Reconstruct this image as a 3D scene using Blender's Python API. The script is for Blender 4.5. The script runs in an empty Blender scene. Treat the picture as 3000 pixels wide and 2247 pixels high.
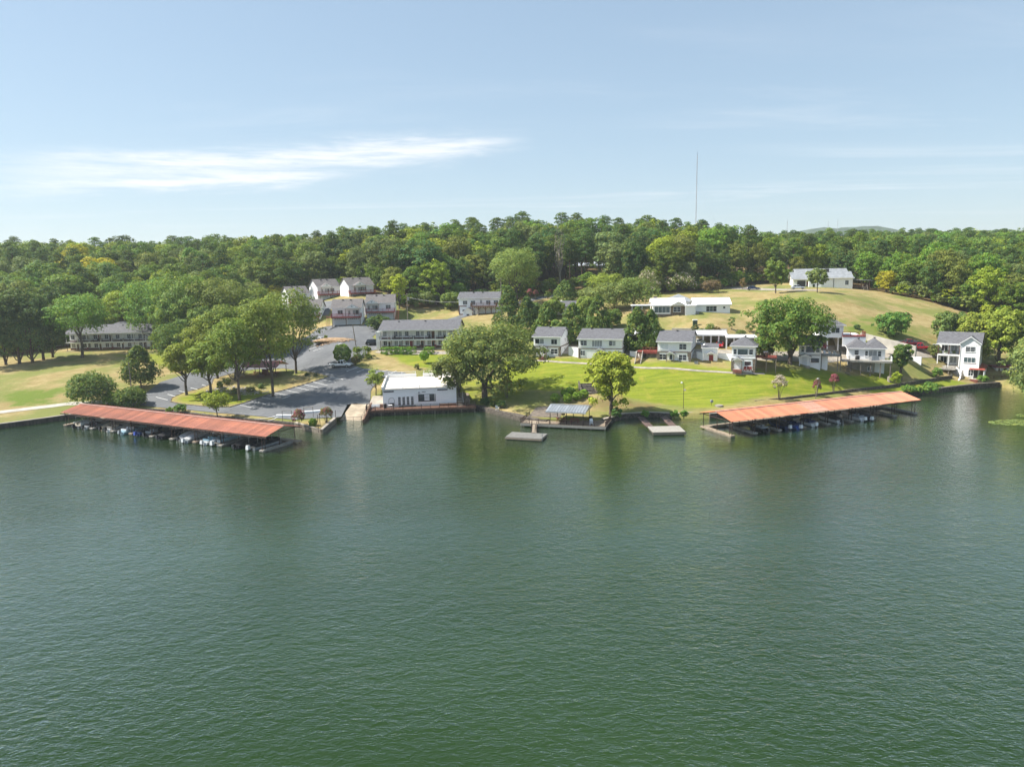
import bpy, math, random
import numpy as np
from mathutils import Matrix, Vector

S = bpy.context.scene
COL = S.collection

# ------------------------------------------------------------------ camera
F, CX, CY = 2080.0, 1500.0, 1123.5          # focal length and centre of the 3000x2247 photograph
PITCH, ROLL, CAMH = math.radians(9.2), 0.019, 31.0
_cp, _sp = math.cos(PITCH), math.sin(PITCH)
_u0 = np.array([0, _sp, _cp]); VW = np.array([0, _cp, -_sp])
VR = math.cos(ROLL) * np.array([1, 0, 0.]) - math.sin(ROLL) * _u0
VU = math.sin(ROLL) * np.array([1, 0, 0.]) + math.cos(ROLL) * _u0
CAMP = np.array([0, 0, CAMH])
cam = bpy.data.objects.new("camera", bpy.data.cameras.new("camera"))
COL.objects.link(cam)
cam.data.sensor_fit = 'HORIZONTAL'; cam.data.sensor_width = 36.0; cam.data.lens = 36.0 * F / 3000.0
cam.data.clip_start = 0.5; cam.data.clip_end = 30000
_m = Matrix.Identity(4)
for i in range(3):
    _m[i][0], _m[i][1], _m[i][2], _m[i][3] = VR[i], VU[i], -VW[i], CAMP[i]
cam.matrix_world = _m
S.camera = cam

# ------------------------------------------------------------------ sky, sun, exposure
SUN_EL = math.radians(50); SUN_DIR = np.array([-0.995, 0.10])     # horizontal direction towards the sun
SUN_AZ = math.atan2(SUN_DIR[0], SUN_DIR[1])                        # clockwise from +Y
S.view_settings.view_transform = 'Standard'; S.view_settings.look = 'None'
S.view_settings.gamma = 1.0; S.view_settings.use_curve_mapping = False
S.view_settings.exposure = 1.28
S.render.engine = 'CYCLES'
S.cycles.max_bounces = 6; S.cycles.diffuse_bounces = 3; S.cycles.glossy_bounces = 3
S.cycles.transmission_bounces = 3; S.cycles.transparent_max_bounces = 4; S.cycles.volume_bounces = 1
S.cycles.caustics_reflective = False; S.cycles.caustics_refractive = False
S.cycles.sample_clamp_indirect = 4.0
S.cycles.use_denoising = True
S.cycles.use_adaptive_sampling = True; S.cycles.adaptive_threshold = .025


class NT:
    """small helper to write node trees"""
    def __init__(s, tree):
        s.t = tree; s.n = tree.nodes; s.l = tree.links

    def add(s, typ, **kw):
        n = s.n.new(typ)
        for k, v in kw.items():
            if k.startswith('i_'):
                s.put(n.inputs[k[2:]], v)
            else:
                setattr(n, k, v)
        return n

    def put(s, sock, v):
        if isinstance(v, bpy.types.NodeSocket):
            s.l.new(v, sock)
        elif v is not None:
            sock.default_value = v

    def m(s, op, a, b=None, c=None, clamp=False):
        n = s.n.new('ShaderNodeMath'); n.operation = op; n.use_clamp = clamp
        for i, v in enumerate((a, b, c)):
            s.put(n.inputs[i], v)
        return n.outputs[0]

    def mix(s, fac, a, b, blend='MIX'):
        n = s.n.new('ShaderNodeMix'); n.data_type = 'RGBA'; n.blend_type = blend
        s.put(n.inputs[0], fac)
        for k, v in ((6, a), (7, b)):
            s.put(n.inputs[k], (*v, 1) if isinstance(v, tuple) and len(v) == 3 else v)
        return n.outputs[2]

    def ramp(s, fac, stops):
        n = s.n.new('ShaderNodeValToRGB'); s.put(n.inputs[0], fac)
        e = n.color_ramp.elements
        while len(e) < len(stops):
            e.new(0.5)
        for q, (p, c) in zip(e, stops):
            q.position = p; q.color = (c, c, c, 1) if not isinstance(c, tuple) else (*c, 1)
        return n.outputs[0]

    def rng(s, v, a, b, c, d):
        n = s.n.new('ShaderNodeMapRange'); n.interpolation_type = 'SMOOTHSTEP'
        for i, q in enumerate((v, a, b, c, d)):
            s.put(n.inputs[i], q)
        return n.outputs[0]

    def noise(s, vec, scale, detail=4, rough=.55, dist=0, dims='3D'):
        n = s.n.new('ShaderNodeTexNoise'); n.noise_dimensions = dims
        s.put(n.inputs['Vector'], vec); n.inputs['Scale'].default_value = scale
        n.inputs['Detail'].default_value = detail; n.inputs['Roughness'].default_value = rough
        n.inputs['Distortion'].default_value = dist
        return n.outputs[0]

    def mapv(s, vec, scale=(1, 1, 1), loc=(0, 0, 0), rot=(0, 0, 0)):
        n = s.n.new('ShaderNodeMapping'); s.put(n.inputs[0], vec)
        n.inputs['Scale'].default_value = scale; n.inputs['Location'].default_value = loc
        n.inputs['Rotation'].default_value = rot
        return n.outputs[0]


SKY_GAIN = 1.44


def make_world():
    w = bpy.data.worlds.new("World"); S.world = w; w.use_nodes = True
    T = NT(w.node_tree); T.n.clear()
    out = T.add('ShaderNodeOutputWorld'); bg = T.add('ShaderNodeBackground')
    sky = T.add('ShaderNodeTexSky', sky_type='NISHITA', sun_disc=False, sun_elevation=SUN_EL,
                sun_rotation=SUN_AZ, altitude=100, air_density=1.0, dust_density=.55, ozone_density=1.6)
    tc = T.add('ShaderNodeTexCoord'); g = tc.outputs['Generated']
    sx = T.add('ShaderNodeSeparateXYZ', i_Vector=g)
    x, y, z = sx.outputs
    az = T.m('ARCTAN2', x, y); el = T.m('ARCSINE', z)
    ae = T.add('ShaderNodeCombineXYZ'); T.put(ae.inputs[0], az); T.put(ae.inputs[1], el)
    zz = T.m('MAXIMUM', z, 0.03)
    cp = T.add('ShaderNodeCombineXYZ'); T.put(cp.inputs[0], T.m('DIVIDE', x, zz)); T.put(cp.inputs[1], T.m('DIVIDE', y, zz))
    # thin high cirrus everywhere in the sky
    ci = T.noise(T.mapv(cp.outputs[0], (.35, 1.1, 1), rot=(0, 0, .35)), .55, 8, .62, .6)
    ci2 = T.noise(T.mapv(cp.outputs[0], (.12, .3, 1), loc=(3, 1, 0)), 1, 3)
    thin = T.m('MULTIPLY', T.rng(ci, .47, .76, 0, .42), T.rng(ci2, .45, .64, 0, 1))
    # one long streak of cloud low in the sky
    warp = T.noise(T.mapv(ae.outputs[0], (7, 40, 1)), 1, 6, .65, .4)
    elw = T.m('ADD', el, T.m('MULTIPLY', T.m('SUBTRACT', warp, .5), .045))
    fine = T.noise(T.mapv(ae.outputs[0], (9, 110, 1), rot=(0, 0, .03)), 1, 8, .7, .3)

    def strand(a0, e0, slope, wid, l, r, amp, soft):
        c = T.m('ADD', T.m('MULTIPLY', T.m('SUBTRACT', az, a0), slope), e0)
        q = T.m('DIVIDE', T.m('SUBTRACT', elw, c), wid)
        gq = T.m('EXPONENT', T.m('MULTIPLY', T.m('MULTIPLY', q, q), -1))
        win = T.m('MULTIPLY', T.rng(az, l - soft, l + soft, 0, 1), T.rng(az, r - .10, r + .03, 1, 0))
        return T.m('MULTIPLY', T.m('MULTIPLY', gq, win), amp)
    st = T.m('ADD', strand(-.2, .152, .075, .014, -.54, .02, 1.2, .14), strand(-.4, .114, .06, .009, -.57, -.20, 1.05, .10))
    st = T.m('MULTIPLY', st, T.rng(fine, .25, .68, .15, 1.1), clamp=True)
    cl = T.m('MAXIMUM', T.m('MULTIPLY', st, .85), thin)
    cl = T.m('MULTIPLY', cl, T.rng(el, .01, .09, 0, 1))
    gm = T.add('ShaderNodeGamma', i_Gamma=.47); T.put(gm.inputs[0], sky.outputs[0])       # milky summer air: zenith and horizon closer together
    ms = T.add('ShaderNodeVectorMath', operation='SCALE'); T.put(ms.inputs[0], gm.outputs[0]); ms.inputs[3].default_value = SKY_GAIN
    hue = T.mix(1.0, ms.outputs[0], (.87, .995, 1.08), 'MULTIPLY')
    bri = T.mix(cl, hue, (4.4, 4.5, 4.65))
    T.put(bg.inputs[0], bri); bg.inputs[1].default_value = 0.10
    T.l.new(bg.outputs[0], out.inputs[0])


make_world()
sun = bpy.data.objects.new("sun", bpy.data.lights.new("sun", 'SUN'))
sun.data.energy = 3.8; sun.data.angle = math.radians(.55); sun.data.color = (1, .945, .86)
_to = Vector((SUN_DIR[0] * math.cos(SUN_EL), SUN_DIR[1] * math.cos(SUN_EL), math.sin(SUN_EL)))
sun.rotation_euler = _to.to_track_quat('Z', 'Y').to_euler()
COL.objects.link(sun)


# ------------------------------------------------------------------ places
def ray(x, y):
    return VR * (x - CX) / F + VU * (CY - y) / F + VW


def at(x, y, z=0.0):
    """the point of the level z that stands at (x, y) of the photograph"""
    d = ray(x, y)
    return CAMP + d * ((z - CAMH) / d[2])


def pxof(P):
    q = np.asarray(P, float) - CAMP
    w = q @ VW
    return CX + F * (q @ VR) / w, CY - F * (q @ VU) / w


# ------------------------------------------------------------------ tagging
def tag(o, label=None, cat=None, group=None, kind=None):
    if label: o['label'] = label
    if cat: o['category'] = cat
    if group: o['group'] = group
    if kind: o['kind'] = kind
    return o


def empty(name, loc=(0, 0, 0), rz=0.0, label=None, cat=None, group=None):
    o = bpy.data.objects.new(name, None); COL.objects.link(o)
    o.empty_display_size = .3
    o.location = [float(q) for q in loc]; o.rotation_euler = (0, 0, rz)
    return tag(o, label, cat, group)


def mobj(name, me, parent=None, mat=None):
    if mat is not None and not me.materials:
        me.materials.append(mat)
    o = bpy.data.objects.new(name, me); COL.objects.link(o)
    if parent is not None: o.parent = parent
    return o


class MB:
    """collects simple shapes into one mesh"""
    def __init__(s):
        s.v = []; s.f = []

    def add(s, vs, fs):
        n = len(s.v); s.v += [tuple(map(float, q)) for q in vs]; s.f += [tuple(n + i for i in q) for q in fs]
        return s

    def box(s, x0, x1, y0, y1, z0, z1):
        return s.add([(x0, y0, z0), (x1, y0, z0), (x1, y1, z0), (x0, y1, z0), (x0, y0, z1), (x1, y0, z1), (x1, y1, z1), (x0, y1, z1)],
                     [(0, 3, 2, 1), (4, 5, 6, 7), (0, 1, 5, 4), (1, 2, 6, 5), (2, 3, 7, 6), (3, 0, 4, 7)])

    def hexa(s, p):      # 8 points, bottom 4 then top 4
        return s.add(p, [(0, 3, 2, 1), (4, 5, 6, 7), (0, 1, 5, 4), (1, 2, 6, 5), (2, 3, 7, 6), (3, 0, 4, 7)])

    def prism(s, pts, d):     # polygon (3d points) swept by vector d
        n = len(pts); q = [tuple(np.array(p, float) + np.array(d, float)) for p in pts]
        return s.add(list(pts) + q, [tuple(range(n))[::-1], tuple(range(n, 2 * n))] + [(i, (i + 1) % n, n + (i + 1) % n, n + i) for i in range(n)])

    def tube(s, a, b, r0, r1=None, n=6, cap=True):
        r1 = r0 if r1 is None else r1
        a = np.array(a, float); b = np.array(b, float); w = b - a; w /= (np.linalg.norm(w) + 1e-9)
        u = np.cross(w, (0, 0, 1.) if abs(w[2]) < .9 else (1., 0, 0)); u /= np.linalg.norm(u); v = np.cross(w, u)
        vs = []
        for p, r in ((a, r0), (b, r1)):
            for i in range(n):
                t = 2 * math.pi * i / n; vs.append(p + r * (math.cos(t) * u + math.sin(t) * v))
        fs = [(i, (i + 1) % n, n + (i + 1) % n, n + i) for i in range(n)]
        if cap: fs += [tuple(range(n))[::-1], tuple(range(n, 2 * n))]
        return s.add(vs, fs)

    def bar(s, a, b, w, h):      # beam of rectangular section between two points
        a = np.array(a, float); b = np.array(b, float); d = b - a; d /= (np.linalg.norm(d) + 1e-9)
        u = np.cross(d, (0, 0, 1.)) if abs(d[2]) < .95 else np.array([1., 0, 0]); u /= np.linalg.norm(u); v = np.cross(u, d)
        p = []
        for q in (a, b):
            p += [q - u * w / 2 - v * h / 2, q + u * w / 2 - v * h / 2, q + u * w / 2 + v * h / 2, q - u * w / 2 + v * h / 2]
        return s.hexa(p)

    def loft(s, rings, cap=True):
        n = len(rings[0]); vs = [p for r in rings for p in r]; fs = []
        for k in range(len(rings) - 1):
            for i in range(n):
                fs.append((k * n + i, k * n + (i + 1) % n, (k + 1) * n + (i + 1) % n, (k + 1) * n + i))
        if cap: fs += [tuple(range(n))[::-1], tuple(range((len(rings) - 1) * n, len(rings) * n))]
        return s.add(vs, fs)

    def mesh(s, name, smooth=False):
        me = bpy.data.meshes.new(name); me.from_pydata(s.v, [], s.f); me.update()
        if smooth:
            me.polygons.foreach_set('use_smooth', [True] * len(me.polygons))
        return me

    def build(s, name, mat, parent=None, smooth=False):
        return mobj(name, s.mesh(name, smooth), parent, mat)


# ------------------------------------------------------------------ materials
MATS = {}


def mat(name, col, rough=.7, metal=0.0, var=.12, vscale=1.5, bump=0.0, bscale=8, spec=.4, vary_obj=0.0, streak=None, col2=None):
    """a plain painted or raw surface with mild unevenness"""
    if name in MATS: return MATS[name]
    m = bpy.data.materials.new(name); m.use_nodes = True; MATS[name] = m
    T = NT(m.node_tree); b = T.n['Principled BSDF']
    tc = T.add('ShaderNodeTexCoord'); v = tc.outputs['Object']
    if streak: v2 = T.mapv(v, streak)
    else: v2 = v
    n = T.noise(v2, vscale, 5, .6)
    c2 = col2 or tuple(q * (1 - 2.2 * var) for q in col)
    c = T.mix(T.rng(n, .32, .72, 0, 1), c2, tuple(min(1, q * (1 + var * .5)) for q in col))
    if vary_obj:
        oi = T.add('ShaderNodeObjectInfo')
        f = T.m('ADD', T.m('MULTIPLY', T.m('SUBTRACT', oi.outputs['Random'], .5), 2 * vary_obj), 1)
        mv = T.add('ShaderNodeVectorMath', operation='SCALE'); T.put(mv.inputs[0], c); T.put(mv.inputs[3], f); c = mv.outputs[0]
    T.put(b.inputs['Base Color'], c)
    b.inputs['Roughness'].default_value = rough; b.inputs['Metallic'].default_value = metal
    b.inputs['Specular IOR Level'].default_value = spec
    if bump:
        bn = T.add('ShaderNodeBump'); bn.inputs['Strength'].default_value = bump; bn.inputs['Distance'].default_value = .05
        T.put(bn.inputs['Height'], T.noise(v, bscale, 4)); T.l.new(bn.outputs[0], b.inputs['Normal'])
    return m
# ------------------------------------------------------------------ the land
# known ground heights: places of the photograph with their height, then places of the land itself
GP = [(0,1236,1.0),(100,1228,1.0),(180,1208,1.0),(0,1205,1.5),(200,1182,1.6),(100,1120,4.2),(300,1110,4.4),(330,1028,7.5),(210,1030,7.5),(455,1030,7.3),
      (242,1048,6.6),(60,1060,6.2),(430,1120,3.8),(480,1110,3.9),(420,1178,1.6),(560,1204,1.3),(700,1222,1.2),(850,1236,1.1),(940,1258,1.0),(985,1228,1.1),
      (900,1185,1.5),(1020,1186,1.7),(1085,1186,1.7),(1000,1140,2.6),(800,1163,2.0),(550,1160,2.2),(700,1180,1.7),(700,1110,4.0),(873,1095,4.3),(780,1090,4.2),
      (640,1110,3.8),(1000,1080,5.4),(900,1040,7.0),(760,1050,6.0),(650,1075,5.0),(1120,1022,8.7),(1320,1022,8.6),(1100,1012,9.0),(985,1000,10.8),(970,953,14),(1060,951,14),
      (900,965,12.5),(1100,935,15.2),(1160,930,15.4),(1130,975,12.4),(1140,1060,6.6),(1300,1070,6.0),(1180,1095,4.9),(1340,1090,5.0),
      (1240,926,15.6),(1200,938,14.6),(1345,924,15.9),(1460,940,15.0),(930,872,21.2),(1025,872,21.8),(1095,872,21.6),
      (1420,1168,2.3),(1350,1170,1.8),(1340,1195,1.2),(1450,1200,1.1),(1540,1222,1.0),(1600,1200,1.2),(1640,1175,2.0),(1750,1200,1.2),(1790,1215,1.0),(1900,1212,1.0),(2000,1205,1.1),
      (1600,1090,5.6),(1600,1047,8.3),(1500,1050,7.6),(1700,1130,3.6),(1800,1110,4.8),(1790,1056,8.0),(1980,1074,7.5),(1980,1140,3.2),(1980,1180,1.7),(2080,1072,7.2),
      (2180,1086,6.7),(2180,1120,4.6),(2180,1160,2.4),(2370,1078,6.5),(2370,1115,4.4),(2400,1155,2.1),(2540,1088,4.4),(2540,1125,2.4),(2640,1113,3.0),(2760,1100,3.2),
      (2080,1212,1.0),(2300,1192,1.1),(2400,1182,1.1),(2500,1170,1.1),(2600,1156,1.1),(2700,1138,1.2),(2800,1118,1.3),(2860,1112,1.4),
      (1700,1020,10.0),(1880,1012,10.2),(2100,1020,10.0),(2300,1030,9.2),(2440,1020,9.0),(2600,1020,8.6),(2690,1022,8.2),(2640,960,12.4),
      (1980,985,11.0),(2200,990,10.8),(2000,955,14.2),(2150,950,14.4),(2000,925,16.4),(2130,918,16.6),(1900,925,16.2),(1750,930,15.4),(2200,900,17.8),(2350,920,16.8),
      (2200,852,21.6),(2300,855,21.6),(2450,862,21.2),(2100,842,22.4),(2400,835,22.8),(2600,900,17.0),(2700,885,17.8),(2600,960,13.0),(2750,930,14.0),(2500,940,14.6),
      (1640,872,20.0),(1560,880,19.4),(1700,905,17.6),(1950,860,21.0)]
GW = [(-180,240,8.5),(-250,215,7),(-160,270,14),(-110,262,13.5),(-220,330,26),(-100,330,28),(-60,300,26.5),(-60,340,30.5),(0,300,26),(0,340,31),(60,300,26.5),(60,345,31.5),
      (110,300,25),(120,360,27),(160,290,21),(180,260,16),(210,220,10),(200,330,24),(150,480,31),(250,480,32),(350,480,31),(330,330,22),(300,230,10),(-300,400,28),(-100,430,28),
      (60,430,29),(-60,520,27),(-330,300,16),(-330,220,5),(-300,170,1.5),(240,160,5),(160,190,6),(145,200,7.5),(330,120,3),(400,600,28),(0,620,27),(-400,600,27),(140,172,2.5),(122,150,1.3),(130,150,2.0)]
SHORE_PX = [(0,1256),(60,1248),(120,1240),(180,1231),(330,1208),(480,1212),(640,1232),(790,1245),(862,1252),(900,1262),(945,1273),(986,1238),
            (1014,1190),(1084,1188),(1078,1212),(1200,1214),(1340,1207),(1392,1200),(1450,1216),(1500,1228),(1545,1240),(1640,1246),(1775,1242),(1830,1226),(1900,1222),
            (1990,1228),(2080,1226),(2200,1219),(2300,1209),(2400,1199),(2500,1190),(2580,1180),(2640,1166),(2700,1156),(2790,1146),(2860,1139),(2930,1134)]
SHORE = [(-4000, 300), (-900, 180), (-420, 128), (-200, 133)] + [tuple(at(x, y, 0)[:2]) for x, y in SHORE_PX] + \
        [(121, 164), (114, 153), (114, 142), (130, 122), (220, 95), (400, 60), (900, 20), (4000, -200)]
SH = np.array(SHORE)
LAKE = np.array(SHORE + [(4000, -3500), (-4000, -3500)])


def inside(P, poly):
    x, y = P[:, 0], P[:, 1]; c = np.zeros(len(P), bool); n = len(poly)
    for i in range(n):
        (x1, y1), (x2, y2) = poly[i], poly[(i + 1) % n]
        k = (y1 > y) != (y2 > y)
        with np.errstate(divide='ignore', invalid='ignore'):
            c ^= k & (x < (x2 - x1) * (y - y1) / ((y2 - y1) or 1e-12) + x1)
    return c


def near_line(P, line):
    best = np.full(len(P), 1e9); q = np.zeros((len(P), 2))
    for a, b in zip(line[:-1], line[1:]):
        d = b - a; t = np.clip(((P - a) @ d) / (d @ d), 0, 1)
        c = a + t[:, None] * d; e = np.hypot(*(P - c).T)
        k = e < best; best[k] = e[k]; q[k] = c[k]
    return best, q


_pts = np.array([at(x, y, z) for x, y, z in GP] + GW, float)
_C = 7.0


def _fit():
    P = _pts[:, :2]; n = len(P)
    D = np.sqrt(((P[:, None] - P[None]) ** 2).sum(-1) + _C * _C)
    A = np.zeros((n + 3, n + 3)); A[:n, :n] = D - np.eye(n) * 1.2
    A[:n, n:] = np.c_[np.ones(n), P / 100]; A[n:, :n] = A[:n, n:].T
    return np.linalg.solve(A, np.r_[_pts[:, 2], 0, 0, 0])


_W = _fit()


def land(X, Y):
    """height of the dry land"""
    X = np.atleast_1d(np.asarray(X, float)); Y = np.atleast_1d(np.asarray(Y, float))
    xc = np.clip(X, -420, 450); yc = np.clip(Y, 90, 640)
    out = np.empty(len(X))
    for i in range(0, len(X), 20000):
        P = np.c_[xc[i:i + 20000], yc[i:i + 20000]]
        D = np.sqrt(((P[:, None] - _pts[None, :, :2]) ** 2).sum(-1) + _C * _C)
        out[i:i + 20000] = D @ _W[:-3] + np.c_[np.ones(len(P)), P / 100] @ _W[-3:]
    far = 20 + 7 * np.sin(X / 310. + 1) * np.cos(Y / 270.) + 3 * np.sin(X / 130.)
    far = np.where(Y < 100, 3 + .4 * far, far)
    k = np.clip(np.maximum(np.abs(X) - 420, np.maximum(Y - 620, 100 - Y)) / 250., 0, 1); k = k * k * (3 - 2 * k)
    z = np.maximum(out * (1 - k) + far * k, 0.95)
    n = (np.abs(X) < 160) & (Y < 205)
    if n.any():
        s, _ = near_line(np.c_[X[n], Y[n]], SH)
        z[n] = np.minimum(z[n], .95 + .02 * s + .035 * s * s)
    return z


def hz(x, y):
    return float(land([x], [y])[0])


def G(x, y):
    """the ground point seen at (x, y) of the photograph"""
    d = ray(x, y); t = np.arange(90, 420, .5)
    P = CAMP + d * t[:, None]
    below = P[:, 2] - land(P[:, 0], P[:, 1]) < 0
    k = int(np.argmax(below)) if below.any() else len(t) - 1
    p = P[k]
    return np.array([p[0], p[1], hz(p[0], p[1])])


def axis(lo, hi, a, b, step, grow=1.22):
    v = list(np.arange(a, b + step, step)); s = step
    while v[-1] < hi: s *= grow; v.append(v[-1] + s)
    s = step; w = [a]
    while w[-1] > lo: s *= grow; w.append(w[-1] - s)
    return np.array(w[:0:-1] + v)


def make_ground():
    gx = axis(-9000, 9000, -112, 136, 1.15); gy = axis(-3400, 12000, 116, 262, 1.15)
    X, Y = np.meshgrid(gx, gy); P = np.c_[X.ravel(), Y.ravel()]
    ins = inside(P, LAKE); dist, q = near_line(P, SH)
    s = np.where(ins, -dist, dist)
    snap = (s >= 0) & (s < 1.05) & (np.abs(P[:, 0]) < 140) & (P[:, 1] < 190)
    dirv = (P - q) / np.maximum(dist, 1e-3)[:, None]
    P[snap] = q[snap] + dirv[snap] * .55
    Z = land(P[:, 0], P[:, 1])
    Z = np.where(s < 0, -2.6, Z)
    nx, ny = len(gx), len(gy)
    idx = np.arange(nx * ny).reshape(ny, nx)
    fc = np.c_[idx[:-1, :-1].ravel(), idx[:-1, 1:].ravel(), idx[1:, 1:].ravel(), idx[1:, :-1].ravel()]
    me = bpy.data.meshes.new("ground")
    me.vertices.add(nx * ny); me.vertices.foreach_set('co', np.c_[P, Z].ravel())
    me.loops.add(fc.size); me.loops.foreach_set('vertex_index', fc.ravel())
    me.polygons.add(len(fc)); me.polygons.foreach_set('loop_start', np.arange(0, fc.size, 4))
    me.update(); me.validate()
    me.polygons.foreach_set('use_smooth', [True] * len(me.polygons))
    # what grows where: r = mown green lawn, g = bare brown soil or needles, b = rank long grass, else dry meadow
    att = np.zeros((nx * ny, 4)); att[:, 3] = 1

    def patch(px, ch, v, soft, z=None):
        poly = np.array([G(*p)[:2] for p in px])
        i = inside(P, poly); d, _ = near_line(P, np.r_[poly, poly[:1]])
        w = np.clip(.5 + np.where(i, d, -d) / soft, 0, 1) * v
        att[:, ch] = np.maximum(att[:, ch], w)
    patch([(1470,1060),(1660,1050),(1850,1062),(2050,1075),(2250,1090),(2420,1090),(2600,1095),(2640,1125),(2400,1160),(2200,1172),(2060,1200),(1900,1180),(1720,1150),(1480,1140)], 0, 1, 6)
    patch([(1110,1035),(1340,1030),(1420,1050),(1400,1090),(1200,1078)], 0, .75, 5)
    patch([(1250,1110),(1500,1100),(1560,1150),(1500,1180),(1350,1180)], 0, .55, 6)
    patch([(500,1185),(640,1130),(720,1160),(700,1190),(600,1195)], 0, .8, 4)
    patch([(300,1035),(500,1035),(560,1080),(450,1070),(330,1045)], 0, .6, 5)
    patch([(2520,1120),(2780,1105),(2860,1125),(2700,1150),(2550,1160)], 0, .7, 4)
    patch([(160,1175),(230,1130),(100,1140),(0,1150),(0,1200),(180,1180)], 2, .8, 8)
    patch([(2470,1000),(2420,930),(2560,920),(2700,960),(2740,1010),(2640,985)], 2, .55, 8)
    patch([(1640,1190),(1790,1140),(1960,1185),(1960,1205),(1800,1215)], 1, .55, 7)
    patch([(1110,1095),(1380,1060),(1380,1095)], 1, .45, 5)
    patch([(700,1120),(760,1085),(880,1080),(950,1105),(800,1150)], 1, .5, 6)
    f = np.clip((P[:, 1] - (np.interp(P[:, 0], *FOREST_EDGE) - 2)) / 6, 0, 1)
    att[:, 1] = np.maximum(att[:, 1], f * .95)
    att[s < 0] = (0, 1, 0, 1)
    a = me.color_attributes.new('cover', 'FLOAT_COLOR', 'POINT'); a.data.foreach_set('color', att.ravel())
    return mobj('ground', me, None, ground_mat())


FOREST_EDGE = np.array([(-400,205),(-200,212),(-155,222),(-140,236),(-112,241),(-95,241),(-84,274),(-60,282),(-46,264),(-38,247),(-28,249),(-12,256),(5,262),(18,276),(30,270),(45,256),(62,258),(80,266),
                        (98,276),(126,276),(131,240),(140,226),(150,212),(158,198),(172,186),(200,168),(300,140),(460,110)], float).T


def ground_mat():
    m = bpy.data.materials.new('grass_and_soil'); m.use_nodes = True
    T = NT(m.node_tree); b = T.n['Principled BSDF']
    tc = T.add('ShaderNodeTexCoord'); v = tc.outputs['Object']
    at_ = T.add('ShaderNodeVertexColor', layer_name='cover')
    sp = T.add('ShaderNodeSeparateColor'); T.put(sp.inputs[0], at_.outputs[0])
    lawn, soil, rank = sp.outputs
    big = T.noise(v, .06, 5, .6); mid = T.noise(v, .35, 5, .6); fin = T.noise(v, 2.6, 4, .7)
    mow = T.noise(T.mapv(v, (.10, 1.3, 1), rot=(0, 0, -.32)), .9, 5, .65)
    dry = T.mix(T.rng(mid, .3, .7, 0, 1), (.27, .205, .085), (.37, .295, .14))
    dry = T.mix(T.rng(big, .42, .60, 0, .9), dry, (.17, .195, .05))
    green = T.mix(T.rng(mow, .3, .7, 0, 1), (.125, .180, .014), (.250, .275, .030))
    green = T.mix(T.rng(mid, .5, .75, 0, .55), green, (.36, .30, .06))
    lw = T.m('ADD', lawn, T.m('MULTIPLY', T.m('SUBTRACT', mid, .5), .9))
    c = T.mix(T.rng(lw, .3, .7, 0, 1), dry, green)
    rk = T.m('ADD', rank, T.m('MULTIPLY', T.m('SUBTRACT', mid, .5), 1.2))
    c = T.mix(T.rng(rk, .35, .75, 0, 1), c, (.13, .18, .028))
    so = T.m('ADD', soil, T.m('MULTIPLY', T.m('SUBTRACT', mid, .5), .8))
    c = T.mix(T.rng(so, .3, .75, 0, 1), c, T.mix(fin, (.10, .072, .035), (.27, .18, .085)))
    c = T.mix(T.m('MULTIPLY', T.rng(fin, .35, .7, 0, 1), .45), c, T.mix(.5, c, (.06, .06, .02)))
    T.put(b.inputs['Base Color'], c); b.inputs['Roughness'].default_value = .95
    b.inputs['Specular IOR Level'].default_value = .1
    bn = T.add('ShaderNodeBump'); bn.inputs['Strength'].default_value = .6; bn.inputs['Distance'].default_value = .12
    T.put(bn.inputs['Height'], T.m('ADD', T.noise(v, 5, 4, .7), T.m('MULTIPLY', mid, 1.5))); T.l.new(bn.outputs[0], b.inputs['Normal'])
    return m


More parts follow.
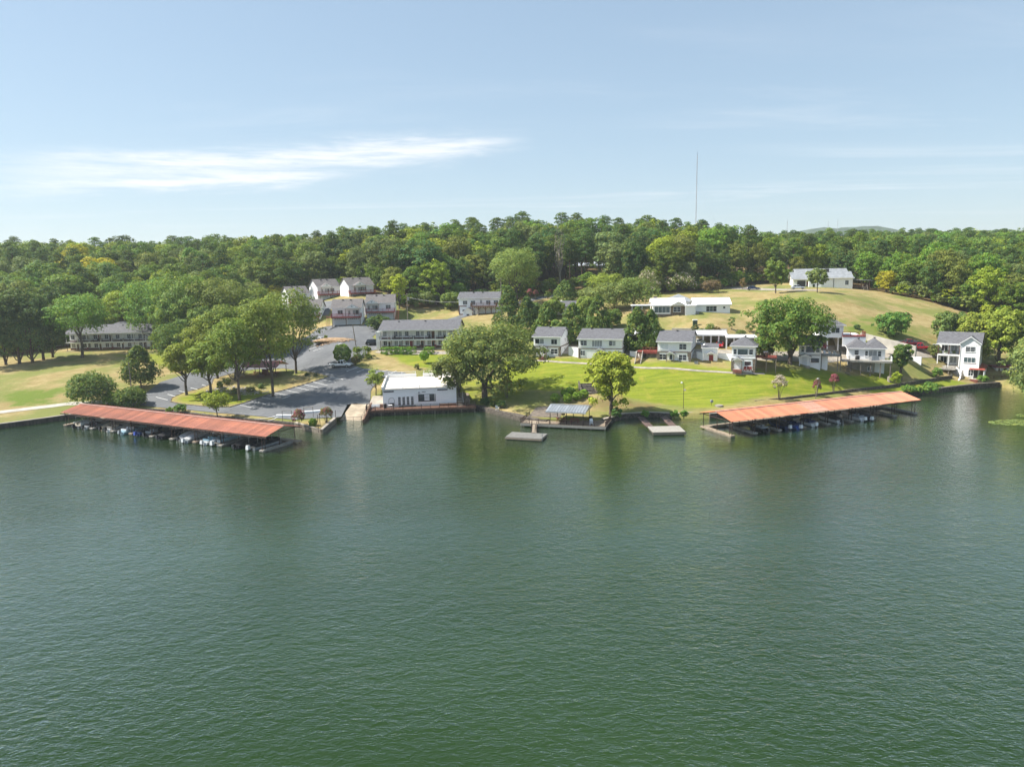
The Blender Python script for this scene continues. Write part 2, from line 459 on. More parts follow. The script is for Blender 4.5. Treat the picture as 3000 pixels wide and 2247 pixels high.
def make_water():
    m = bpy.data.materials.new('lake_water'); m.use_nodes = True
    T = NT(m.node_tree); b = T.n['Principled BSDF']
    tc = T.add('ShaderNodeTexCoord'); v = tc.outputs['Object']
    big = T.noise(T.mapv(v, (.02, .035, 1)), 1, 4)
    T.n.remove(b)
    dif = T.add('ShaderNodeBsdfDiffuse'); T.put(dif.inputs[0], T.mix(T.rng(big, .35, .68, 0, 1), (.0140, .0335, .0088), (.0190, .0415, .0130)))
    glo = T.add('ShaderNodeBsdfGlossy'); glo.inputs['Roughness'].default_value = .035; glo.inputs['Color'].default_value = (1, 1, 1, 1)
    fre = T.add('ShaderNodeFresnel'); fre.inputs['IOR'].default_value = 1.36
    mx = T.add('ShaderNodeMixShader'); T.l.new(T.m('SUBTRACT', T.m('MULTIPLY', fre.outputs[0], 2.0), .065, clamp=True), mx.inputs[0]); T.l.new(dif.outputs[0], mx.inputs[1]); T.l.new(glo.outputs[0], mx.inputs[2])
    T.l.new(mx.outputs[0], T.n['Material Output'].inputs[0])
    w1 = T.noise(T.mapv(v, (.66, 1.15, 1), rot=(0, 0, .16)), 1.7, 4, .62, .5)
    w2 = T.noise(T.mapv(v, (.8, 1.2, 1), rot=(0, 0, -.3)), .6, 3, .5, .4)
    w3 = T.noise(T.mapv(v, (.8, 1.4, 1), rot=(0, 0, .45)), 4.2, 2, .5)
    gust = T.rng(T.noise(T.mapv(v, (.011, .028, 1), rot=(0, 0, .1)), 1, 4, .6), .32, .66, .6, 1.15)
    h = T.m('ADD', T.m('ADD', T.m('MULTIPLY', w1, .70), T.m('MULTIPLY', w2, .75)), T.m('MULTIPLY', w3, .20))
    bn = T.add('ShaderNodeBump'); bn.inputs['Distance'].default_value = .25
    T.put(bn.inputs['Strength'], T.m('MULTIPLY', gust, .9)); T.put(bn.inputs['Height'], h)
    b2 = T.add('ShaderNodeBump'); b2.inputs['Distance'].default_value = .12
    T.put(b2.inputs['Strength'], T.m('MULTIPLY', gust, .9)); T.put(b2.inputs['Height'], h)
    T.l.new(bn.outputs[0], fre.inputs['Normal']); T.l.new(b2.outputs[0], glo.inputs['Normal'])
    mb = MB(); mb.add([(-6000, -3400, 0), (6000, -3400, 0), (6000, 400, 0), (-6000, 400, 0)], [(0, 1, 2, 3)])
    return tag(mb.build('water', m), kind='structure')


tag(make_ground(), kind='structure')
make_water()
# ------------------------------------------------------------------ trees and shrubs
def leaf_mat(name, tint=True, flower=None):
    """leaves: colour of the plant (object colour) varied leaf by leaf"""
    m = bpy.data.materials.new(name); m.use_nodes = True
    T = NT(m.node_tree); T.n.clear()
    out = T.add('ShaderNodeOutputMaterial')
    va = T.add('ShaderNodeVertexColor', layer_name='leaf'); sp = T.add('ShaderNodeSeparateColor'); T.put(sp.inputs[0], va.outputs[0])
    if tint:
        oi = T.add('ShaderNodeObjectInfo'); base = oi.outputs['Color']
    else:
        ta = T.add('ShaderNodeVertexColor', layer_name='tone'); base = ta.outputs[0]
    warm = T.mix(.5, base, (.30, .26, .03))
    c = T.mix(T.rng(sp.outputs[1], .62, 1, 0, .62), base, warm)
    f = T.m('ADD', T.m('MULTIPLY', sp.outputs[0], 1.45), 1.25)
    sc = T.add('ShaderNodeVectorMath', operation='SCALE'); T.put(sc.inputs[0], c); T.put(sc.inputs[3], f); c = sc.outputs[0]
    if flower:
        c = T.mix(T.m('GREATER_THAN', sp.outputs[2], .5), c, flower)
    d = T.add('ShaderNodeBsdfPrincipled'); T.put(d.inputs['Base Color'], c); d.inputs['Roughness'].default_value = .62
    d.inputs['Specular IOR Level'].default_value = .14
    t = T.add('ShaderNodeBsdfTranslucent'); T.put(t.inputs[0], T.mix(.35, c, (.30, .34, .03)))
    mx = T.add('ShaderNodeMixShader'); mx.inputs[0].default_value = .36
    T.l.new(d.outputs[0], mx.inputs[1]); T.l.new(t.outputs[0], mx.inputs[2]); T.l.new(mx.outputs[0], out.inputs[0])
    return m


LEAF = leaf_mat('leaf')
LEAF_PINK = leaf_mat('leaf_with_pink_flowers', flower=(.42, .12, .17))
LEAF_WHITE = leaf_mat('leaf_with_white_flowers', flower=(.62, .52, .44))
LEAF_MASS = leaf_mat('leaf_of_the_wood', tint=False)
BARK = mat('bark', (.15, .118, .09), .95, var=.3, vscale=3, streak=(4, 4, .6), bump=.5)
BARK_PINE = mat('pine_bark', (.16, .095, .06), .95, var=.3, vscale=3, streak=(4, 4, .6), bump=.5)
BARK_PALE = mat('pale_bark', (.30, .26, .21), .9, var=.3, vscale=3, streak=(4, 4, .6), bump=.4)


def leaf_cards(C, N, size, rng, green2=None, flat=False):
    """one kite-shaped leaf spray at each centre C, facing N; returns verts (4n,3) and leaf attribute (4n,4)"""
    n = len(C)
    N = N / np.maximum(np.linalg.norm(N, axis=1), 1e-6)[:, None]
    a = rng.normal(size=(n, 3)); u = np.cross(N, a); u /= np.maximum(np.linalg.norm(u, axis=1), 1e-6)[:, None]
    w = np.cross(N, u)
    s = size * (.45 + 1.2 * rng.random((n, 1)) ** 1.6); k = rng.uniform(.55, .95, (n, 1))
    dip = N * s * rng.uniform(-.3, .3, (n, 1))
    V = np.stack([C - u * s, C - w * s * k + dip, C + u * s, C + w * s * k - dip], 1).reshape(-1, 3)
    att = np.ones((n, 4)); att[:, 0] = rng.random(n); att[:, 1] = rng.random(n); att[:, 2] = 0
    if green2 is not None: att[:, 2] = green2
    return V, np.repeat(att, 4, 0)


def shell(c, r, n, rng, top=.25, inner=.25):
    """points in the outer part of an ellipsoid, more of them above; with outward directions"""
    d = rng.normal(size=(n, 3)); d /= np.linalg.norm(d, axis=1)[:, None]
    k = (d[:, 2] < 0) & (rng.random(n) < top * 2); d[k, 2] *= -1
    rad = np.where(rng.random(n) < inner, rng.uniform(.35, .8, n), rng.uniform(.8, 1.08, n))
    P = np.array(c) + d * np.array(r) * rad[:, None]
    return P, d


def card_mesh(name, parts):
    V = np.concatenate([p[0] for p in parts]); A = np.concatenate([p[1] for p in parts]); n = len(V) // 4
    me = bpy.data.meshes.new(name)
    me.vertices.add(4 * n); me.vertices.foreach_set('co', V.ravel())
    me.loops.add(4 * n); me.loops.foreach_set('vertex_index', np.arange(4 * n))
    me.polygons.add(n); me.polygons.foreach_set('loop_start', np.arange(0, 4 * n, 4))
    me.update()
    a = me.color_attributes.new('leaf', 'FLOAT_COLOR', 'POINT'); a.data.foreach_set('color', A.ravel())
    return me


def limb(mb, pts, r0, r1, n=6):
    k = len(pts) - 1
    for i in range(k):
        mb.tube(pts[i], pts[i + 1], r0 + (r1 - r0) * i / k, r0 + (r1 - r0) * (i + 1) / k, n, cap=False)


def wiggle(a, b, rng, amp, k=4):
    a = np.array(a, float); b = np.array(b, float)
    L = np.linalg.norm(b - a)
    return [a + (b - a) * i / k + (rng.normal(size=3) * amp * L * (0 < i < k)) for i in range(k + 1)]


def gen_broad(seed, Ht=18, Wd=14, base=.25, lobes=26, leaves=3000, size=.42, round_=.8, trunk_r=None, lobe=(.20, .34), fork=False, nlimb=7, gap=0.0, lean=(0, 0), drop=0):
    """broad-leaved tree; lobes of leaves through an uneven crown, trunk with limbs"""
    rng = np.random.default_rng(seed)
    cz = Ht * (base + 1) / 2; rz = Ht * (1 - base) / 2; rx = Wd / 2
    L = []
    ph = rng.uniform(0, 6.28)
    for i in range(lobes):
        t = (i + .5) / lobes; z = 1 - 2 * t * .93; a = i * 2.39996 + ph + rng.normal() * .25
        q = math.sqrt(max(0, 1 - z * z)) ** (1 / (1 + round_ * .6))
        r = rng.uniform(.52, .84)
        lr = rng.uniform(*lobe) * rx * (1.15 if z > .1 else .9)
        uneven = 1 + .16 * math.sin(2 * a + ph) + .1 * math.sin(3 * a - ph)
        c = (math.cos(a) * q * r * rx * uneven + lean[0] * (z + 1) * .5, math.sin(a) * q * r * rx * uneven + lean[1] * (z + 1) * .5, cz + z * rz * (.80 if z > 0 else .86) * rng.uniform(.88, 1.04))
        if rng.random() < gap: continue
        L.append((c, (lr, lr, lr * rng.uniform(.62, .85))))
    for k in range(drop):
        a = rng.uniform(0, 6.28); lr = rng.uniform(*lobe) * rx * .6
        L.append(((math.cos(a) * rx * .7, math.sin(a) * rx * .7, Ht * base * rng.uniform(.85, 1.05)), (lr, lr, lr)))
    for i in range(lobes * 2 // 3):          # stray sprays that break the outline
        t = rng.uniform(-.55, .97); a = rng.uniform(0, 6.283); q = math.sqrt(1 - t * t); k = rng.uniform(.86, 1.1); lr = rng.uniform(.07, .14) * rx
        uneven = 1 + .16 * math.sin(2 * a + ph) + .1 * math.sin(3 * a - ph)
        L.append(((math.cos(a) * q * k * rx * uneven * .96 + lean[0] * (t + 1) * .5, math.sin(a) * q * k * rx * uneven * .96 + lean[1] * (t + 1) * .5, cz + t * rz * k * .93), (lr * 1.2, lr * 1.2, lr * .8)))
    for i in range(max(3, lobes // 5)):
        L.append(((rng.uniform(-.3, .3) * rx, rng.uniform(-.3, .3) * rx, cz + rng.uniform(-.3, .45) * rz), (.36 * rx,) * 3))
    vol = np.array([l[1][0] ** 2 for l in L]); num = np.maximum(12, (leaves * vol / vol.sum())).astype(int)
    parts = []
    for (c, r), n in zip(L, num):
        P, d = shell(c, r, n, rng, .3)
        q = P - np.array([0, 0, cz - rz * .3]); q = q / np.linalg.norm(q, axis=1)[:, None]
        N = d * .75 + q * .5 + rng.normal(size=(n, 3)) * .42 + np.array([0, 0, .3])
        parts.append(leaf_cards(P, N, size, rng))
    allv = np.concatenate([p[0] for p in parts]); zt = np.percentile(allv[:, 2], 99.7); z0 = allv[:, 2].min(); rr = np.percentile(np.hypot(allv[:, 0] - lean[0] * .5, allv[:, 1] - lean[1] * .5), 98)
    kz = (Ht - z0) / (zt - z0); kr = Wd / 2 / rr          # crown drawn in to its stated height and spread
    parts = [(np.c_[p[0][:, :2] * kr, z0 + (p[0][:, 2] - z0) * kz], p[1]) for p in parts]
    L = [((l[0][0] * kr, l[0][1] * kr, z0 + (l[0][2] - z0) * kz), l[1]) for l in L]
    mb = MB(); tr = trunk_r or Ht * .020
    top = np.array([lean[0] * .5, lean[1] * .5, cz])
    if fork:
        f = np.array([0, 0, Ht * base * .62])
        limb(mb, [(0, 0, -.6), (0, 0, .3), f * .5, f], tr * 1.25, tr, 8)
        for sx in (-1, 1):
            limb(mb, wiggle(f, f + np.array([sx * rx * .32, rng.uniform(-.1, .1) * rx, (cz - f[2]) * .9]), rng, .05), tr * .72, tr * .35, 7)
    else:
        limb(mb, [(0, 0, -.6), (0, 0, .25)] + wiggle((0, 0, .6), top, rng, .015, 4), tr * 1.3, tr * .45, 8)
    for i in rng.choice(len(L), min(nlimb, len(L)), replace=False):
        c = np.array(L[i][0]); z0 = Ht * base * rng.uniform(.75, 1.1) if not fork else rng.uniform(.75, 1.2) * Ht * base
        z0 = min(z0, c[2] - .3)
        limb(mb, wiggle((lean[0] * .2 * z0 / cz, lean[1] * .2 * z0 / cz, z0), c, rng, .06), tr * .42, tr * .08, 5)
    return card_mesh('crown', parts), mb.mesh('trunk', True)


def gen_pine(seed, Ht=24, Wd=9, base=.55, clumps=16, leaves=1900, size=.36):
    """tall pine: bare pole, flat clumps of needles towards the top"""
    rng = np.random.default_rng(seed); parts = []; mb = MB(); tr = Ht * .012
    bend = rng.normal(size=2) * .4
    limb(mb, [(0, 0, -.6), (0, 0, .3), (bend[0] * .5, bend[1] * .5, Ht * .5), (bend[0], bend[1], Ht * .96)], tr * 1.25, tr * .35, 7)
    for i in range(clumps):
        t = (i + .3) / clumps; z = Ht * (base + (1 - base) * t * .97); a = i * 2.4 + rng.uniform(-.5, .5)
        prof = math.sin(math.pi * (.18 + .78 * t)) ** .7
        r = Wd / 2 * prof * rng.uniform(.45, .85) if t < .93 else 0
        lr = Wd * rng.uniform(.13, .21)
        c = np.array((math.cos(a) * r + bend[0] * t, math.sin(a) * r + bend[1] * t, z + lr * .3))
        n = int(leaves / clumps)
        P, d = shell(c, (lr * 1.25, lr * 1.25, lr * .62), n, rng, .35)
        parts.append(leaf_cards(P, d * .8 + rng.normal(size=(n, 3)) * .6 + np.array([0, 0, .5]), size, rng))
        limb(mb, [(bend[0] * t, bend[1] * t, z - lr * .7), c], tr * .28, tr * .08, 4)
    return card_mesh('crown', parts), mb.mesh('trunk', True)


def gen_cedar(seed, Ht=11, Wd=7, base=.06, leaves=4200, size=.26, power=.75):
    """dense juniper cone made of upswept sprays"""
    rng = np.random.default_rng(seed); parts = []; k = 150
    for i in range(k):
        t = rng.random() ** 1.25; z = Ht * (base + (1 - base) * t * .96); a = rng.uniform(0, 6.283)
        R = Wd / 2 * min(1, ((1 - t) ** power) * 1.02, .55 + t * 3.2) * rng.uniform(.72, 1.07)
        lr = Wd * .085 * rng.uniform(.7, 1.3) * (1.25 - .5 * t)
        c = (math.cos(a) * max(0, R - lr * .6), math.sin(a) * max(0, R - lr * .6), z)
        n = leaves // k
        P, d = shell(c, (lr, lr, lr * 1.35), n, rng, .3)
        N = d * .7 + rng.normal(size=(n, 3)) * .5 + np.array([math.cos(a), math.sin(a), .5]) * .4
        parts.append(leaf_cards(P, N, size, rng))
    n = 60
    P, d = shell((0, 0, Ht * .93), (.25, .25, Ht * .06), n, rng); parts.append(leaf_cards(P, d, size * .8, rng))
    mb = MB(); limb(mb, [(0, 0, -.5), (0, 0, Ht * .4), (0, 0, Ht * .9)], Ht * .018, .04, 7)
    return card_mesh('crown', parts), mb.mesh('trunk', True)


def gen_bush(seed, Wd=2.4, Ht=2.2, leaves=1300, size=.13, lobes=14, round_=True, stem=.0, boxy=False):
    rng = np.random.default_rng(seed); parts = []
    if boxy or lobes <= 1:
        n = leaves; d = rng.normal(size=(n, 3)); d /= np.linalg.norm(d, axis=1)[:, None]
        if boxy:
            d2 = np.sign(d) * np.abs(d) ** .42; d2 /= np.maximum(np.abs(d2).max(1), .01)[:, None] ** .75
        else: d2 = d
        wob = 1 + .05 * np.sin(d[:, 0] * 7 + seed) + .05 * np.sin(d[:, 2] * 9)
        P = d2 * np.array([Wd / 2, Wd / 2, (Ht - stem) / 2]) * (rng.uniform(.86, 1.0, (n, 1))) * wob[:, None] + np.array([0, 0, stem + (Ht - stem) / 2])
        parts.append(leaf_cards(P, d + rng.normal(size=(n, 3)) * .55, size, rng))
    else:
        for i in range(lobes):
            a = i * 2.4; t = (i + .5) / lobes; z = 1 - 1.75 * t; q = math.sqrt(max(0, 1 - z * z))
            lr = Wd * rng.uniform(.15, .24); r = rng.uniform(.5, .72)
            c = (math.cos(a) * q * r * Wd / 2 * 1.1, math.sin(a) * q * r * Wd / 2 * 1.1, stem + (Ht - stem) * (.5 + z * .36))
            n = leaves // lobes; P, d = shell(c, (lr, lr, lr * .85), n, rng, .3)
            P[:, 2] = np.maximum(P[:, 2], stem * .9)
            parts.append(leaf_cards(P, d * .9 + rng.normal(size=(n, 3)) * .5 + np.array([0, 0, .3]), size, rng))
    mb = MB()
    for i in range(4):
        a = i * 1.6 + seed
        mb.tube((math.cos(a) * .06, math.sin(a) * .06, -.3), (math.cos(a) * Wd * .14, math.sin(a) * Wd * .14, max(stem, Ht * .35)), .045, .02, 5, cap=False)
    return card_mesh('foliage', parts), mb.mesh('stem', True)


def gen_myrtle(seed, Wd=3, Ht=3.6, leaves=1500, size=.12, share=.55, bare=.35):
    """several thin stems in a vase, flower heads at the outside"""
    rng = np.random.default_rng(seed); parts = []; mb = MB(); k = 20
    for i in range(k):
        a = i * 2.4; t = (i + .5) / k; r = math.sqrt(t) * Wd / 2 * .8
        z = Ht * (bare + (1 - bare) * (.92 - .62 * t * rng.uniform(.7, 1.1)))
        lr = Wd * rng.uniform(.10, .17); n = leaves // k
        P, d = shell((math.cos(a) * r, math.sin(a) * r, z), (lr, lr, lr), n, rng)
        fl = (((d[:, 2] > -.1) & (rng.random(n) < share)) | (rng.random(n) < share * .25)).astype(float)
        parts.append(leaf_cards(P, d + rng.normal(size=(n, 3)) * .5, size, rng, fl))
        if i % 3 == 0: limb(mb, [(math.cos(a) * .1, math.sin(a) * .1, -.3), (math.cos(a) * r * .3, math.sin(a) * r * .3, Ht * bare * .8), (math.cos(a) * r, math.sin(a) * r, z)], .05, .02, 5)
    return card_mesh('crown', parts), mb.mesh('trunk', True)


GREENER = np.array([.96, 1.04, .88])


def put_tree(name, meshes, loc, scale, rz, col, label, cat='tree', group=None, lm=None, bm=None, names=('crown', 'trunk'), tilt=0):
    cr, tr = meshes
    if not cr.materials: cr.materials.append(lm or LEAF)
    if not tr.materials: tr.materials.append(bm or BARK)
    e = empty(name, loc, rz, label, cat, group)
    e.scale = scale if isinstance(scale, (tuple, list)) else (scale,) * 3
    if tilt: e.rotation_euler[1] = tilt
    a = mobj(names[0], cr, e); a.color = (*(np.array(col) * GREENER), 1)
    mobj(names[1], tr, e)
    return e
# ------------------------------------------------------------------ the wood on the ridge
GREENS = {'oak': (.058, .098, .020), 'dark': (.030, .062, .020), 'lime': (.125, .150, .018), 'olive': (.085, .100, .026), 'grey': (.085, .105, .042),
          'pine': (.040, .078, .028), 'yellow': (.24, .20, .018), 'fresh': (.075, .135, .022), 'rust': (.15, .072, .035), 'cedar': (.036, .060, .020)}


def jit(c, rng, k=.16):
    f = 1 + rng.normal() * k; h = rng.normal() * k * .4
    return (max(.008, c[0] * f * (1 + h)), max(.01, c[1] * f), max(.004, c[2] * f * (1 - h)))


BROAD = [gen_broad(100 + i, 18, 13, (.05, .12, .03, .16, .08, .05, .1, .14)[i % 8], (34, 44, 26, 38)[i % 4], 8600, .25, lobe=((.18, .32), (.13, .26), (.22, .38), (.10, .36))[i % 4], round_=(.8, .3, 1.1)[i % 3]) for i in range(12)]
BROAD_LOW = [gen_broad(140 + i, 18, 13, .16, 20, 620, .85, nlimb=3) for i in range(3)]
PINES = [gen_pine(200 + i, 24, 9, (.5, .58, .45, .55, .4)[i], 22, 4600, .23) for i in range(5)]
PINES_LOW = [gen_pine(240 + i, 24, 9, .5, 12, 420, .75) for i in range(2)]

FOREST_FAR = np.array([(-420, 400), (-120, 405), (-40, 385), (70, 385), (95, 440), (120, 545), (460, 560)], float).T
NEAR_LABEL = [(-400, -150, 'beyond the dark evergreens'), (-150, -85, 'behind the left motel'), (-85, -38, 'behind the townhouses'), (-38, 12, 'behind the raised-deck house'),
              (12, 90, 'behind the ranch house'), (90, 135, 'behind the hilltop house'), (135, 600, 'beyond the dry meadow')]


def make_forest():
    rng = np.random.default_rng(7)
    pts = []
    y = 170.0
    while y < 560:
        sp = 7.2 + (y - 200) * .013
        n0 = int(440 * .78 * max(.6, y / 400) / sp)
        for i in range(-n0 - 2, n0 + 3):
            x = (i + .5 * (int(y) % 2)) * sp + rng.uniform(-.42, .42) * sp; yy = y + rng.uniform(-.42, .42) * sp
            if abs(x) > .76 * yy + 16: continue
            if yy < np.interp(x, *FOREST_EDGE) + 1.5 or yy > np.interp(x, *FOREST_FAR): continue
            pts.append((x, yy))
        y += sp * .92
    P = np.array(pts); Z = land(P[:, 0], P[:, 1])
    edge = P[:, 1] - np.interp(P[:, 0], *FOREST_EDGE)
    T = []
    for (x, y), z, e in zip(P, Z, edge):
        far = np.interp(x, *FOREST_FAR) - y
        pine = rng.random() < (.15 if e < 45 else .30 if far > 45 else .5)
        if x < -120: pine = rng.random() < .26
        ht = rng.uniform(12.8, 21.5) * (.62 + .38 * min(1, e / 16)) if not pine else rng.uniform(17.5, 22.5)
        if e < 5 and not pine: ht *= rng.uniform(.62, .95)
        if x > 100: ht *= .9
        if far < 60 and -60 < x < 95: ht *= 1.06
        if far < 35 and rng.random() < .22: ht *= rng.uniform(1.05, 1.18)
        # the crest dips towards both ends
        w = ht * rng.uniform(.62, 1.0) if not pine else ht * rng.uniform(.34, .44)
        if not pine:
            k = rng.choice(['oak', 'dark', 'lime', 'olive', 'grey', 'fresh', 'yellow', 'rust'], p=[.33, .16, .12, .17, .1, .1, .012, .008])
        else:
            k = rng.choice(['pine', 'dark', 'oak'], p=[.6, .2, .2])
        T.append([x, y, z, ht, w, pine, k, 0])
    # how much of each crown is to be seen from the lake: coarse picture filled from the front
    buf = np.zeros((330, 760), bool)
    order = sorted(range(len(T)), key=lambda i: T[i][1])
    for i in order:
        x, y, z, ht, w, pine, k, _ = T[i]
        X0, Y0 = pxof((x, y, z + ht)); X1, Y1 = pxof((x, y, z + ht * (.45 if pine else .15)))
        hw = w * F / y / 2
        a, b = int((X0 - hw) / 4) + 5, int((X0 + hw) / 4) + 6; c, d = int((Y0 - 560) / 2), int((Y1 - 560) / 2) + 1
        a, b, c, d = max(a, 0), min(b, 760), max(c, 0), min(d, 330)
        if b <= a or d <= c: continue
        yy, xx = np.mgrid[c:d, a:b]
        el = ((xx - (a + b) / 2) / max(1, (b - a) / 2)) ** 2 + ((yy - (c + d) / 2) / max(1, (d - c) / 2)) ** 2 < 1
        sub = buf[c:d, a:b]; T[i][7] = int((el & ~sub).sum()); sub |= el
    kinds = {True: [], False: []}
    for i in range(len(T)): kinds[T[i][5]].append(i)
    chosen = set()
    for pine, lim in ((True, 170), (False, 292)):
        q = [i for i in kinds[pine] if T[i][7] > 6]; q.sort(key=lambda i: -T[i][7]); chosen |= set(q[:lim])
    CW = {'oak': 'mid green', 'dark': 'dark green', 'lime': 'bright yellow-green', 'olive': 'olive green', 'grey': 'dull grey-green', 'fresh': 'fresh green', 'yellow': 'yellowing', 'rust': 'rust-brown', 'pine': 'deep green'}
    rest = []; jobs = []
    for i in order:
        x, y, z, ht, w, pine, k, vis = T[i]
        if i not in chosen:
            if vis > 0 or rng.random() < .35: rest.append(T[i])
            continue
        where = next(t for a, b, t in NEAR_LABEL if a <= x < b)
        depth = 'on the skyline' if np.interp(x, *FOREST_FAR) - y < 45 else ('at the wood edge' if edge[i] < 14 else 'inside the wood')
        rel = ht / (20 if pine else 15.5)
        size = 'tall' if rel > 1.07 else 'low' if rel < .85 else ('broad' if w / ht > (.40 if pine else .76) else 'slim')
        jobs.append((i, f"{size} {CW[k]} {'pine' if pine else 'leafy tree'} {depth} {where}"))
    same = {}
    for i, l in jobs: same.setdefault(l, []).append(i)
    ORD = ['leftmost', 'second from left', 'third from left', 'fourth from left', 'fifth from left', 'sixth from left', 'seventh from left', 'eighth from left', 'ninth from left', 'tenth from left', 'eleventh from left', 'twelfth from left', 'thirteenth from left', 'fourteenth from left', 'fifteenth from left', 'sixteenth from left', 'seventeenth from left', 'eighteenth from left', 'nineteenth from left', 'twentieth from left', 'twenty-first from left', 'twenty-second from left']
    for l in same: same[l].sort(key=lambda i: pxof(T[i][:3])[0])
    for i, l in jobs:
        x, y, z, ht, w, pine, k, vis = T[i]
        lab = l if len(same[l]) == 1 else f"{l}, {ORD[min(same[l].index(i), 21)]}"
        src = PINES if pine else BROAD
        me = src[rng.integers(len(src))]
        hs = (24., 9.) if pine else (18., 13.)
        put_tree('pine_tree' if pine else 'broadleaf_tree', me, (x, y, z - .2), (w / hs[1], w / hs[1], ht / hs[0]), rng.uniform(0, 6.28), jit(GREENS[k], rng),
                 lab, 'tree', 'pines of the wooded ridge' if pine else 'broadleaf trees of the wooded ridge', bm=BARK_PINE if pine else BARK)
    for x in np.arange(-240, 330, 3.4):          # bushes closing the far side under the crowns
        yf = np.interp(x, *FOREST_FAR)
        for q in range(2):
            yy = yf - rng.uniform(0, 22); h = rng.uniform(5, 9.5)
            rest.append([x + rng.uniform(-1.5, 1.5), yy, hz(x, yy) - .3, h, h * rng.uniform(.8, 1.1), False, rng.choice(['oak', 'olive', 'dark', 'grey']), 1])
    # undergrowth along the edge of the wood
    for x in np.arange(-190, 185, 2.3):
        ye = np.interp(x, *FOREST_EDGE)
        for q in range(2):
            xx, yy = x + rng.uniform(-1, 1), ye + rng.uniform(.5, 7) ; h = rng.uniform(2.2, 6.0)
            rest.append([xx, yy, hz(xx, yy) - .3, h, h * rng.uniform(.8, 1.3), False, rng.choice(['oak', 'olive', 'lime', 'fresh', 'dark', 'grey']), 1])
    # all the others of the wood, too many and too hidden to tell apart
    Vs, As, Cs = [], [], []
    for m_, _ in BROAD_LOW + PINES_LOW: pass
    cache = {}
    for j, (m_, _t) in enumerate(BROAD_LOW + PINES_LOW):
        v = np.empty(len(m_.vertices) * 3); m_.vertices.foreach_get('co', v); a = np.empty(len(m_.vertices) * 4); m_.color_attributes['leaf'].data.foreach_get('color', a)
        cache[j] = (v.reshape(-1, 3), a.reshape(-1, 4))
    for x, y, z, ht, w, pine, k, vis in rest:
        j = 3 + rng.integers(2) if pine else rng.integers(3); v, a = cache[j]
        hs = (24., 9.) if pine else (18., 13.); t = rng.uniform(0, 6.28); c, s = math.cos(t), math.sin(t); q = w / hs[1]
        Vs.append(np.c_[(v[:, 0] * c - v[:, 1] * s) * q + x, (v[:, 0] * s + v[:, 1] * c) * q + y, v[:, 2] * ht / hs[0] + z]); As.append(a)
        Cs.append(np.tile((*(np.array(jit(GREENS[k], rng)) * GREENER), 1), (len(v), 1)))
    me = card_mesh('forest', [(np.concatenate(Vs), np.concatenate(As))])
    a = me.color_attributes.new('tone', 'FLOAT_COLOR', 'POINT'); a.data.foreach_set('color', np.concatenate(Cs).ravel())
    tag(mobj('forest', me, None, LEAF_MASS), 'deep green mass of the further trees of the wooded ridge', 'forest', kind='stuff')
    print('forest', len(T), len(chosen), len(rest), sum(1 for q in T if q[7] > 6))


make_forest()
# ------------------------------------------------------------------ building kit
WHITE = mat('white_siding', (.90, .90, .90), .6, var=.02, vscale=.8, streak=(.6, .6, 3), bump=.12, bscale=14)
WHITE2 = mat('white_trim', (.87, .87, .86), .5, var=.03)
CREAM = mat('cream_stucco', (.60, .54, .45), .85, var=.12, bump=.2)
BLUEW = mat('pale_blue_siding', (.62, .72, .78), .6, var=.05)
SHING = mat('grey_shingles', (.155, .155, .168), .92, var=.24, vscale=2.2, streak=(.7, 3.2, 3.2), bump=.45, bscale=11)
SHING2 = mat('brown_grey_shingles', (.185, .17, .165), .92, var=.24, vscale=2.2, streak=(.7, 3.2, 3.2), bump=.45, bscale=11)
ROOFW = mat('white_roof_coating', (.86, .86, .85), .55, var=.05, vscale=.7)
ROOFG = mat('pale_grey_roof', (.27, .285, .30), .6, var=.12, vscale=.9)
REDW = mat('red_stained_wood', (.30, .062, .048), .7, var=.2, vscale=3)
BROWNW = mat('brown_wood', (.20, .105, .07), .8, var=.2, vscale=3)
DECKW = mat('weathered_planks', (.36, .29, .215), .85, var=.2, vscale=2, streak=(6, .7, 1), bump=.3)
DECKG = mat('grey_deck_boards', (.36, .34, .30), .85, var=.15, vscale=2, streak=(6, .7, 1), bump=.2)
TIMBER = mat('grey_timber', (.27, .23, .185), .9, var=.25, vscale=2, bump=.3)
DARK = mat('dark_iron', (.045, .04, .04), .6, var=.2)
RUST = mat('rusty_steel', (.085, .048, .036), .75, var=.35, vscale=3)
GREYM = mat('grey_metal', (.33, .34, .35), .45, metal=.6, var=.12)
GALV = mat('galvanised_roof', (.52, .54, .56), .38, metal=.55, var=.12, vscale=2, vary_obj=.1)
GLASS = mat('window_glass', (.035, .045, .055), .06, var=.3, vscale=.6, spec=.6)
GLASSG = mat('green_tinted_glass', (.10, .15, .155), .06, var=.3, vscale=.6, spec=.6)
CURTAIN = mat('curtained_glass', (.34, .36, .36), .25, var=.15, vscale=3, streak=(4, 4, .4))
SHADEW = mat('white_window_shade', (.72, .74, .76), .5, var=.04)
BLACK = mat('black_rubber', (.018, .018, .02), .7, var=.2)
CONC = mat('concrete', (.36, .32, .265), .9, var=.13, vscale=.7, bump=.2)
CONCP = mat('pale_concrete', (.47, .44, .38), .9, var=.12, vscale=.6, bump=.2)
STONE = mat('field_stone', (.25, .20, .15), .95, var=.32, vscale=3.2, bump=.8, bscale=5, col2=(.10, .08, .065))
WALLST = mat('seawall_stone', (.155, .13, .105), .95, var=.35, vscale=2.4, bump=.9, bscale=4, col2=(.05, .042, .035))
BRICK = mat('red_brown_brick', (.20, .085, .06), .9, var=.2, vscale=4)
DOORR = mat('red_door_paint', (.24, .03, .03), .5, var=.08)
GAR = mat('garage_door_white', (.70, .74, .77), .5, var=.04)
TURQ = mat('turquoise_water_liner', (.10, .50, .52), .15, var=.15)
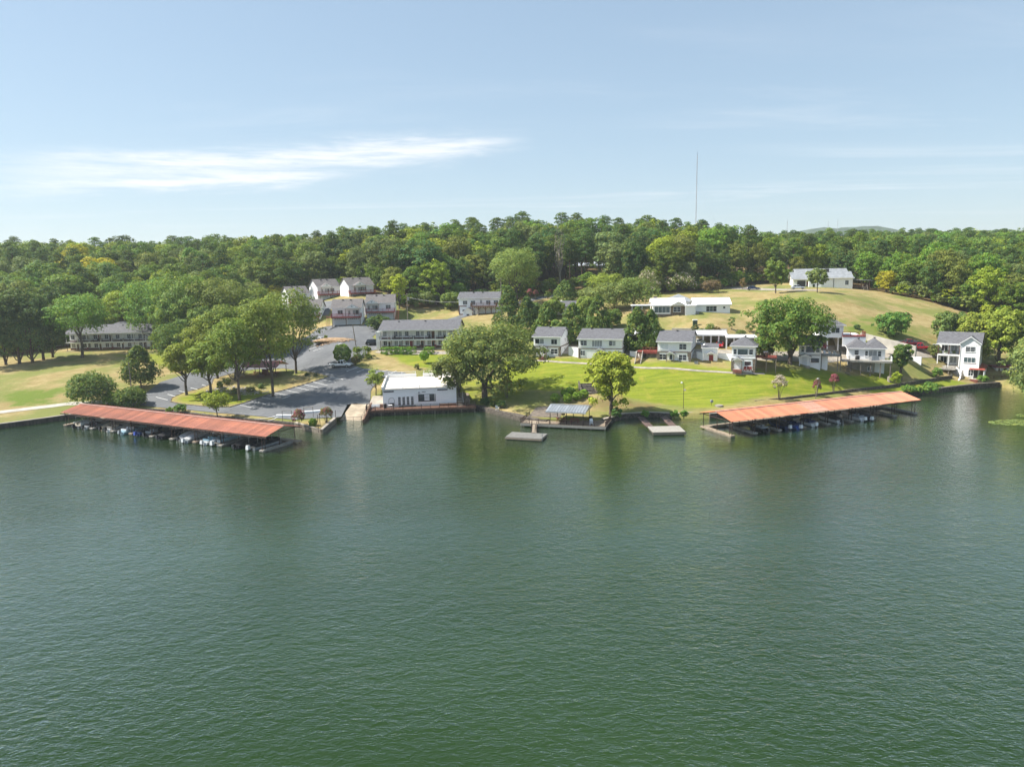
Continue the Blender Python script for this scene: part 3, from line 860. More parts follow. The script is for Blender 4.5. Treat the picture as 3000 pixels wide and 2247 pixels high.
SOLARB = mat('deep_blue_paint', (.03, .07, .25), .4, var=.1)

FACE = {'f': 0.0, 'r': math.pi / 2, 'b': math.pi, 'l': -math.pi / 2}
CACHE = {}


def span(o, ang, x):
    """length of a line from o at angle ang that ends at picture column x"""
    d = np.array([math.cos(ang), math.sin(ang), 0]); lo, hi = 0.3, 120
    s = 1 if pxof(o + d)[0] > pxof(o)[0] else -1
    for _ in range(50):
        m = (lo + hi) / 2
        if s * (pxof(o + d * m)[0] - x) < 0: lo = m
        else: hi = m
    return lo


def root_at(name, x, y, z, deg, xr, label, cat='house', group=None, xd=None):
    """thing whose front left base corner stands at (x, y); its front runs at deg to picture column xr"""
    o = at(x, y, z); a = math.radians(deg); w = span(o, a, xr)
    e = empty(name, o, a, label, cat, group)
    d = None
    if xd is not None:
        d = span(o + w * np.array([math.cos(a), math.sin(a), 0]), a + math.pi / 2, xd)
    return e, w, d


def shared(key, make, name, parent, loc, rz, material):
    if key not in CACHE:
        CACHE[key] = make().mesh(name); CACHE[key].materials.append(material)
    o = mobj(name, CACHE[key], parent); o.location = loc; o.rotation_euler = (0, 0, rz)
    return o


def facepos(face, u, z, w, d, off=0.0):
    if face == 'f': return (u, -off, z)
    if face == 'r': return (w + off, u, z)
    if face == 'l': return (-off, d - u, z)
    return (w - u, d + off, z)


def window(root, face, u, z, ww, wh, W, D, cols=2, rows=2, glass=None, frame=None, off=0.0, sill=True):
    """window centred at u along a face, sill height z"""
    glass = glass or GLASS; frame = frame or WHITE2
    ww, wh = round(ww, 2), round(wh, 2); t = .07
    def mk():
        b = MB(); x = ww / 2
        b.box(-x, x, -.07, -.003, 0, t); b.box(-x, x, -.07, -.003, wh - t, wh)
        b.box(-x, -x + t, -.068, -.003, t, wh - t); b.box(x - t, x, -.068, -.003, t, wh - t)
        if sill: b.box(-x - .06, x + .06, -.12, -.004, -.07, -.002)
        return b
    o = shared(('win', ww, wh, frame.name, sill), mk, 'window', root, facepos(face, u, z, W, D, off), FACE[face], frame)
    cw = (ww - 2 * t) / cols
    for i in range(cols):
        c = -ww / 2 + t + (i + .5) * cw
        g = glass[i % len(glass)] if isinstance(glass, (list, tuple)) else glass
        shared(('pane', round(cw, 3), wh, g.name), lambda: MB().box(-cw / 2, cw / 2, -.03, -.004, t, wh - t), 'pane', o, (c, 0, 0), 0, g)
    def mn():
        b = MB(); x = ww / 2 - t
        for i in range(1, cols): b.box(-x + i * cw - .035, -x + i * cw + .035, -.062, -.031, t, wh - t)
        for j in range(1, rows):
            q = wh * j / rows
            for i in range(cols): b.box(-x + i * cw + .037, -x + (i + 1) * cw - .037, -.055, -.031, q - .022, q + .022)
        return b
    if cols > 1 or rows > 1:
        shared(('mun', ww, wh, cols, rows, frame.name), mn, 'muntin', o, (0, 0, 0), 0, frame)
    return o


def door(root, face, u, z, ww, wh, W, D, m, off=0.0, glass=None):
    ww, wh = round(ww, 2), round(wh, 2)
    def mk():
        return MB().box(-ww / 2, ww / 2, -.045, -.004, 0, wh)
    o = shared(('door', ww, wh, m.name), mk, 'door', root, facepos(face, u, z, W, D, off), FACE[face], m)
    shared(('dfr', ww, wh), lambda: MB().box(-ww / 2 - .1, -ww / 2 - .002, -.08, -.005, 0, wh + .1).box(ww / 2 + .002, ww / 2 + .1, -.08, -.005, 0, wh + .1).box(-ww / 2 - .002, ww / 2 + .002, -.08, -.005, wh + .002, wh + .1), 'door_frame', o, (0, 0, 0), 0, WHITE2)
    shared(('hnd', ww), lambda: MB().box(ww / 2 - .14, ww / 2 - .08, -.1, -.046, 1.0, 1.1), 'handle', o, (0, 0, 0), 0, GREYM)
    if glass:
        shared(('dgl', ww, wh, glass.name), lambda: MB().box(-ww * .32, ww * .32, -.056, -.046, wh * .3, wh * .9), 'pane', o, (0, 0, 0), 0, glass)
    return o


def garage_door(root, u, z, ww, wh, W, D, m=None):
    m = m or GAR; ww = round(ww, 2)
    o = shared(('gd', ww, wh, m.name), lambda: MB().box(-ww / 2 - .12, -ww / 2, -.09, -.004, 0, wh + .12).box(ww / 2, ww / 2 + .12, -.09, -.004, 0, wh + .12).box(-ww / 2, ww / 2, -.09, -.004, wh, wh + .12), 'garage_door', root, facepos('f', u, z, W, D), 0, WHITE2)
    k = 4; h = wh / k
    for i in range(k):
        shared(('gp', ww, round(h, 3), m.name), lambda: MB().box(-ww / 2, ww / 2, -.05, -.006, .012, h - .012), 'panel', o, (0, 0, i * h), 0, m)
    n = max(4, int(ww / .62))
    for i in range(n):
        shared(('gw', round(ww / n, 3)), lambda: MB().box(-ww / n * .33, ww / n * .33, -.062, -.051, h * .28, h * .72), 'pane', o, (-ww / 2 + (i + .5) * ww / n, 0, (k - 1) * h), 0, GLASS)
    return o


def gable_roof(root, x0, x1, y0, y1, z, rise, m, over=.35, th=.16, axis='x', name='roof', gable=None):
    """two roof slabs meeting at a ridge; optional gable triangles in wall material"""
    b = MB()
    if axis == 'x':
        c = (y0 + y1) / 2; k = rise / ((y1 - y0) / 2); e = z - k * over; X0, X1 = x0 - over, x1 + over
        for s, ye in ((1, y0 - over), (-1, y1 + over)):
            p = [(X0, ye, e), (X1, ye, e), (X1, c, z + rise), (X0, c, z + rise)]
            if s < 0: p = [p[1], p[0], p[3], p[2]]
            b.hexa(p + [(q[0], q[1], q[2] + th) for q in p])
    else:
        c = (x0 + x1) / 2; k = rise / ((x1 - x0) / 2); e = z - k * over; Y0, Y1 = y0 - over, y1 + over
        for s, xe in ((1, x0 - over), (-1, x1 + over)):
            p = [(xe, Y0, e), (c, Y0, z + rise), (c, Y1, z + rise), (xe, Y1, e)]
            if s < 0: p = [p[1], p[0], p[3], p[2]]
            b.hexa(p + [(q[0], q[1], q[2] + th) for q in p])
    r = b.build(name, m, root)
    if axis == 'x':
        for ye, s in ((y0 - over, -1), (y1 + over, 1)):
            MB().box(X0, X1, min(ye, ye + s * .03), max(ye, ye + s * .03), e - .12, e + th - .03).build('fascia', WHITE2, r)
    else:
        for ye, s in ((Y0, -1), (Y1, 1)):
            for xe in (x0 - over, x1 + over):
                MB().prism([(xe, ye + s * .004, e - .1), (c, ye + s * .004, z + rise - .1), (c, ye + s * .004, z + rise + th - .03), (xe, ye + s * .004, e + th - .03)], (0, s * .04, 0)).build('fascia', WHITE2, r)
    if gable is not None:
        if axis == 'x':
            for xx, s in ((x0, 1), (x1, -1)):
                MB().prism([(xx, y0, z), (xx, y1, z), (xx, c, z + rise - .02)], (s * .15, 0, 0)).build('gable', gable, root)
        else:
            for yy, s in ((y0, 1), (y1, -1)):
                MB().prism([(x0, yy, z), (x1, yy, z), (c, yy, z + rise - .02)], (0, s * .15, 0)).build('gable', gable, root)
    return r


def hip_roof(root, x0, x1, y0, y1, z, rise, m, over=.35, th=.14, name='roof'):
    X0, X1, Y0, Y1 = x0 - over, x1 + over, y0 - over, y1 + over
    h = min(X1 - X0, Y1 - Y0) / 2
    if X1 - X0 >= Y1 - Y0: a, b = (X0 + h, (Y0 + Y1) / 2), (X1 - h - .01, (Y0 + Y1) / 2)
    else: a, b = ((X0 + X1) / 2, Y0 + h), ((X0 + X1) / 2, Y1 - h - .01)
    v = [(X0, Y0, z), (X1, Y0, z), (X1, Y1, z), (X0, Y1, z), (X0, Y0, z + th), (X1, Y0, z + th), (X1, Y1, z + th), (X0, Y1, z + th), (*a, z + rise), (*b, z + rise)]
    if X1 - X0 >= Y1 - Y0: top = [(4, 5, 9, 8), (5, 6, 9), (6, 7, 8, 9), (7, 4, 8)]
    else: top = [(4, 5, 8), (5, 6, 9, 8), (6, 7, 9), (7, 4, 8, 9)]
    r = MB().add(v, [(0, 3, 2, 1), (0, 1, 5, 4), (1, 2, 6, 5), (2, 3, 7, 6), (3, 0, 4, 7)] + top).build(name, m, root)
    MB().box(X0, X1, Y0 - .03, Y0 - .002, z - .1, z + th - .02).box(X1 + .002, X1 + .03, Y0, Y1, z - .1, z + th - .02).box(X0 - .03, X0 - .002, Y0, Y1, z - .1, z + th - .02).build('fascia', WHITE2, r)
    return r


def vents(root, pts):
    for p in pts:
        shared('vent', lambda: MB().tube((0, 0, -.2), (0, 0, .3), .13, .13, 8).box(-.26, .26, -.26, .26, .3, .42), 'roof_vent', root, p, 0, BLACK)


def railing(root, pts, h, m, gap=1.9, bal=.28, rail=.07, z0=.1):
    """posts, rails and balusters along a line of points"""
    b = MB()
    first = True
    for a, c in zip(pts[:-1], pts[1:]):
        a = np.array(a, float); c = np.array(c, float); L = np.linalg.norm(c - a); n = max(1, round(L / gap))
        b.bar(a + (0, 0, h - .04), c + np.array((0, 0, h - .04)), rail * 1.3, rail); b.bar(a + (0, 0, z0), c + np.array((0, 0, z0)), rail, rail)
        if bal:
            k = int(L / bal)
            for i in range(1, k):
                q = a + (c - a) * i / k; b.bar(q + (0, 0, z0 + rail / 2), q + (0, 0, h - .04 - rail / 2), .04, .04)
        for i in range(0 if first else 1, n + 1):
            q = a + (c - a) * i / n
            shared(('post', h, m.name), lambda: MB().box(-.055, .055, -.055, .055, 0, h + .06), 'post', root, tuple(q), 0, m)
        first = False
    return b.build('railing', m, root)


def stairs(root, x0, x1, y0, y1, z0, z1, m, n=6, axis='y', name='stairs'):
    b = MB()
    for i in range(n):
        t0, t1 = i / n, (i + 1) / n; z = z0 + (z1 - z0) * t1
        if axis == 'y': b.box(x0, x1, y0 + (y1 - y0) * t0, y0 + (y1 - y0) * t1 - .004, z - .09, z)
        else: b.box(x0 + (x1 - x0) * t0, x0 + (x1 - x0) * t1 - .004, y0, y1, z - .09, z)
    return b.build(name, m, root)


def walls(root, x0, x1, y0, y1, z0, z1, m, name='wall'):
    return MB().box(x0, x1, y0, y1, z0, z1).build(name, m, root)


def hood(root, u, z, ww, dep, m, rise=.6, posts=None, pz=0, pm=None):
    """little gabled porch roof on the front"""
    r = gable_roof(root, u - ww / 2, u + ww / 2, -dep, -.02, z, rise, m, over=.15, th=.09, axis='y', name='porch_roof', gable=WHITE)
    if posts is not None:
        for s in (-1, 1):
            shared(('ppost', round(z - pz, 2), (pm or WHITE2).name), lambda: MB().box(-.09, .09, -.09, .09, 0, z - pz), 'porch_post', root, (u + s * (ww / 2 - .12), -dep + .12, pz), 0, pm or WHITE2)
    return r
# ------------------------------------------------------------------ cottages along the lawn
def quoin(root, x, y, z0, z1, seed, sx=1):
    """rough stones up a wall corner"""
    rng = np.random.default_rng(seed); z = z0; q = MB()
    while z < z1:
        h = rng.uniform(.22, .38); a = rng.uniform(.3, .7); c = rng.uniform(.25, .5)
        o = MB().box(min(x, x - sx * a) - (.07 if sx > 0 else .05), max(x, x - sx * a) + .07, y - .09, y + c, z, min(z + h - .03, z1)).build('stone', STONE, root); z += h


def cottage_a():
    r, w, d = root_at('cottage', 1564, 1045, 8.3, -18, 1642, 'white two-storey cottage with a red-stepped gabled porch, nearest the big spreading oak', xd=1669)
    walls(r, 0, w, 0, d, -1.6, 2.55, WHITE, 'lower_wall'); walls(r, -.12, w + .12, -.12, d + .1, 2.55, 2.8, STONE, 'stone_band')
    walls(r, 0, w, 0, d, 2.8, 5.3, WHITE, 'upper_wall')
    rf = gable_roof(r, 0, w, 0, d, 5.3, 1.9, SHING, gable=WHITE, over=.4); vents(rf, [(w * .45, d * .46, 7.1)])
    window(r, 'f', w * .22, 3.35, w * .34, 1.35, w, d, 2, 1, [GLASS, CURTAIN]); window(r, 'f', w * .77, 3.25, w * .23, 1.35, w, d, 2, 1, GLASS)
    window(r, 'f', w * .17, .9, w * .19, 1.3, w, d, 2, 2); window(r, 'f', w * .77, .75, w * .26, 1.4, w, d, 2, 2)
    door(r, 'f', w * .40, .25, .95, 2.0, w, d, WHITE2, glass=GLASS); hood(r, w * .39, 2.35, 2.0, 1.3, SHING, .62, True, 0, STONE)
    walls(r, w * .39 - 1, w * .39 + 1, -1.4, -.01, -1, .2, CONC, 'porch_floor'); stairs(r, w * .39 - .95, w * .39 + .95, -2.3, -1.41, -.6, .2, REDW, 3)
    window(r, 'r', d * .5, 3.4, .6, 1.0, w, d, 1, 2); window(r, 'r', d * .45, .9, .7, 1.1, w, d, 1, 2)
    for i, c in enumerate(((w, 0, 1), (0, 0, -1))): quoin(r, c[0], c[1], -.5, 2.5, 3 + i, c[2])


def cottage_b():
    r, w, d = root_at('cottage', 1695, 1051, 8.1, -16, 1822, 'long white cottage with three upper windows, behind the yellow-green sycamore', xd=1843)
    walls(r, 0, w, 0, d, -1.6, 2.5, WHITE, 'lower_wall'); walls(r, -.1, w + .1, -.1, d + .1, 2.5, 2.72, STONE, 'stone_band'); walls(r, 0, w, 0, d, 2.72, 5.1, WHITE, 'upper_wall')
    rf = gable_roof(r, 0, w, 0, d, 5.1, 1.8, SHING, gable=WHITE, over=.4); vents(rf, [(w * .2, d * .46, 6.8), (w * .68, d * .46, 6.8)])
    window(r, 'f', w * .12, 3.35, 1.7, 1.3, w, d, 2, 2); window(r, 'f', w * .43, 3.1, 2.6, 1.6, w, d, 4, 1, CURTAIN); window(r, 'f', w * .78, 3.35, 1.7, 1.3, w, d, 2, 2, [GLASS, CURTAIN])
    window(r, 'f', w * .1, .8, 1.2, 1.3, w, d, 2, 2); window(r, 'f', w * .85, .8, 1.4, 1.3, w, d, 2, 2); door(r, 'f', w * .5, .2, .95, 2, w, d, WHITE2, glass=GLASS)
    hood(r, w * .5, 2.3, 2, 1.2, SHING, .6, True, 0)
    window(r, 'r', d * .5, 3.4, .6, 1, w, d, 1, 2)
    quoin(r, 0, 0, -.5, 2.4, 8, -1)


def cottage_c():
    r, w, d = root_at('cottage', 1926, 1063, 7.6, -19, 2023, 'white two-storey cottage with stone corners, beside the outdoor stair and red deck', xd=2038)
    d = max(d, 6.0)
    walls(r, 0, w, 0, d, -1.6, 2.6, WHITE, 'lower_wall'); walls(r, -.12, w + .12, -.12, d, 2.6, 2.86, STONE, 'stone_band'); walls(r, 0, w, 0, d, 2.86, 5.3, WHITE, 'upper_wall')
    rf = gable_roof(r, 0, w, 0, d, 5.3, 1.9, SHING, gable=WHITE, over=.4); vents(rf, [(w * .5, d * .45, 7.0)])
    window(r, 'f', w * .2, 3.3, 2.0, 1.5, w, d, 2, 1, SHADEW); window(r, 'f', w * .76, 3.3, 1.75, 1.45, w, d, 2, 2)
    window(r, 'f', w * .16, .8, 1.75, 1.4, w, d, 2, 2); window(r, 'f', w * .76, .7, 1.9, 1.45, w, d, 2, 2)
    door(r, 'f', w * .41, .3, .95, 2.0, w, d, WHITE2, glass=GLASS); hood(r, w * .4, 2.35, 2.0, 1.3, SHING, .62, True, 0, STONE)
    walls(r, w * .4 - 1, w * .4 + 1, -1.4, -.01, -1, .22, CONC, 'porch_floor'); stairs(r, w * .4 - .95, w * .4 + .95, -2.3, -1.41, -.5, .22, REDW, 3)
    for i, c in enumerate(((w, 0, 1), (0, 0, -1))): quoin(r, c[0], c[1], -.5, 2.55, 13 + i, c[2])
    # outdoor deck and stair at its left
    k = empty('wood_deck', r.matrix_basis @ Vector((-5.2, 1.0, 0)), r.rotation_euler[2], 'red-brown wooden deck with a flight of steps, between two white cottages', 'deck')
    MB().box(0, 5.1, 0, 3.6, 2.45, 2.62).build('floor', REDW, k)
    MB().box(0, 5.1, -.06, -.004, 2.1, 2.62).build('fascia', REDW, k)
    for x in (.15, 2.5, 4.9):
        for y in (.15, 3.4): MB().box(x - .09, x + .09, y - .09, y + .09, -1, 2.44).build('post', TIMBER, k)
    railing(k, [(1.5, .05, 2.62), (5.05, .05, 2.62)], 1.0, REDW)
    MB().box(2.3, 5.05, .6, .7, -.8, 2.0).build('lattice_panel', TIMBER, k)
    st = stairs(k, .15, 1.35, -3.4, -.06, -.3, 2.5, BROWNW, 11)
    for x in (.05, 1.45): MB().hexa([(x - .06, -3.5, -.4), (x + .06, -3.5, -.4), (x + .06, 0, 2.3), (x - .06, 0, 2.3), (x - .06, -3.5, .15), (x + .06, -3.5, .15), (x + .06, 0, 2.85), (x - .06, 0, 2.85)]).build('stringer', CONCP, st)


def pump_house():
    r, w, d = root_at('pump_house', 2056, 1066, 7.3, -17, 2101, 'small white shed-like tower with a red door and gabled hood', 'shed')
    d = 3.2
    walls(r, 0, w, 0, d, -1.2, 4.0, WHITE); gable_roof(r, 0, w, 0, d, 4.0, .75, SHING, over=.25, gable=WHITE)
    door(r, 'f', w * .6, .15, 1.0, 2.1, w, d, DOORR); hood(r, w * .6, 2.5, 2.0, .9, SHING, .55)
    dish = MB()
    for i in range(10):
        a, b = i * .6283, (i + 1) * .6283
        for r0, r1, z0, z1 in ((0, .35, 0, .06), (.35, .65, .06, .2)):
            dish.add([(r0 * math.cos(a), -z0 * 2, r0 * math.sin(a)), (r1 * math.cos(a), -z1 * 2, r1 * math.sin(a)), (r1 * math.cos(b), -z1 * 2, r1 * math.sin(b)), (r0 * math.cos(b), -z0 * 2, r0 * math.sin(b))], [(0, 1, 2, 3)])
    o = dish.build('satellite_dish', GREYM, r); o.location = (.1, .2, 5.2)
    MB().tube((0, .05, 0), (0, .25, -1), .04).build('mast', GREYM, o)


def garden_walls():
    for (x0, y0, x1, y1, z, h, lab) in ((2038, 1063, 2057, 1066, 7.4, 2.6, 'white garden wall joining the cottage with stone corners to the shed with the red door'),
                                        (2101, 1066, 2143, 1070, 7.1, 2.5, 'white garden wall right of the shed with the red door'),
                                        (1664, 1047, 1696, 1050, 8.2, 2.6, 'white garden wall between two white cottages near the oak'),
                                        (1843, 1052, 1880, 1056, 8.0, 1.9, 'white garden wall behind the yellow-green sycamore')):
        a = at(x0, y0, z); b = at(x1, y1, z); L = np.linalg.norm(b - a)
        e = empty('garden_wall', a, math.atan2(b[1] - a[1], b[0] - a[0]), lab, 'wall')
        MB().box(.05, L - .05, .2, .45, -1.2, h).build('wall', WHITE, e); MB().box(.02, L - .02, .15, .5, h, h + .09).build('coping', WHITE2, e)
    e = empty('utility_box', at(2035, 1068, 7.4) + np.array([0.2, -.6, 0]), -.3, 'grey air-conditioning unit beside the cottage with stone corners', 'air conditioner')
    MB().box(-.4, .4, -.4, .4, -.2, .85).build('case', GREYM, e); MB().tube((0, 0, .851), (0, 0, .9), .3, .3, 12).build('fan_guard', DARK, e)


def cottage_d():
    r, w, d = root_at('cottage', 2142, 1083, 6.8, -21, 2211, 'white cottage with a wide upper picture window, left of the round oak', xd=2234)
    d = 6.4
    walls(r, 0, w, 0, d, -1.5, 2.7, WHITE, 'lower_wall'); walls(r, -.1, w + .1, -.1, d, 2.7, 2.9, WHITE2, 'band'); walls(r, 0, w, 0, d, 2.9, 5.5, WHITE, 'upper_wall')
    rf = hip_roof(r, 0, w, 0, d, 5.5, 2.0, SHING, .45); vents(rf, [(w * .55, d * .5, 7.3)])
    window(r, 'f', w * .47, 3.45, w * .44, 1.45, w, d, 1, 1, GLASSG); window(r, 'f', w * .14, 3.55, w * .15, 1.3, w, d, 1, 2); window(r, 'f', w * .82, 3.55, w * .18, 1.3, w, d, 1, 2)
    o = window(r, 'f', w * .70, 1.0, 1.5, 1.1, w, d, 1, 1)
    for s in (-1, 1): MB().box(s * 1.0 - .2, s * 1.0 + .2, -.05, -.004, 0, 1.1).build('shutter', BLUEW, o)
    door(r, 'f', w * .28, .3, .95, 2.0, w, d, WHITE2); hood(r, w * .28, 2.4, 2.1, 1.4, SHING, .65, True, 0, TIMBER)
    walls(r, w * .28 - 1, w * .28 + 1, -1.5, -.01, -1, .25, CONC, 'porch_floor'); stairs(r, w * .28 - 1, w * .28 + 1, -2.4, -1.51, -.5, .25, REDW, 3)
    quoin(r, w, 0, -.5, 2.6, 21, 1); quoin(r, 0, 0, -.5, 2.6, 22, -1)
    window(r, 'r', d * .4, 3.5, 1.0, 1.2, w, d, 1, 2)
    k = empty('wood_deck', r.matrix_basis @ Vector((w + .1, 1.2, 0)), r.rotation_euler[2], 'red-brown raised deck at the right side of the hip-roofed white cottage', 'deck')
    MB().box(0, 4.6, 0, 4.4, 2.75, 2.95).build('floor', REDW, k); railing(k, [(0, .05, 2.95), (4.55, .05, 2.95), (4.55, 4.3, 2.95)], 1.0, BROWNW)
    for x in (.2, 2.3, 4.4): MB().box(x - .08, x + .08, .1, .26, -.8, 2.74).build('post', TIMBER, k)
    g = empty('barbecue_grill', r.matrix_basis @ Vector((w + 2.2, 2.6, 2.95)), .3, 'dark barbecue grill on the red-brown raised deck', 'grill')
    MB().box(-.5, .5, -.28, .28, .55, .95).build('body', DARK, g); MB().tube((-.5, 0, .96), (.5, 0, .96), .28, .28, 10).build('lid', GREYM, g)
    for x in (-.4, .4): MB().box(x - .03, x + .03, -.2, .2, 0, .549).build('leg', DARK, g)
    for i, x in enumerate((.2, .9, 1.5)):
        c = empty('lawn_chair', r.matrix_basis @ Vector((w * .28 + 1.4 + x, -1.2 + .1 * i, 0)), r.rotation_euler[2] + .2 * (i - 1), ('red lawn chair nearest the porch steps of the hip-roofed cottage', 'middle red lawn chair in front of the hip-roofed cottage', 'red lawn chair by the stone corner of the hip-roofed cottage')[i], 'chair', 'red chairs before the cottage')
        chair_parts(c, REDW)
    return r


def chair_parts(c, m, s=1.0):
    MB().box(-.27 * s, .27 * s, -.27 * s, .25 * s, .34 * s, .40 * s).build('seat', m, c)
    MB().hexa([(-.27 * s, .2 * s, .41 * s), (.27 * s, .2 * s, .41 * s), (.27 * s, .26 * s, .41 * s), (-.27 * s, .26 * s, .41 * s), (-.24 * s, .38 * s, .98 * s), (.24 * s, .38 * s, .98 * s), (.24 * s, .44 * s, .98 * s), (-.24 * s, .44 * s, .98 * s)]).build('backrest', m, c)
    for x in (-.24, .24):
        for y in (-.24, .2): MB().box(x * s - .03, x * s + .03, y * s - .03, y * s + .03, 0, .339 * s).build('leg', m, c)
        MB().box(x * s * 1.15 - .05, x * s * 1.15 + .05, -.28 * s, .25 * s, .58 * s, .62 * s).build('armrest', m, c)


def cottage_e():
    r, w, d = root_at('cottage', 2341, 1073, 6.6, -20, 2402, 'white cottage with a grey deck on its right, right of the big round oak', xd=2417)
    d = max(d, 5.5)
    walls(r, 0, w, 0, d, -1.5, 2.7, WHITE, 'lower_wall'); walls(r, 0, w, 0, d, 2.72, 5.2, WHITE, 'upper_wall'); walls(r, -.05, w + .05, -.05, d, 2.62, 2.8, STONE, 'stone_band')
    gable_roof(r, 0, w, 0, d, 5.2, 1.9, SHING, over=.4, gable=BLUEW)
    window(r, 'f', w * .5, 3.35, w * .44, 1.5, w, d, 1, 1); window(r, 'f', w * .14, 3.4, w * .16, 1.4, w, d, 1, 2); window(r, 'f', w * .86, 3.4, w * .18, 1.4, w, d, 1, 2)
    window(r, 'f', w * .72, .9, 2.2, 1.2, w, d, 1, 1); door(r, 'f', w * .25, .2, 1.0, 2.1, w, d, SHADEW)
    hood(r, w * .26, 2.45, 2.6, 1.3, SHING, .6, True, 0); walls(r, w * .26 - 1.2, w * .26 + 1.2, -1.4, -.01, -1, .15, CONC, 'porch_floor')
    MB().box(w - .12, w + .08, -.12, -.02, -.8, 5.1).build('downpipe', WHITE2, r)
    k = empty('grey_deck', r.matrix_basis @ Vector((w + .15, .4, 0)), r.rotation_euler[2], 'grey wooden deck on tall posts at the right of a white cottage', 'deck')
    MB().box(0, 4.4, 0, 5, 2.45, 2.65).build('floor', DECKG, k); railing(k, [(0, .05, 2.65), (4.35, .05, 2.65), (4.35, 4.9, 2.65)], 1.0, TIMBER)
    for x in (.15, 3.7, 4.3): MB().box(x - .09, x + .09, .1, .28, -1.2, 2.44).build('post', TIMBER, k)
    MB().box(.05, 1.6, 1.2, 1.35, -1.0, 2.4).build('wall', WHITE, k)
    for i in range(3):
        c = empty('patio_chair', r.matrix_basis @ Vector((w + 1.1 + i * 1.1, 2.2 + .3 * (i % 2), 2.65)), i * 1.1, ('white patio chair by the cottage wall on the grey deck', 'white patio chair in the middle of the grey deck', 'white patio chair by the outer rail of the grey deck')[i], 'chair', 'patio chairs on the grey deck')
        chair_parts(c, WHITE2)
    u = empty('patio_umbrella', r.matrix_basis @ Vector((w + .9, 3.6, 2.65)), 0, 'closed dark red patio umbrella on the grey deck', 'umbrella')
    MB().tube((0, 0, 0), (0, 0, 2.6), .03).build('pole', GREYM, u)
    MB().loft([[(1.1 * math.cos(t), 1.1 * math.sin(t), 1.95) for t in np.linspace(0, 6.283, 9)[:-1]], [(.05 * math.cos(t), .05 * math.sin(t), 2.55) for t in np.linspace(0, 6.283, 9)[:-1]]]).build('canopy', DOORR, u)


def cottage_f():
    r, w, d = root_at('cottage', 2484, 1052, 7.3, -22, 2592, 'white cottage with twin hipped roofs above a long grey deck on posts', xd=2602)
    d = 7.5; zb = 0
    walls(r, 0, w, 0, d, -4.5, 2.7, WHITE); walls(r, -.03, w - 2.2, -1.0, -.01, -4.5, -.4, CONC, 'lower_wall')
    hip_roof(r, 0, w * .55, 0, d, 2.7, 2.1, SHING, .4); hip_roof(r, w * .48, w, -.25, d - .2, 2.75, 2.2, SHING, .4, name='side_roof')
    vents(r, [(w * .3, d * .5, 4.5), (w * .74, d * .5, 4.7)])
    window(r, 'f', w * .23, 1.0, 1.0, 1.3, w, d, 1, 2); window(r, 'f', w * .5, .8, .7, 1.4, w, d, 1, 2); window(r, 'f', w * .67, .5, 1.9, 1.8, w, d, 2, 1, CURTAIN); window(r, 'f', w * .85, .8, .8, 1.4, w, d, 1, 2)
    window(r, 'f', w * .6, -2.6, 1.0, 1.0, w, d, 1, 2, off=1.02)
    k = empty('long_deck', r.matrix_basis @ Vector((-1.6, -3.2, 0)), r.rotation_euler[2], 'long pale grey deck on posts before the twin-roofed cottage', 'deck')
    L = w + 2.9
    MB().box(0, L, 0, 3.15, -.12, .06).build('floor', DECKG, k); MB().box(0, L, -.06, -.003, -.35, .07).build('fascia', DECKG, k)
    for x in np.linspace(2.2, L - .3, 5): MB().box(x - .11, x + .11, .1, .3, -5.2, -.13).build('post', TIMBER, k)
    MB().tube((L - .3, .2, -5.6), (L - .3, .2, -3.6), .55, .5, 10).build('footing', CONC, k)
    railing(k, [(0, .06, .06), (1.8, .06, .06)], 1.0, BROWNW, bal=.3); railing(k, [(L - 2, .06, .06), (L - .06, .06, .06), (L - .06, 3.1, .06)], 1.0, WHITE2, bal=.3)
    stairs(k, .8, 2.0, -3.2, -.07, -3.6, -.1, TIMBER, 11)
    for i, (x, c_, l) in enumerate(((3.2, DARK, 'black covered barbecue on the long grey deck'), (w * .72 + 1, GREYM, 'grey covered spa tub on the long deck'))):
        g = empty('covered_grill' if i == 0 else 'spa_tub', r.matrix_basis @ Vector((x - 1.2, -1.5, .06)), 0, l, ('grill', 'spa')[i])
        q = (.45, .95)[i]
        MB().hexa([(-q, -.35 - i * .4, 0), (q, -.35 - i * .4, 0), (q, .35 + i * .4, 0), (-q, .35 + i * .4, 0), (-q * .8, -.3 - i * .3, .9), (q * .8, -.3 - i * .3, .9), (q * .8, .3 + i * .3, .9), (-q * .8, .3 + i * .3, .9)]).build('cover', c_, g)
        MB().box(-q * .7, q * .7, -.2, .2, .9, 1.05).build('top', c_, g)


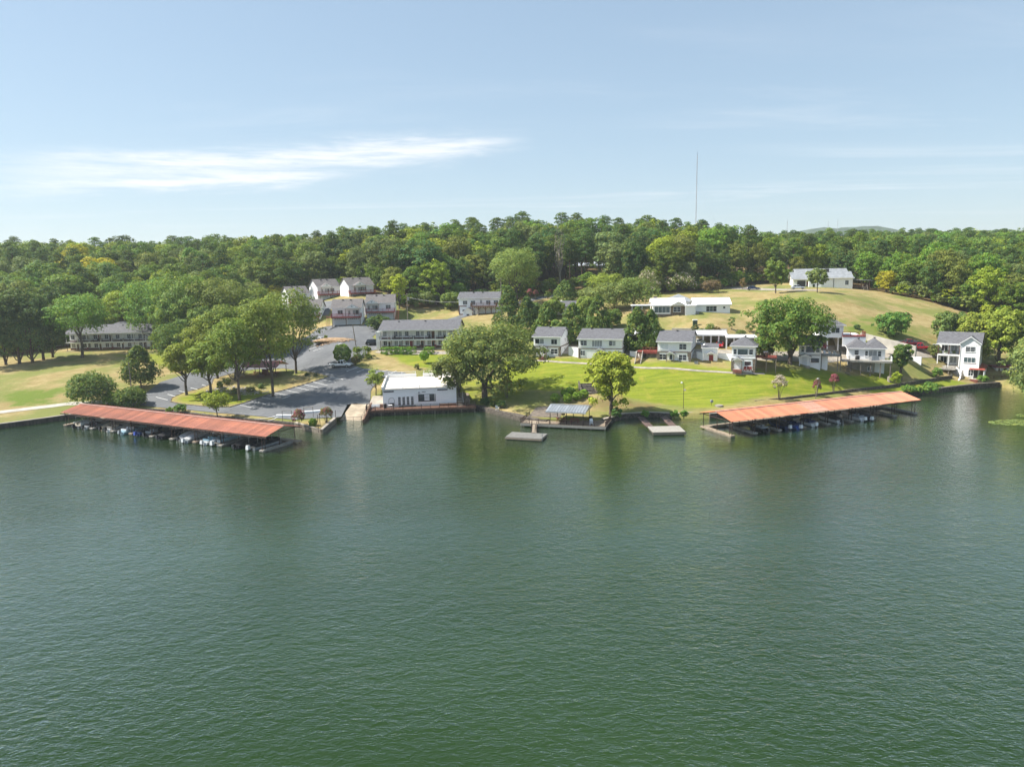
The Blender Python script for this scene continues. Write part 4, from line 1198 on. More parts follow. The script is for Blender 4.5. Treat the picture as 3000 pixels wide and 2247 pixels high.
def tall_house():
    """the three-storey house at the water's edge: gabled wing to the right, porches to the left"""
    o = at(2808, 1106, 1.7); a = math.radians(-37)
    w = span(o, a, 2864); r = empty('tall_house', o, a, 'tall white three-storey house with covered porches at the water edge', 'house')
    d = min(9.5, max(7.0, span(o + w * np.array([math.cos(a), math.sin(a), 0]), a + math.pi / 2, 2889))); lw = min(8.5, max(5.0, span(o, a + math.pi, 2746))); h = 8.8
    walls(r, 0, w, 0, d, -2, h, WHITE, 'wing_wall')
    walls(r, -lw, -.01, 3.0, d, -2, h - .4, WHITE, 'main_wall')
    rf = gable_roof(r, -lw, w - .05, .4, d, h - .35, 2.5, SHING, over=.4, gable=WHITE)
    gable_roof(r, 0, w, -.02, 3.8, h, 1.55, SHING, over=.35, axis='y', name='wing_roof', gable=WHITE)
    # porches
    MB().box(-lw, -.02, .1, 2.98, 5.35, 5.75).build('upper_porch_floor', WHITE2, r); MB().box(-lw, -.02, .1, 2.98, 2.35, 2.7).build('lower_porch_floor', CONCP, r)
    MB().box(-lw - .05, -.02, .05, .3, h - .55, h - .3).build('porch_beam', WHITE2, r)
    for x in (-lw + .1, -lw * .5, -.2):
        MB().box(x - .08, x + .08, .12, .28, 5.76, h - .56).build('porch_post', BROWNW, r); MB().box(x - .1, x + .1, .12, .32, 2.71, 5.34).build('porch_post', WHITE2, r)
    railing(r, [(-lw + .1, .2, 5.75), (-.3, .2, 5.75)], 1.0, DARK, bal=.25)
    for x, g in ((-5.8, GLASS), (-3.8, GLASS), (-1.7, CURTAIN)):
        window(r, 'f', x, 6.2, 1.4, 1.7, w, d, 2, 1, g, off=-2.99); window(r, 'f', x, 3.2, 1.5, 1.7, w, d, 2, 1, g, off=-2.99)
    for x, c_ in ((-5.5, (.09, .12, .03)), (-3.2, (.10, .15, .03)), (-1.5, (.06, .1, .03))):
        put_tree('potted_plant', gen_bush(int(-x * 9), .9, 1.0, 220, .1, 6), r.matrix_basis @ Vector((x, 1.0, 5.76)), 1, 0, c_, f"leafy potted plant on the upper porch of the tall house, {'left' if x < -5 else 'middle' if x < -3 else 'right'} one", 'plant', 'potted plants on the upper porch', names=('foliage', 'stem'))
    # wing front
    window(r, 'f', w * .5, 6.6, 2.1, 1.35, w, d, 2, 3); window(r, 'f', w * .5, 3.9, 2.5, 1.35, w, d, 3, 1, GLASSG); window(r, 'f', w * .62, .6, 1.1, 1.6, w, d, 2, 2)
    for u, z in ((1.0, 6.2), (3.4, 6.4), (6.5, 6.2), (1.0, 3.6), (4, 3.9), (6.5, 3.5)): window(r, 'r', u, z, .7, 1.3, w, d, 1, 2)
    for x in (-.06, w + .02): MB().tube((x, -.06, 0), (x, -.06, h - .1), .06, .06, 6).build('downpipe', WHITE2, r)
    MB().hexa([(w * .55, -1.3, 2.35), (w + 1.5, -1.3, 2.35), (w + 1.5, d, 2.35), (w * .55, d, 2.35), (w * .55, -1.25, 2.55), (w + 1.4, -1.25, 2.55), (w + .1, d, 2.9), (w * .55, d, 2.9)]).build('porch_roof', REDROOF, r)
    for y in (-1.1, 1.5, 4, 6.5): MB().box(w + 1.15, w + 1.35, y, y + .2, -1, 2.34).build('porch_post', WHITE2, r)
    door(r, 'f', w * .88, .1, .9, 2.0, w, d, DARK)
    MB().box(w * .5, w + 1.6, -1.5, d, -2, -.02).build('terrace', CONC, r)
    stairs(r, w * .62, w * .62 + 1.8, -4.2, -1.51, -1.6, -.05, mat('brick_steps', (.33, .10, .07), .85, var=.2), 6)
    # curved white stair wall
    pts = [(-.6, -.3, 2.6), (.2, -1.2, 1.9), (.6, -2.3, 1.1), (.6, -3.4, .4), (.3, -4.4, -.2)]
    b = MB()
    for p, q in zip(pts[:-1], pts[1:]): b.hexa([(p[0] - .12, p[1], -2.2), (p[0] + .12, p[1], -2.2), (q[0] + .12, q[1], -2.2), (q[0] - .12, q[1], -2.2), (p[0] - .12, p[1], p[2]), (p[0] + .12, p[1], p[2]), (q[0] + .12, q[1], q[2]), (q[0] - .12, q[1], q[2])])
    b.build('stair_wall', WHITE, r); MB().add([(p[0] - 1.6, p[1], p[2] - 1) for p in pts] + [(p[0] - .1, p[1], p[2] - 1) for p in pts], [(i, i + 1, i + 6, i + 5) for i in range(4)]).build('stair', CONC, r)
    MB().bar((-1.6, -.3, 2.7), (-1.2, -4.4, .2), .06, .06).build('handrail', GREYM, r)
    # terrace deck at the left
    k = empty('terrace_deck', r.matrix_basis @ Vector((-lw - 5.0, -1.6, 0)), a, 'pale plank terrace with a grey rail left of the tall house', 'deck')
    MB().box(0, lw + 4.4, -1.5, 4.4, 2.15, 2.4).build('floor', DECKG, k); railing(k, [(0, 4.2, 2.4), (0, -1.4, 2.4), (lw + 2.5, -1.4, 2.4), (lw + 4.2, .5, 2.4)], 1.0, TIMBER, bal=0, gap=2.6)
    for x in (.3, 4, 8, 11): MB().box(x - .12, x + .12, -1.3, -1.1, -1.5, 2.14).build('post', TIMBER, k)
    MB().box(.2, lw + 3, 2.5, 2.9, -1.5, 2.14).build('stone_wall', STONE, k)
    MB().box(-4.2, -.1, 1.0, 1.35, -1.2, 2.9).build('white_wall', WHITE, k)
    # lakeside walk and white hut at the right
    t = empty('lakeside_hut', at(2917, 1101, 1.6), math.radians(-6), 'small white hut with a dark red flat roof beside the lake walk', 'shed')
    MB().box(0, 5.0, 0, 3, -1.5, 2.2).build('wall', WHITE, t); MB().box(-.6, 5.6, -1, 3.4, 2.2, 2.42).build('roof', REDW, t); door(t, 'f', 2.1, 0, .95, 1.9, 5, 3, DARK)
    window(t, 'f', 3.9, .8, .9, .9, 5, 3, 1, 2)
    q = empty('lake_walk', at(2885, 1110, 1.4), math.radians(-4), 'red-brown plank walk with a rail above the water by the tall house', 'deck')
    MB().box(0, 9.5, -.6, 1.4, -.15, .02).build('floor', REDW, q); railing(q, [(0, -.5, .02), (9.4, -.5, .02)], .9, BROWNW, bal=.35)
    for x in (.3, 3.2, 6.2, 9.2): MB().box(x - .1, x + .1, -.55, -.35, -3, -.16).build('post', TIMBER, q)
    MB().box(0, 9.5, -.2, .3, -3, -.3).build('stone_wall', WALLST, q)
    s = empty('kayak', at(2944, 1131, 0) + np.array([0, -.6, 0]), .05, 'bright blue plastic boat floating at the lake walk', 'boat')
    MB().loft([[(x, y * .5 * wd, z) for y, z in ((-1, .25), (-.7, -.05), (.7, -.05), (1, .25), (.5, .32), (-.5, .32))] for x, wd in ((-2, .15), (-1.2, .9), (0, 1), (1.2, .9), (2, .15))]).build('hull', mat('blue_plastic', (.02, .16, .5), .35), s)
    MB().box(-.5, .5, -.25, .25, .321, .36).build('seat', BLACK, s)
    l = empty('dock_ladder', at(2933, 1128, 0), .1, 'white boat ladder leading down to the blue boat', 'ladder')
    for x in (-.25, .25): MB().tube((x, -.3, -.6), (x, .5, 1.6), .035).build('stile', WHITE2, l)
    for i in range(5): MB().tube((-.24, -.22 + i * .15, -.4 + i * .4), (.24, -.22 + i * .15, -.4 + i * .4), .025).build('rung', WHITE2, l)


REDROOF = mat('red_metal_trim', (.38, .085, .06), .55, var=.1)
cottage_a(); cottage_b(); cottage_c(); pump_house(); garden_walls(); cottage_d(); cottage_e(); cottage_f(); tall_house()
# ------------------------------------------------------------------ ranch house on the meadow
def ranch():
    r, w, d = root_at('ranch_house', 1913, 924, 16.4, -6, 2005, 'long white ranch house with white roofs and a brown stone front on the dry meadow')
    d = 9.0; h = 3.0
    walls(r, 0, w, 0, d, -1.5, h, WHITE, 'main_wall'); walls(r, w * .56, w + .02, -.14, -.01, -1.5, h - .02, STONE, 'stone_front'); walls(r, -.05, w * .56 - .02, -.1, -.01, -1.5, .3, STONE, 'stone_base')
    gable_roof(r, 0, w, 0, d, h, 1.7, ROOFW, over=.5, gable=WHITE); gable_roof(r, w * .58, w, -1.0, 3, h - .05, 1.0, ROOFW, over=.3, axis='y', name='cross_roof', gable=WHITE)
    window(r, 'f', w * .29, .7, w * .5, 1.9, w, d, 4, 1, GLASSG, off=.0); window(r, 'f', w * .76, .9, 2.2, 1.5, w, d, 2, 2, off=.16)
    MB().box(w * .30, w * .38, 1.5, 2.3, h + .55, h + .75).build('skylight', GLASSG, r)
    MB().box(.6, 1.7, d * .55, d * .55 + 1, h + 1.0, h + 2.4).build('chimney', STONE, r)
    MB().box(-6.2, .5, 2.5, 7, h - .35, h - .1).build('carport_roof', ROOFW, r)
    for x in (-6, -3): MB().box(x - .07, x + .07, 2.7, 2.84, -1, h - .36).build('carport_post', WHITE2, r)
    walls(r, w + .05, w + 3.0, -1.6, 2.6, -1.6, h - .35, WHITE, 'annex_wall'); MB().box(w - .1, w + 3.4, -1.9, 2.8, h - .34, h - .12).build('annex_roof', ROOFW, r)
    # right wing, set back
    x0 = w + 3.1; x1 = x0 + 10.4; y0 = 1.8
    walls(r, x0, x1, y0, y0 + 7, -1.5, h, WHITE, 'wing_wall'); gable_roof(r, x0, x1, y0, y0 + 7, h, 1.6, ROOFW, over=.45, name='wing_roof', gable=WHITE)
    window(r, 'f', x0 + 5.0, .8, 3.1, 1.6, w, d, 3, 2, [GLASS, GLASSG, GLASS], off=-y0); window(r, 'f', x0 + 8.7, 1.6, .7, .7, w, d, 1, 1, off=-y0)
    hip_roof(r, w * .55, w + 3.8, d - .5, d + 8, h + .6, 2.1, ROOFG, .4, name='rear_roof'); walls(r, w * .6, w + 3.4, d - .2, d + 7.5, -1, h + .6, WHITE, 'rear_wall')
    MB().box(w + 3.3, w + 4.1, -.9, -.2, -1, .8).build('air_conditioner', GREYM, r)


def hilltop_house():
    r, w, d = root_at('hilltop_house', 2323, 842, 22.3, -14, 2366, 'white hilltop house with a grey roof and open garage, cars before it', 'house')
    d = 9; h = 3.1
    walls(r, 0, w, 0, d, -1, h, WHITE, 'garage_wall')
    o = MB().box(w * .28, w * .84, -.06, -.004, .05, 2.4).build('garage_opening', DARK, r); MB().box(w * .24, w * .88, -.1, -.005, 2.41, 2.65).build('lintel', WHITE2, o)
    door(r, 'f', w * .97, .05, .6, 2.1, w, d, DOORR)
    L = w + 14.5
    walls(r, w + .02, L, -2.2, d, -2.8, h, WHITE, 'main_wall')
    gable_roof(r, -.2, L, -.6, d, h, 2.1, ROOFG, over=.6, gable=WHITE); hip_roof(r, w + 3, L, -2.2, d * .6, h + .05, 1.5, ROOFG, .5, name='front_roof')
    gable_roof(r, 1.5, L - .5, d * .5, d + 5, h + 1.5, 1.7, ROOFG, over=.4, name='rear_roof', gable=BLUEW); walls(r, 1.6, L - .6, d * .55, d + 4.8, 0, h + 1.5, BLUEW, 'rear_wall')
    MB().box(w + 6.2, w + 7.6, d * .42, d * .42 + 1.1, h + 1.2, h + 3.3).build('chimney', DARK, r)
    window(r, 'f', w + 12.6, .7, 1.2, 1.6, w, d, 2, 1, off=2.2); window(r, 'f', w + 4.5, .8, 1.3, 1.2, w, d, 2, 2, off=2.2)
    MB().box(w + 8.2, w + 8.3, -2.4, -2.21, -2.8, h - .1).build('downpipe', DARK, r)
    k = empty('covered_porch', r.matrix_basis @ Vector((L + .05, -1.5, 0)), r.rotation_euler[2], 'dark timber covered porch with steps at the right end of the hilltop house', 'porch')
    MB().box(0, 5.8, 0, 7, -.2, .05).build('floor', BROWNW, k); railing(k, [(0, .05, .05), (5.7, .05, .05), (5.7, 6.8, .05)], 1.0, BROWNW)
    MB().hexa([(-.2, -.5, 2.5), (6.8, -.5, 2.0), (6.8, 7, 2.0), (-.2, 7, 2.5), (-.2, -.5, 2.62), (6.8, -.5, 2.12), (6.8, 7, 2.12), (-.2, 7, 2.62)]).build('roof', ROOFG, k)
    for x in (.2, 3, 5.6): MB().box(x - .08, x + .08, .05, .21, -3.5, 2.2).build('post', BROWNW, k)
    stairs(k, 3.4, 4.6, -3.4, -.1, -3.2, 0, TIMBER, 9)
    for x in (3.3, 4.7): MB().bar((x, -3.4, -2.4), (x, 0, .9), .09, .14).build('handrail', TIMBER, k)
    MB().box(.2, 5.5, .4, .6, -3.2, -.25).build('underside_screen', DARK, k)
    b = empty('trash_bins', r.matrix_basis @ Vector((w + 1.6, -2.9, 0)), -.2, 'dark green wheeled bin before the hilltop house', 'bin')
    MB().hexa([(-.28, -.3, 0), (.28, -.3, 0), (.28, .3, 0), (-.28, .3, 0), (-.35, -.4, 1.0), (.35, -.4, 1.0), (.35, .4, 1.0), (-.35, .4, 1.0)]).build('body', mat('bin_green', (.02, .05, .03), .5), b); MB().box(-.37, .37, -.42, .42, 1.001, 1.07).build('lid', BLACK, b)


def carport(name, x, y, z, deg, xr, label, h=2.7, d=6, bays=5, parapet=.0):
    r, w, _ = root_at(name, x, y, z, deg, xr, label, 'carport')
    MB().box(-.2, w + .2, -.3, d, h, h + .38).build('roof', WHITE, r); MB().box(0, w, d - .2, d + .1, -.5, h - .002).build('back_wall', CREAM, r)
    for i in range(bays + 1):
        q = w * i / bays; MB().box(q - .16, q + .16, 0, .32, -.8, h - .002).build('pillar', WHITE, r)
        if 0 < i < bays and i % 2 == 0: MB().box(q - .1, q + .1, .33, d - .21, -.5, h - .003).build('partition', CREAM, r)
    if parapet: MB().box(-.2, w + .2, d - .15, d + .15, h + .381, h + .38 + parapet).build('parapet', WHITE, r)
    return r, w


def courtyard():
    carport('carport', 1843, 1016, 10.2, -10, 1935, 'white flat-roofed carport behind the pair of cedars', bays=4, parapet=1.0)
    carport('carport', 2037, 1014, 10.3, -14, 2128, 'white flat-roofed carport holding a red car and a silver car', bays=4, parapet=.5)
    carport('carport', 2128, 1022, 9.9, -14, 2215, 'white flat-roofed carport behind the hip-roofed cottage', bays=4)
    r, w = carport('carport', 2392, 1019, 9.2, -14, 2518, 'white carport with square pillars under the small hillside house', h=2.9, bays=4, d=7)
    k, kw, _ = root_at('hillside_house', 2398, 984, 12.5, -14, 2470, 'small white hillside house standing over a carport, half behind the round oak')
    walls(k, 0, kw, 0, 7, -.45, 2.7, WHITE); hip_roof(k, 0, kw, 0, 7, 2.7, 1.9, SHING, .5); window(k, 'f', kw * .68, .7, 2.0, 1.4, kw, 7, 2, 1); window(k, 'f', kw * .3, .7, 1.4, 1.4, kw, 7, 2, 1, SHADEW)
    p = empty('red_deck', at(2469, 985, 12.5), math.radians(-14), 'red wooden deck with a rail beside the small hillside house', 'deck')
    MB().box(0, 5.4, 0, 3.6, -.2, .03).build('floor', REDW, p); railing(p, [(0, .05, .03), (5.3, .05, .03), (5.3, 3.5, .03)], 1.05, REDW, bal=.3)
    MB().box(0, 5.4, .05, .25, -2.6, -.21).build('wall', WHITE, p)
    # long retaining wall at the foot of the meadow
    for i, (x0, y0, x1, y1, z, h, m, lab) in enumerate(((1958, 1003, 2125, 1006, 10.4, 3.3, CONCP, 'pale concrete retaining wall at the foot of the meadow'),
                                    (2516, 1004, 2680, 1022, 9.6, .9, CONCP, 'pale concrete wall sloping down beside the upper lane'),
                                    (2658, 1076, 2696, 1079, 4.2, 2.8, WHITE, 'white retaining wall right of the dark round tree'))):
        a = at(x0, y0, z); b = at(x1, y1, z); L = np.linalg.norm((b - a)[:2])
        e = empty('retaining_wall', a, math.atan2(b[1] - a[1], b[0] - a[0]), lab, 'wall')
        off = 6.4 if i == 0 else .3
        h2 = h if i != 1 else .6
        MB().hexa([(0, off, -2), (L, off, -2), (L, off + .4, -2), (0, off + .4, -2), (0, off, h + (1.8 if i == 1 else 0)), (L, off, h2), (L, off + .4, h2), (0, off + .4, h + (1.8 if i == 1 else 0))]).build('wall', m, e)
    b = empty('electric_cabinet', G(2036, 955), -.1, 'green metal cabinet with a white top on the meadow edge', 'cabinet')
    MB().box(-.6, .6, -.5, .5, -.3, 1.5).build('case', mat('cabinet_green', (.05, .09, .06), .5), b); MB().box(-.65, .65, -.55, .55, 1.5, 1.72).build('lid', WHITE2, b)


# ------------------------------------------------------------------ townhouses above the lot
def townhouse(x, y, z, deg, xr, label, porch=.7, lsteps=False, d=8.5, garages=2, stair=None):
    r, w, _ = root_at('townhouse', x, y, z, deg, xr, label, 'townhouse', 'townhouses above the lot')
    h = 5.5
    walls(r, 0, w, 0, d, -2.5, h, WHITE); rf = gable_roof(r, 0, w, 0, d, h, 2.5, SHING2, over=.35, gable=WHITE)
    vents(rf, [(w * .33, d * .42, h + 2.1), (w * .6, d * .42, h + 2.1)])
    gw = w * .42
    for u in ((.27, .73) if garages == 2 else (.5,)): garage_door(r, w * u, .05, gw, 2.15, w, d)
    pw = w * .46; hood(r, w * porch, h - .15, pw, 1.9, SHING2, 1.25)
    MB().tube((w * porch, -2.08, h + .45), (w * porch, -2.12, h + .45), .22, .22, 10).build('gable_vent', GREYM, r)
    bal = MB().box(-.1, w + .1, -1.9, -.01, 2.5, 2.68).build('balcony', REDW, r)
    MB().box(-.12, w + .12, -1.96, -1.901, 2.3, 2.7).build('balcony_edge', REDW, bal)
    railing(r, [(-.05, -.05, 2.68), (-.05, -1.85, 2.68), (w + .05, -1.85, 2.68), (w + .05, -.05, 2.68)], 1.05, REDW, bal=.3)
    for s in (porch - .23, porch + .23): MB().box(w * s - .07, w * s + .07, -1.87, -1.73, 2.69, h - .2).build('porch_post', BROWNW, r)
    for u in (.02, .5, .98): MB().box(w * u - .08, w * u + .08, -1.88, -1.72, -1.5, 2.49).build('post', BROWNW, r)
    a, b = (porch, 1 - porch)
    window(r, 'f', w * (a + .09), 3.3, 1.9, 1.4, w, d, 2, 2, [CURTAIN, GLASS]); door(r, 'f', w * (a - .13), 2.69, .95, 2.05, w, d, WHITE2, glass=CURTAIN)
    window(r, 'f', w * b, 3.4, 1.7, 1.35, w, d, 2, 2)
    window(r, 'r', d * .35, 3.4, .6, 1.0, w, d, 1, 2); window(r, 'r', d * .7, 3.5, .6, 1.0, w, d, 1, 2)
    MB().box(-.02, w + .02, .05, d, -2.5, -.2).build('foundation', CONC, r)
    if stair is not None:
        x0 = w + .3 if stair > 0 else -1.5
        st = stairs(r, x0, x0 + 1.2, -3.6, -1.0, -.3, 2.6, REDW, 10)
        for q in (x0 - .03, x0 + 1.23): MB().bar((q, -3.7, .6), (q, -.9, 3.5), .07, .1).build('handrail', REDW, st)
        MB().box(x0, x0 + 1.2, -.99, .6, 2.5, 2.68).build('landing', REDW, r)
    return r, w


def upper_left():
    townhouse(975, 953, 14.0, 4, 1060, 'lower left white townhouse with two garage doors and a red balcony', .72, stair=-1)
    townhouse(1075, 937, 15.0, 5, 1157, 'lower right white townhouse with its gable end and red balcony stairs', .22, stair=1, d=9)
    townhouse(932, 884, 20.2, 36, 997, 'upper left white townhouse, partly hidden by the roofs before it', .34)
    townhouse(1023, 881, 20.6, 34, 1096, 'highest white townhouse with a red corner balcony against the wood', .38, stair=1)
    townhouse(848, 908, 18.0, 34, 908, 'leftmost white townhouse, mostly hidden behind the crown of the tall lot oak', .4)
    townhouse(872, 950, 13.8, 3, 940, 'white townhouse half hidden behind the tall lot oak, beside the red balconies', .4)
    # white house with raised deck
    r, w, d = root_at('raised_deck_house', 1345, 923, 16.0, -8, 1462, 'white two-storey house with a dark raised deck on timber posts', xd=None)
    d = 8; h = 5.6
    walls(r, 0, w, 0, d, -2.2, h, WHITE); rf = gable_roof(r, 0, w, 0, d, h, 1.7, SHING, over=.4, gable=WHITE); vents(rf, [(w * .33, d * .42, h + 1.4), (w * .56, d * .42, h + 1.4)])
    for z in (.05, 2.75): MB().box(-.06, w * .2, -.1, -.01, z, z + .3).build('brick_band', BRICK, r)
    MB().box(-.08, .25, -.1, -.005, .36, 2.74).build('brick_corner', BRICK, r)
    for u in (.16, .36, .74, .93): window(r, 'f', w * u, 3.4, 1.55, 1.3, w, d, 2, 2)
    door(r, 'f', w * .56, 3.0, .95, 2.1, w, d, WHITE2, glass=CURTAIN); window(r, 'f', w * .12, .9, .9, .9, w, d, 1, 2); window(r, 'f', w * .7, -1.0, .7, 1.0, w, d, 1, 2)
    k = MB().box(w * .34, w * .96, -3.2, -.01, 2.75, 2.98).build('raised_deck', BROWNW, r)
    railing(r, [(w * .34, -.05, 2.98), (w * .34, -3.1, 2.98), (w * .96, -3.1, 2.98), (w * .96, -.05, 2.98)], 1.05, BROWNW, bal=.3)
    for u in (.38, .53, .70, .84, .95):
        MB().box(w * u - .1, w * u + .1, -2.6, -2.4, -3, 2.74).build('post', BROWNW, r)
        for s in (-1, 1): MB().bar((w * u, -2.5, 1.7), (w * u + s * .8, -2.5, 2.7), .1, .1).build('brace', BROWNW, r)
    walls(r, w * .14, w * .38, -2.4, -.01, -2, 1.2, WHITE, 'entry_wall'); gable_roof(r, w * .14, w * .38, -2.4, -.02, 1.2, 1.2, SHING, over=.25, axis='y', name='entry_roof', gable=WHITE)
    door(r, 'f', w * .26, -1.6, .9, 2.0, w, d, DARK, off=2.41)
    for u in (.45, .5): MB().box(w * u - .2, w * u + .2, -1.6, -1.2, -2.5, 2.74).build('pillar', WHITE2, r)
    # pool, pool house, parasols
    e, pw, _ = root_at('pool_house', 1612, 919, 16.6, -6, 1700, 'low grey-roofed pool house behind the dark cedars', 'house')
    walls(e, 0, pw, 0, 5, -1.5, 2.4, WHITE); gable_roof(e, 0, pw, 0, 5, 2.4, 1.3, SHING, over=.4, gable=WHITE); window(e, 'f', pw * .3, .6, 2.2, 1.4, pw, 5, 3, 1, GLASSG); window(e, 'f', pw * .7, .8, 1.2, 1.1, pw, 5, 2, 1)
    c = at(1720, 903, 17.4)
    p = empty('swimming_pool', c, -.1, 'turquoise swimming pool with a pale rim behind the cedars', 'pool')
    MB().box(-5, 7, -3, 4, -2.0, .12).build('rim', CONCP, p); MB().box(-4.4, 6.4, -2.4, 3.4, .121, .16).build('pool_water', TURQ, p); railing(p, [(-5, -3.2, .1), (7, -3.2, .1)], 1.1, BROWNW, bal=.3)
    for i, (x, y) in enumerate(((1615, 893), (1645, 891))):
        u = empty('parasol', at(x, y + 14, 17.8), i, ('left white parasol beside the pool', 'right white parasol beside the pool')[i], 'parasol', 'parasols by the pool')
        MB().tube((0, 0, -.6), (0, 0, 2.7), .04).build('pole', GREYM, u)
        MB().loft([[(1.9 * math.cos(t), 1.9 * math.sin(t), 2.0) for t in np.linspace(0, 6.283, 9)[:-1]], [(.05 * math.cos(t), .05 * math.sin(t), 2.75) for t in np.linspace(0, 6.283, 9)[:-1]]]).build('canopy', WHITE2, u)


# ------------------------------------------------------------------ two-storey motels
def motel(x, y, z, deg, xr, label, bays, d=11, seed=1, xmax=None):
    r, w, _ = root_at('motel_block', x, y, z, deg, xr, label, 'motel')
    rng = np.random.default_rng(seed); h = 5.3; g = 1.9
    walls(r, 0, w, 0, d, -2, h, WHITE); MB().box(-.02, w + .02, -.05, -.004, -.6, .7).build('brick_base', BRICK, r); MB().box(-.02, w + .02, -.05, -.004, 2.72, 3.1).build('brick_band', BRICK, r)
    gable_roof(r, 0, w, -g, d, h + .2, 2.2, SHING, over=.5, gable=WHITE); vents(r, [(w * .2, d * .3, h + 1.9), (w * .55, d * .3, h + 1.9)])
    MB().box(-.3, w + .3, -g - .1, -.01, 2.42, 2.7).build('walkway', WHITE2, r); MB().box(-.4, w + .4, -g - .3, -.01, -1.5, .02).build('porch_floor', CONC, r)
    railing(r, [(-.2, -g, 2.7), (w + .2, -g, 2.7)], 1.0, DARK, gap=3.0, bal=.35)
    for i in range(bays + 1):
        q = w * i / bays
        MB().box(q - .06, q + .06, -g - .06, -g + .06, 2.71, h - .1).build('upper_post', WHITE2, r); MB().box(q - .06, q + .06, -g - .06, -g + .06, .02, 2.41).build('lower_post', BROWNW, r)
    for f in (0, 1):
        for i in range(bays):
            c = w * (i + .5) / bays; bw = w / bays; z0 = f * 2.7 + .05
            gl = [GLASS, CURTAIN, GLASS][rng.integers(3)]
            window(r, 'f', c - bw * .2, z0 + .75, bw * .34, 1.35, w, d, 2, 2, gl, sill=False)
            if i % 2 == 0 or rng.random() < .4: door(r, 'f', c + bw * .18, z0, .9, 2.05, w, d, [DOORR, BROWNW, WHITE2][rng.integers(3)], glass=[None, GLASS][rng.integers(2)])
            else: window(r, 'f', c + bw * .2, z0 + .75, bw * .3, 1.35, w, d, 2, 2, CURTAIN, sill=False)
    return r, w, d, g


def motels():
    r, w, d, g = motel(1120, 1021, 8.8, -3, 1345, 'two-storey grey-roofed motel block with a clipped hedge before it, mid lot', 7, seed=4)
    MB().box(-1.3, -.1, -1.6, .4, -.6, 5.0).build('lattice_screen', WHITE2, r)
    r2, w2, d2, g2 = motel(208, 1027, 7.6, 2, 470, 'two-storey motel block with dark red doors behind the lone lawn tree', 8, seed=9)
    hip_roof(r2, w2 * .3, w2 * .55, 4, d2 + 5, 6.3, 2.0, SHING, .3, name='rear_roof')
    rng = np.random.default_rng(5)
    for i, u in enumerate((.18, .24, .42, .5, .62, .7, .82)):
        c = empty('porch_chair', r.matrix_basis @ Vector((w * u, -1.0, .02 if i % 2 else 2.7)), rng.uniform(-.4, .4), f"{['dark', 'dark red', 'black', 'brown', 'dark', 'rust', 'black'][i]} chair on the {'lower porch' if i % 2 else 'upper walkway'} of the mid-lot motel, {['first', 'first', 'second', 'second', 'third', 'third', 'last'][i]} from its left end", 'chair', 'chairs on the mid-lot motel walkways')
        chair_parts(c, [DARK, DOORR, BLACK, BROWNW][i % 4])
    for i, u in enumerate((.1, .2, .33, .48, .6, .75)):
        c = empty('porch_chair', r2.matrix_basis @ Vector((w2 * u, -1.0, .02 if i % 2 else 2.7)), rng.uniform(-.4, .4), f"{['black', 'red', 'dark', 'red', 'brown', 'dark'][i]} chair on the {'lower porch' if i % 2 else 'upper walkway'} of the lawn motel, {['first', 'first', 'second', 'second', 'third', 'third'][i]} from its left", 'chair', 'chairs on the lawn motel walkways')
        chair_parts(c, [BLACK, DOORR, DARK, DOORR][i % 4])


ranch(); hilltop_house(); courtyard(); upper_left(); motels()
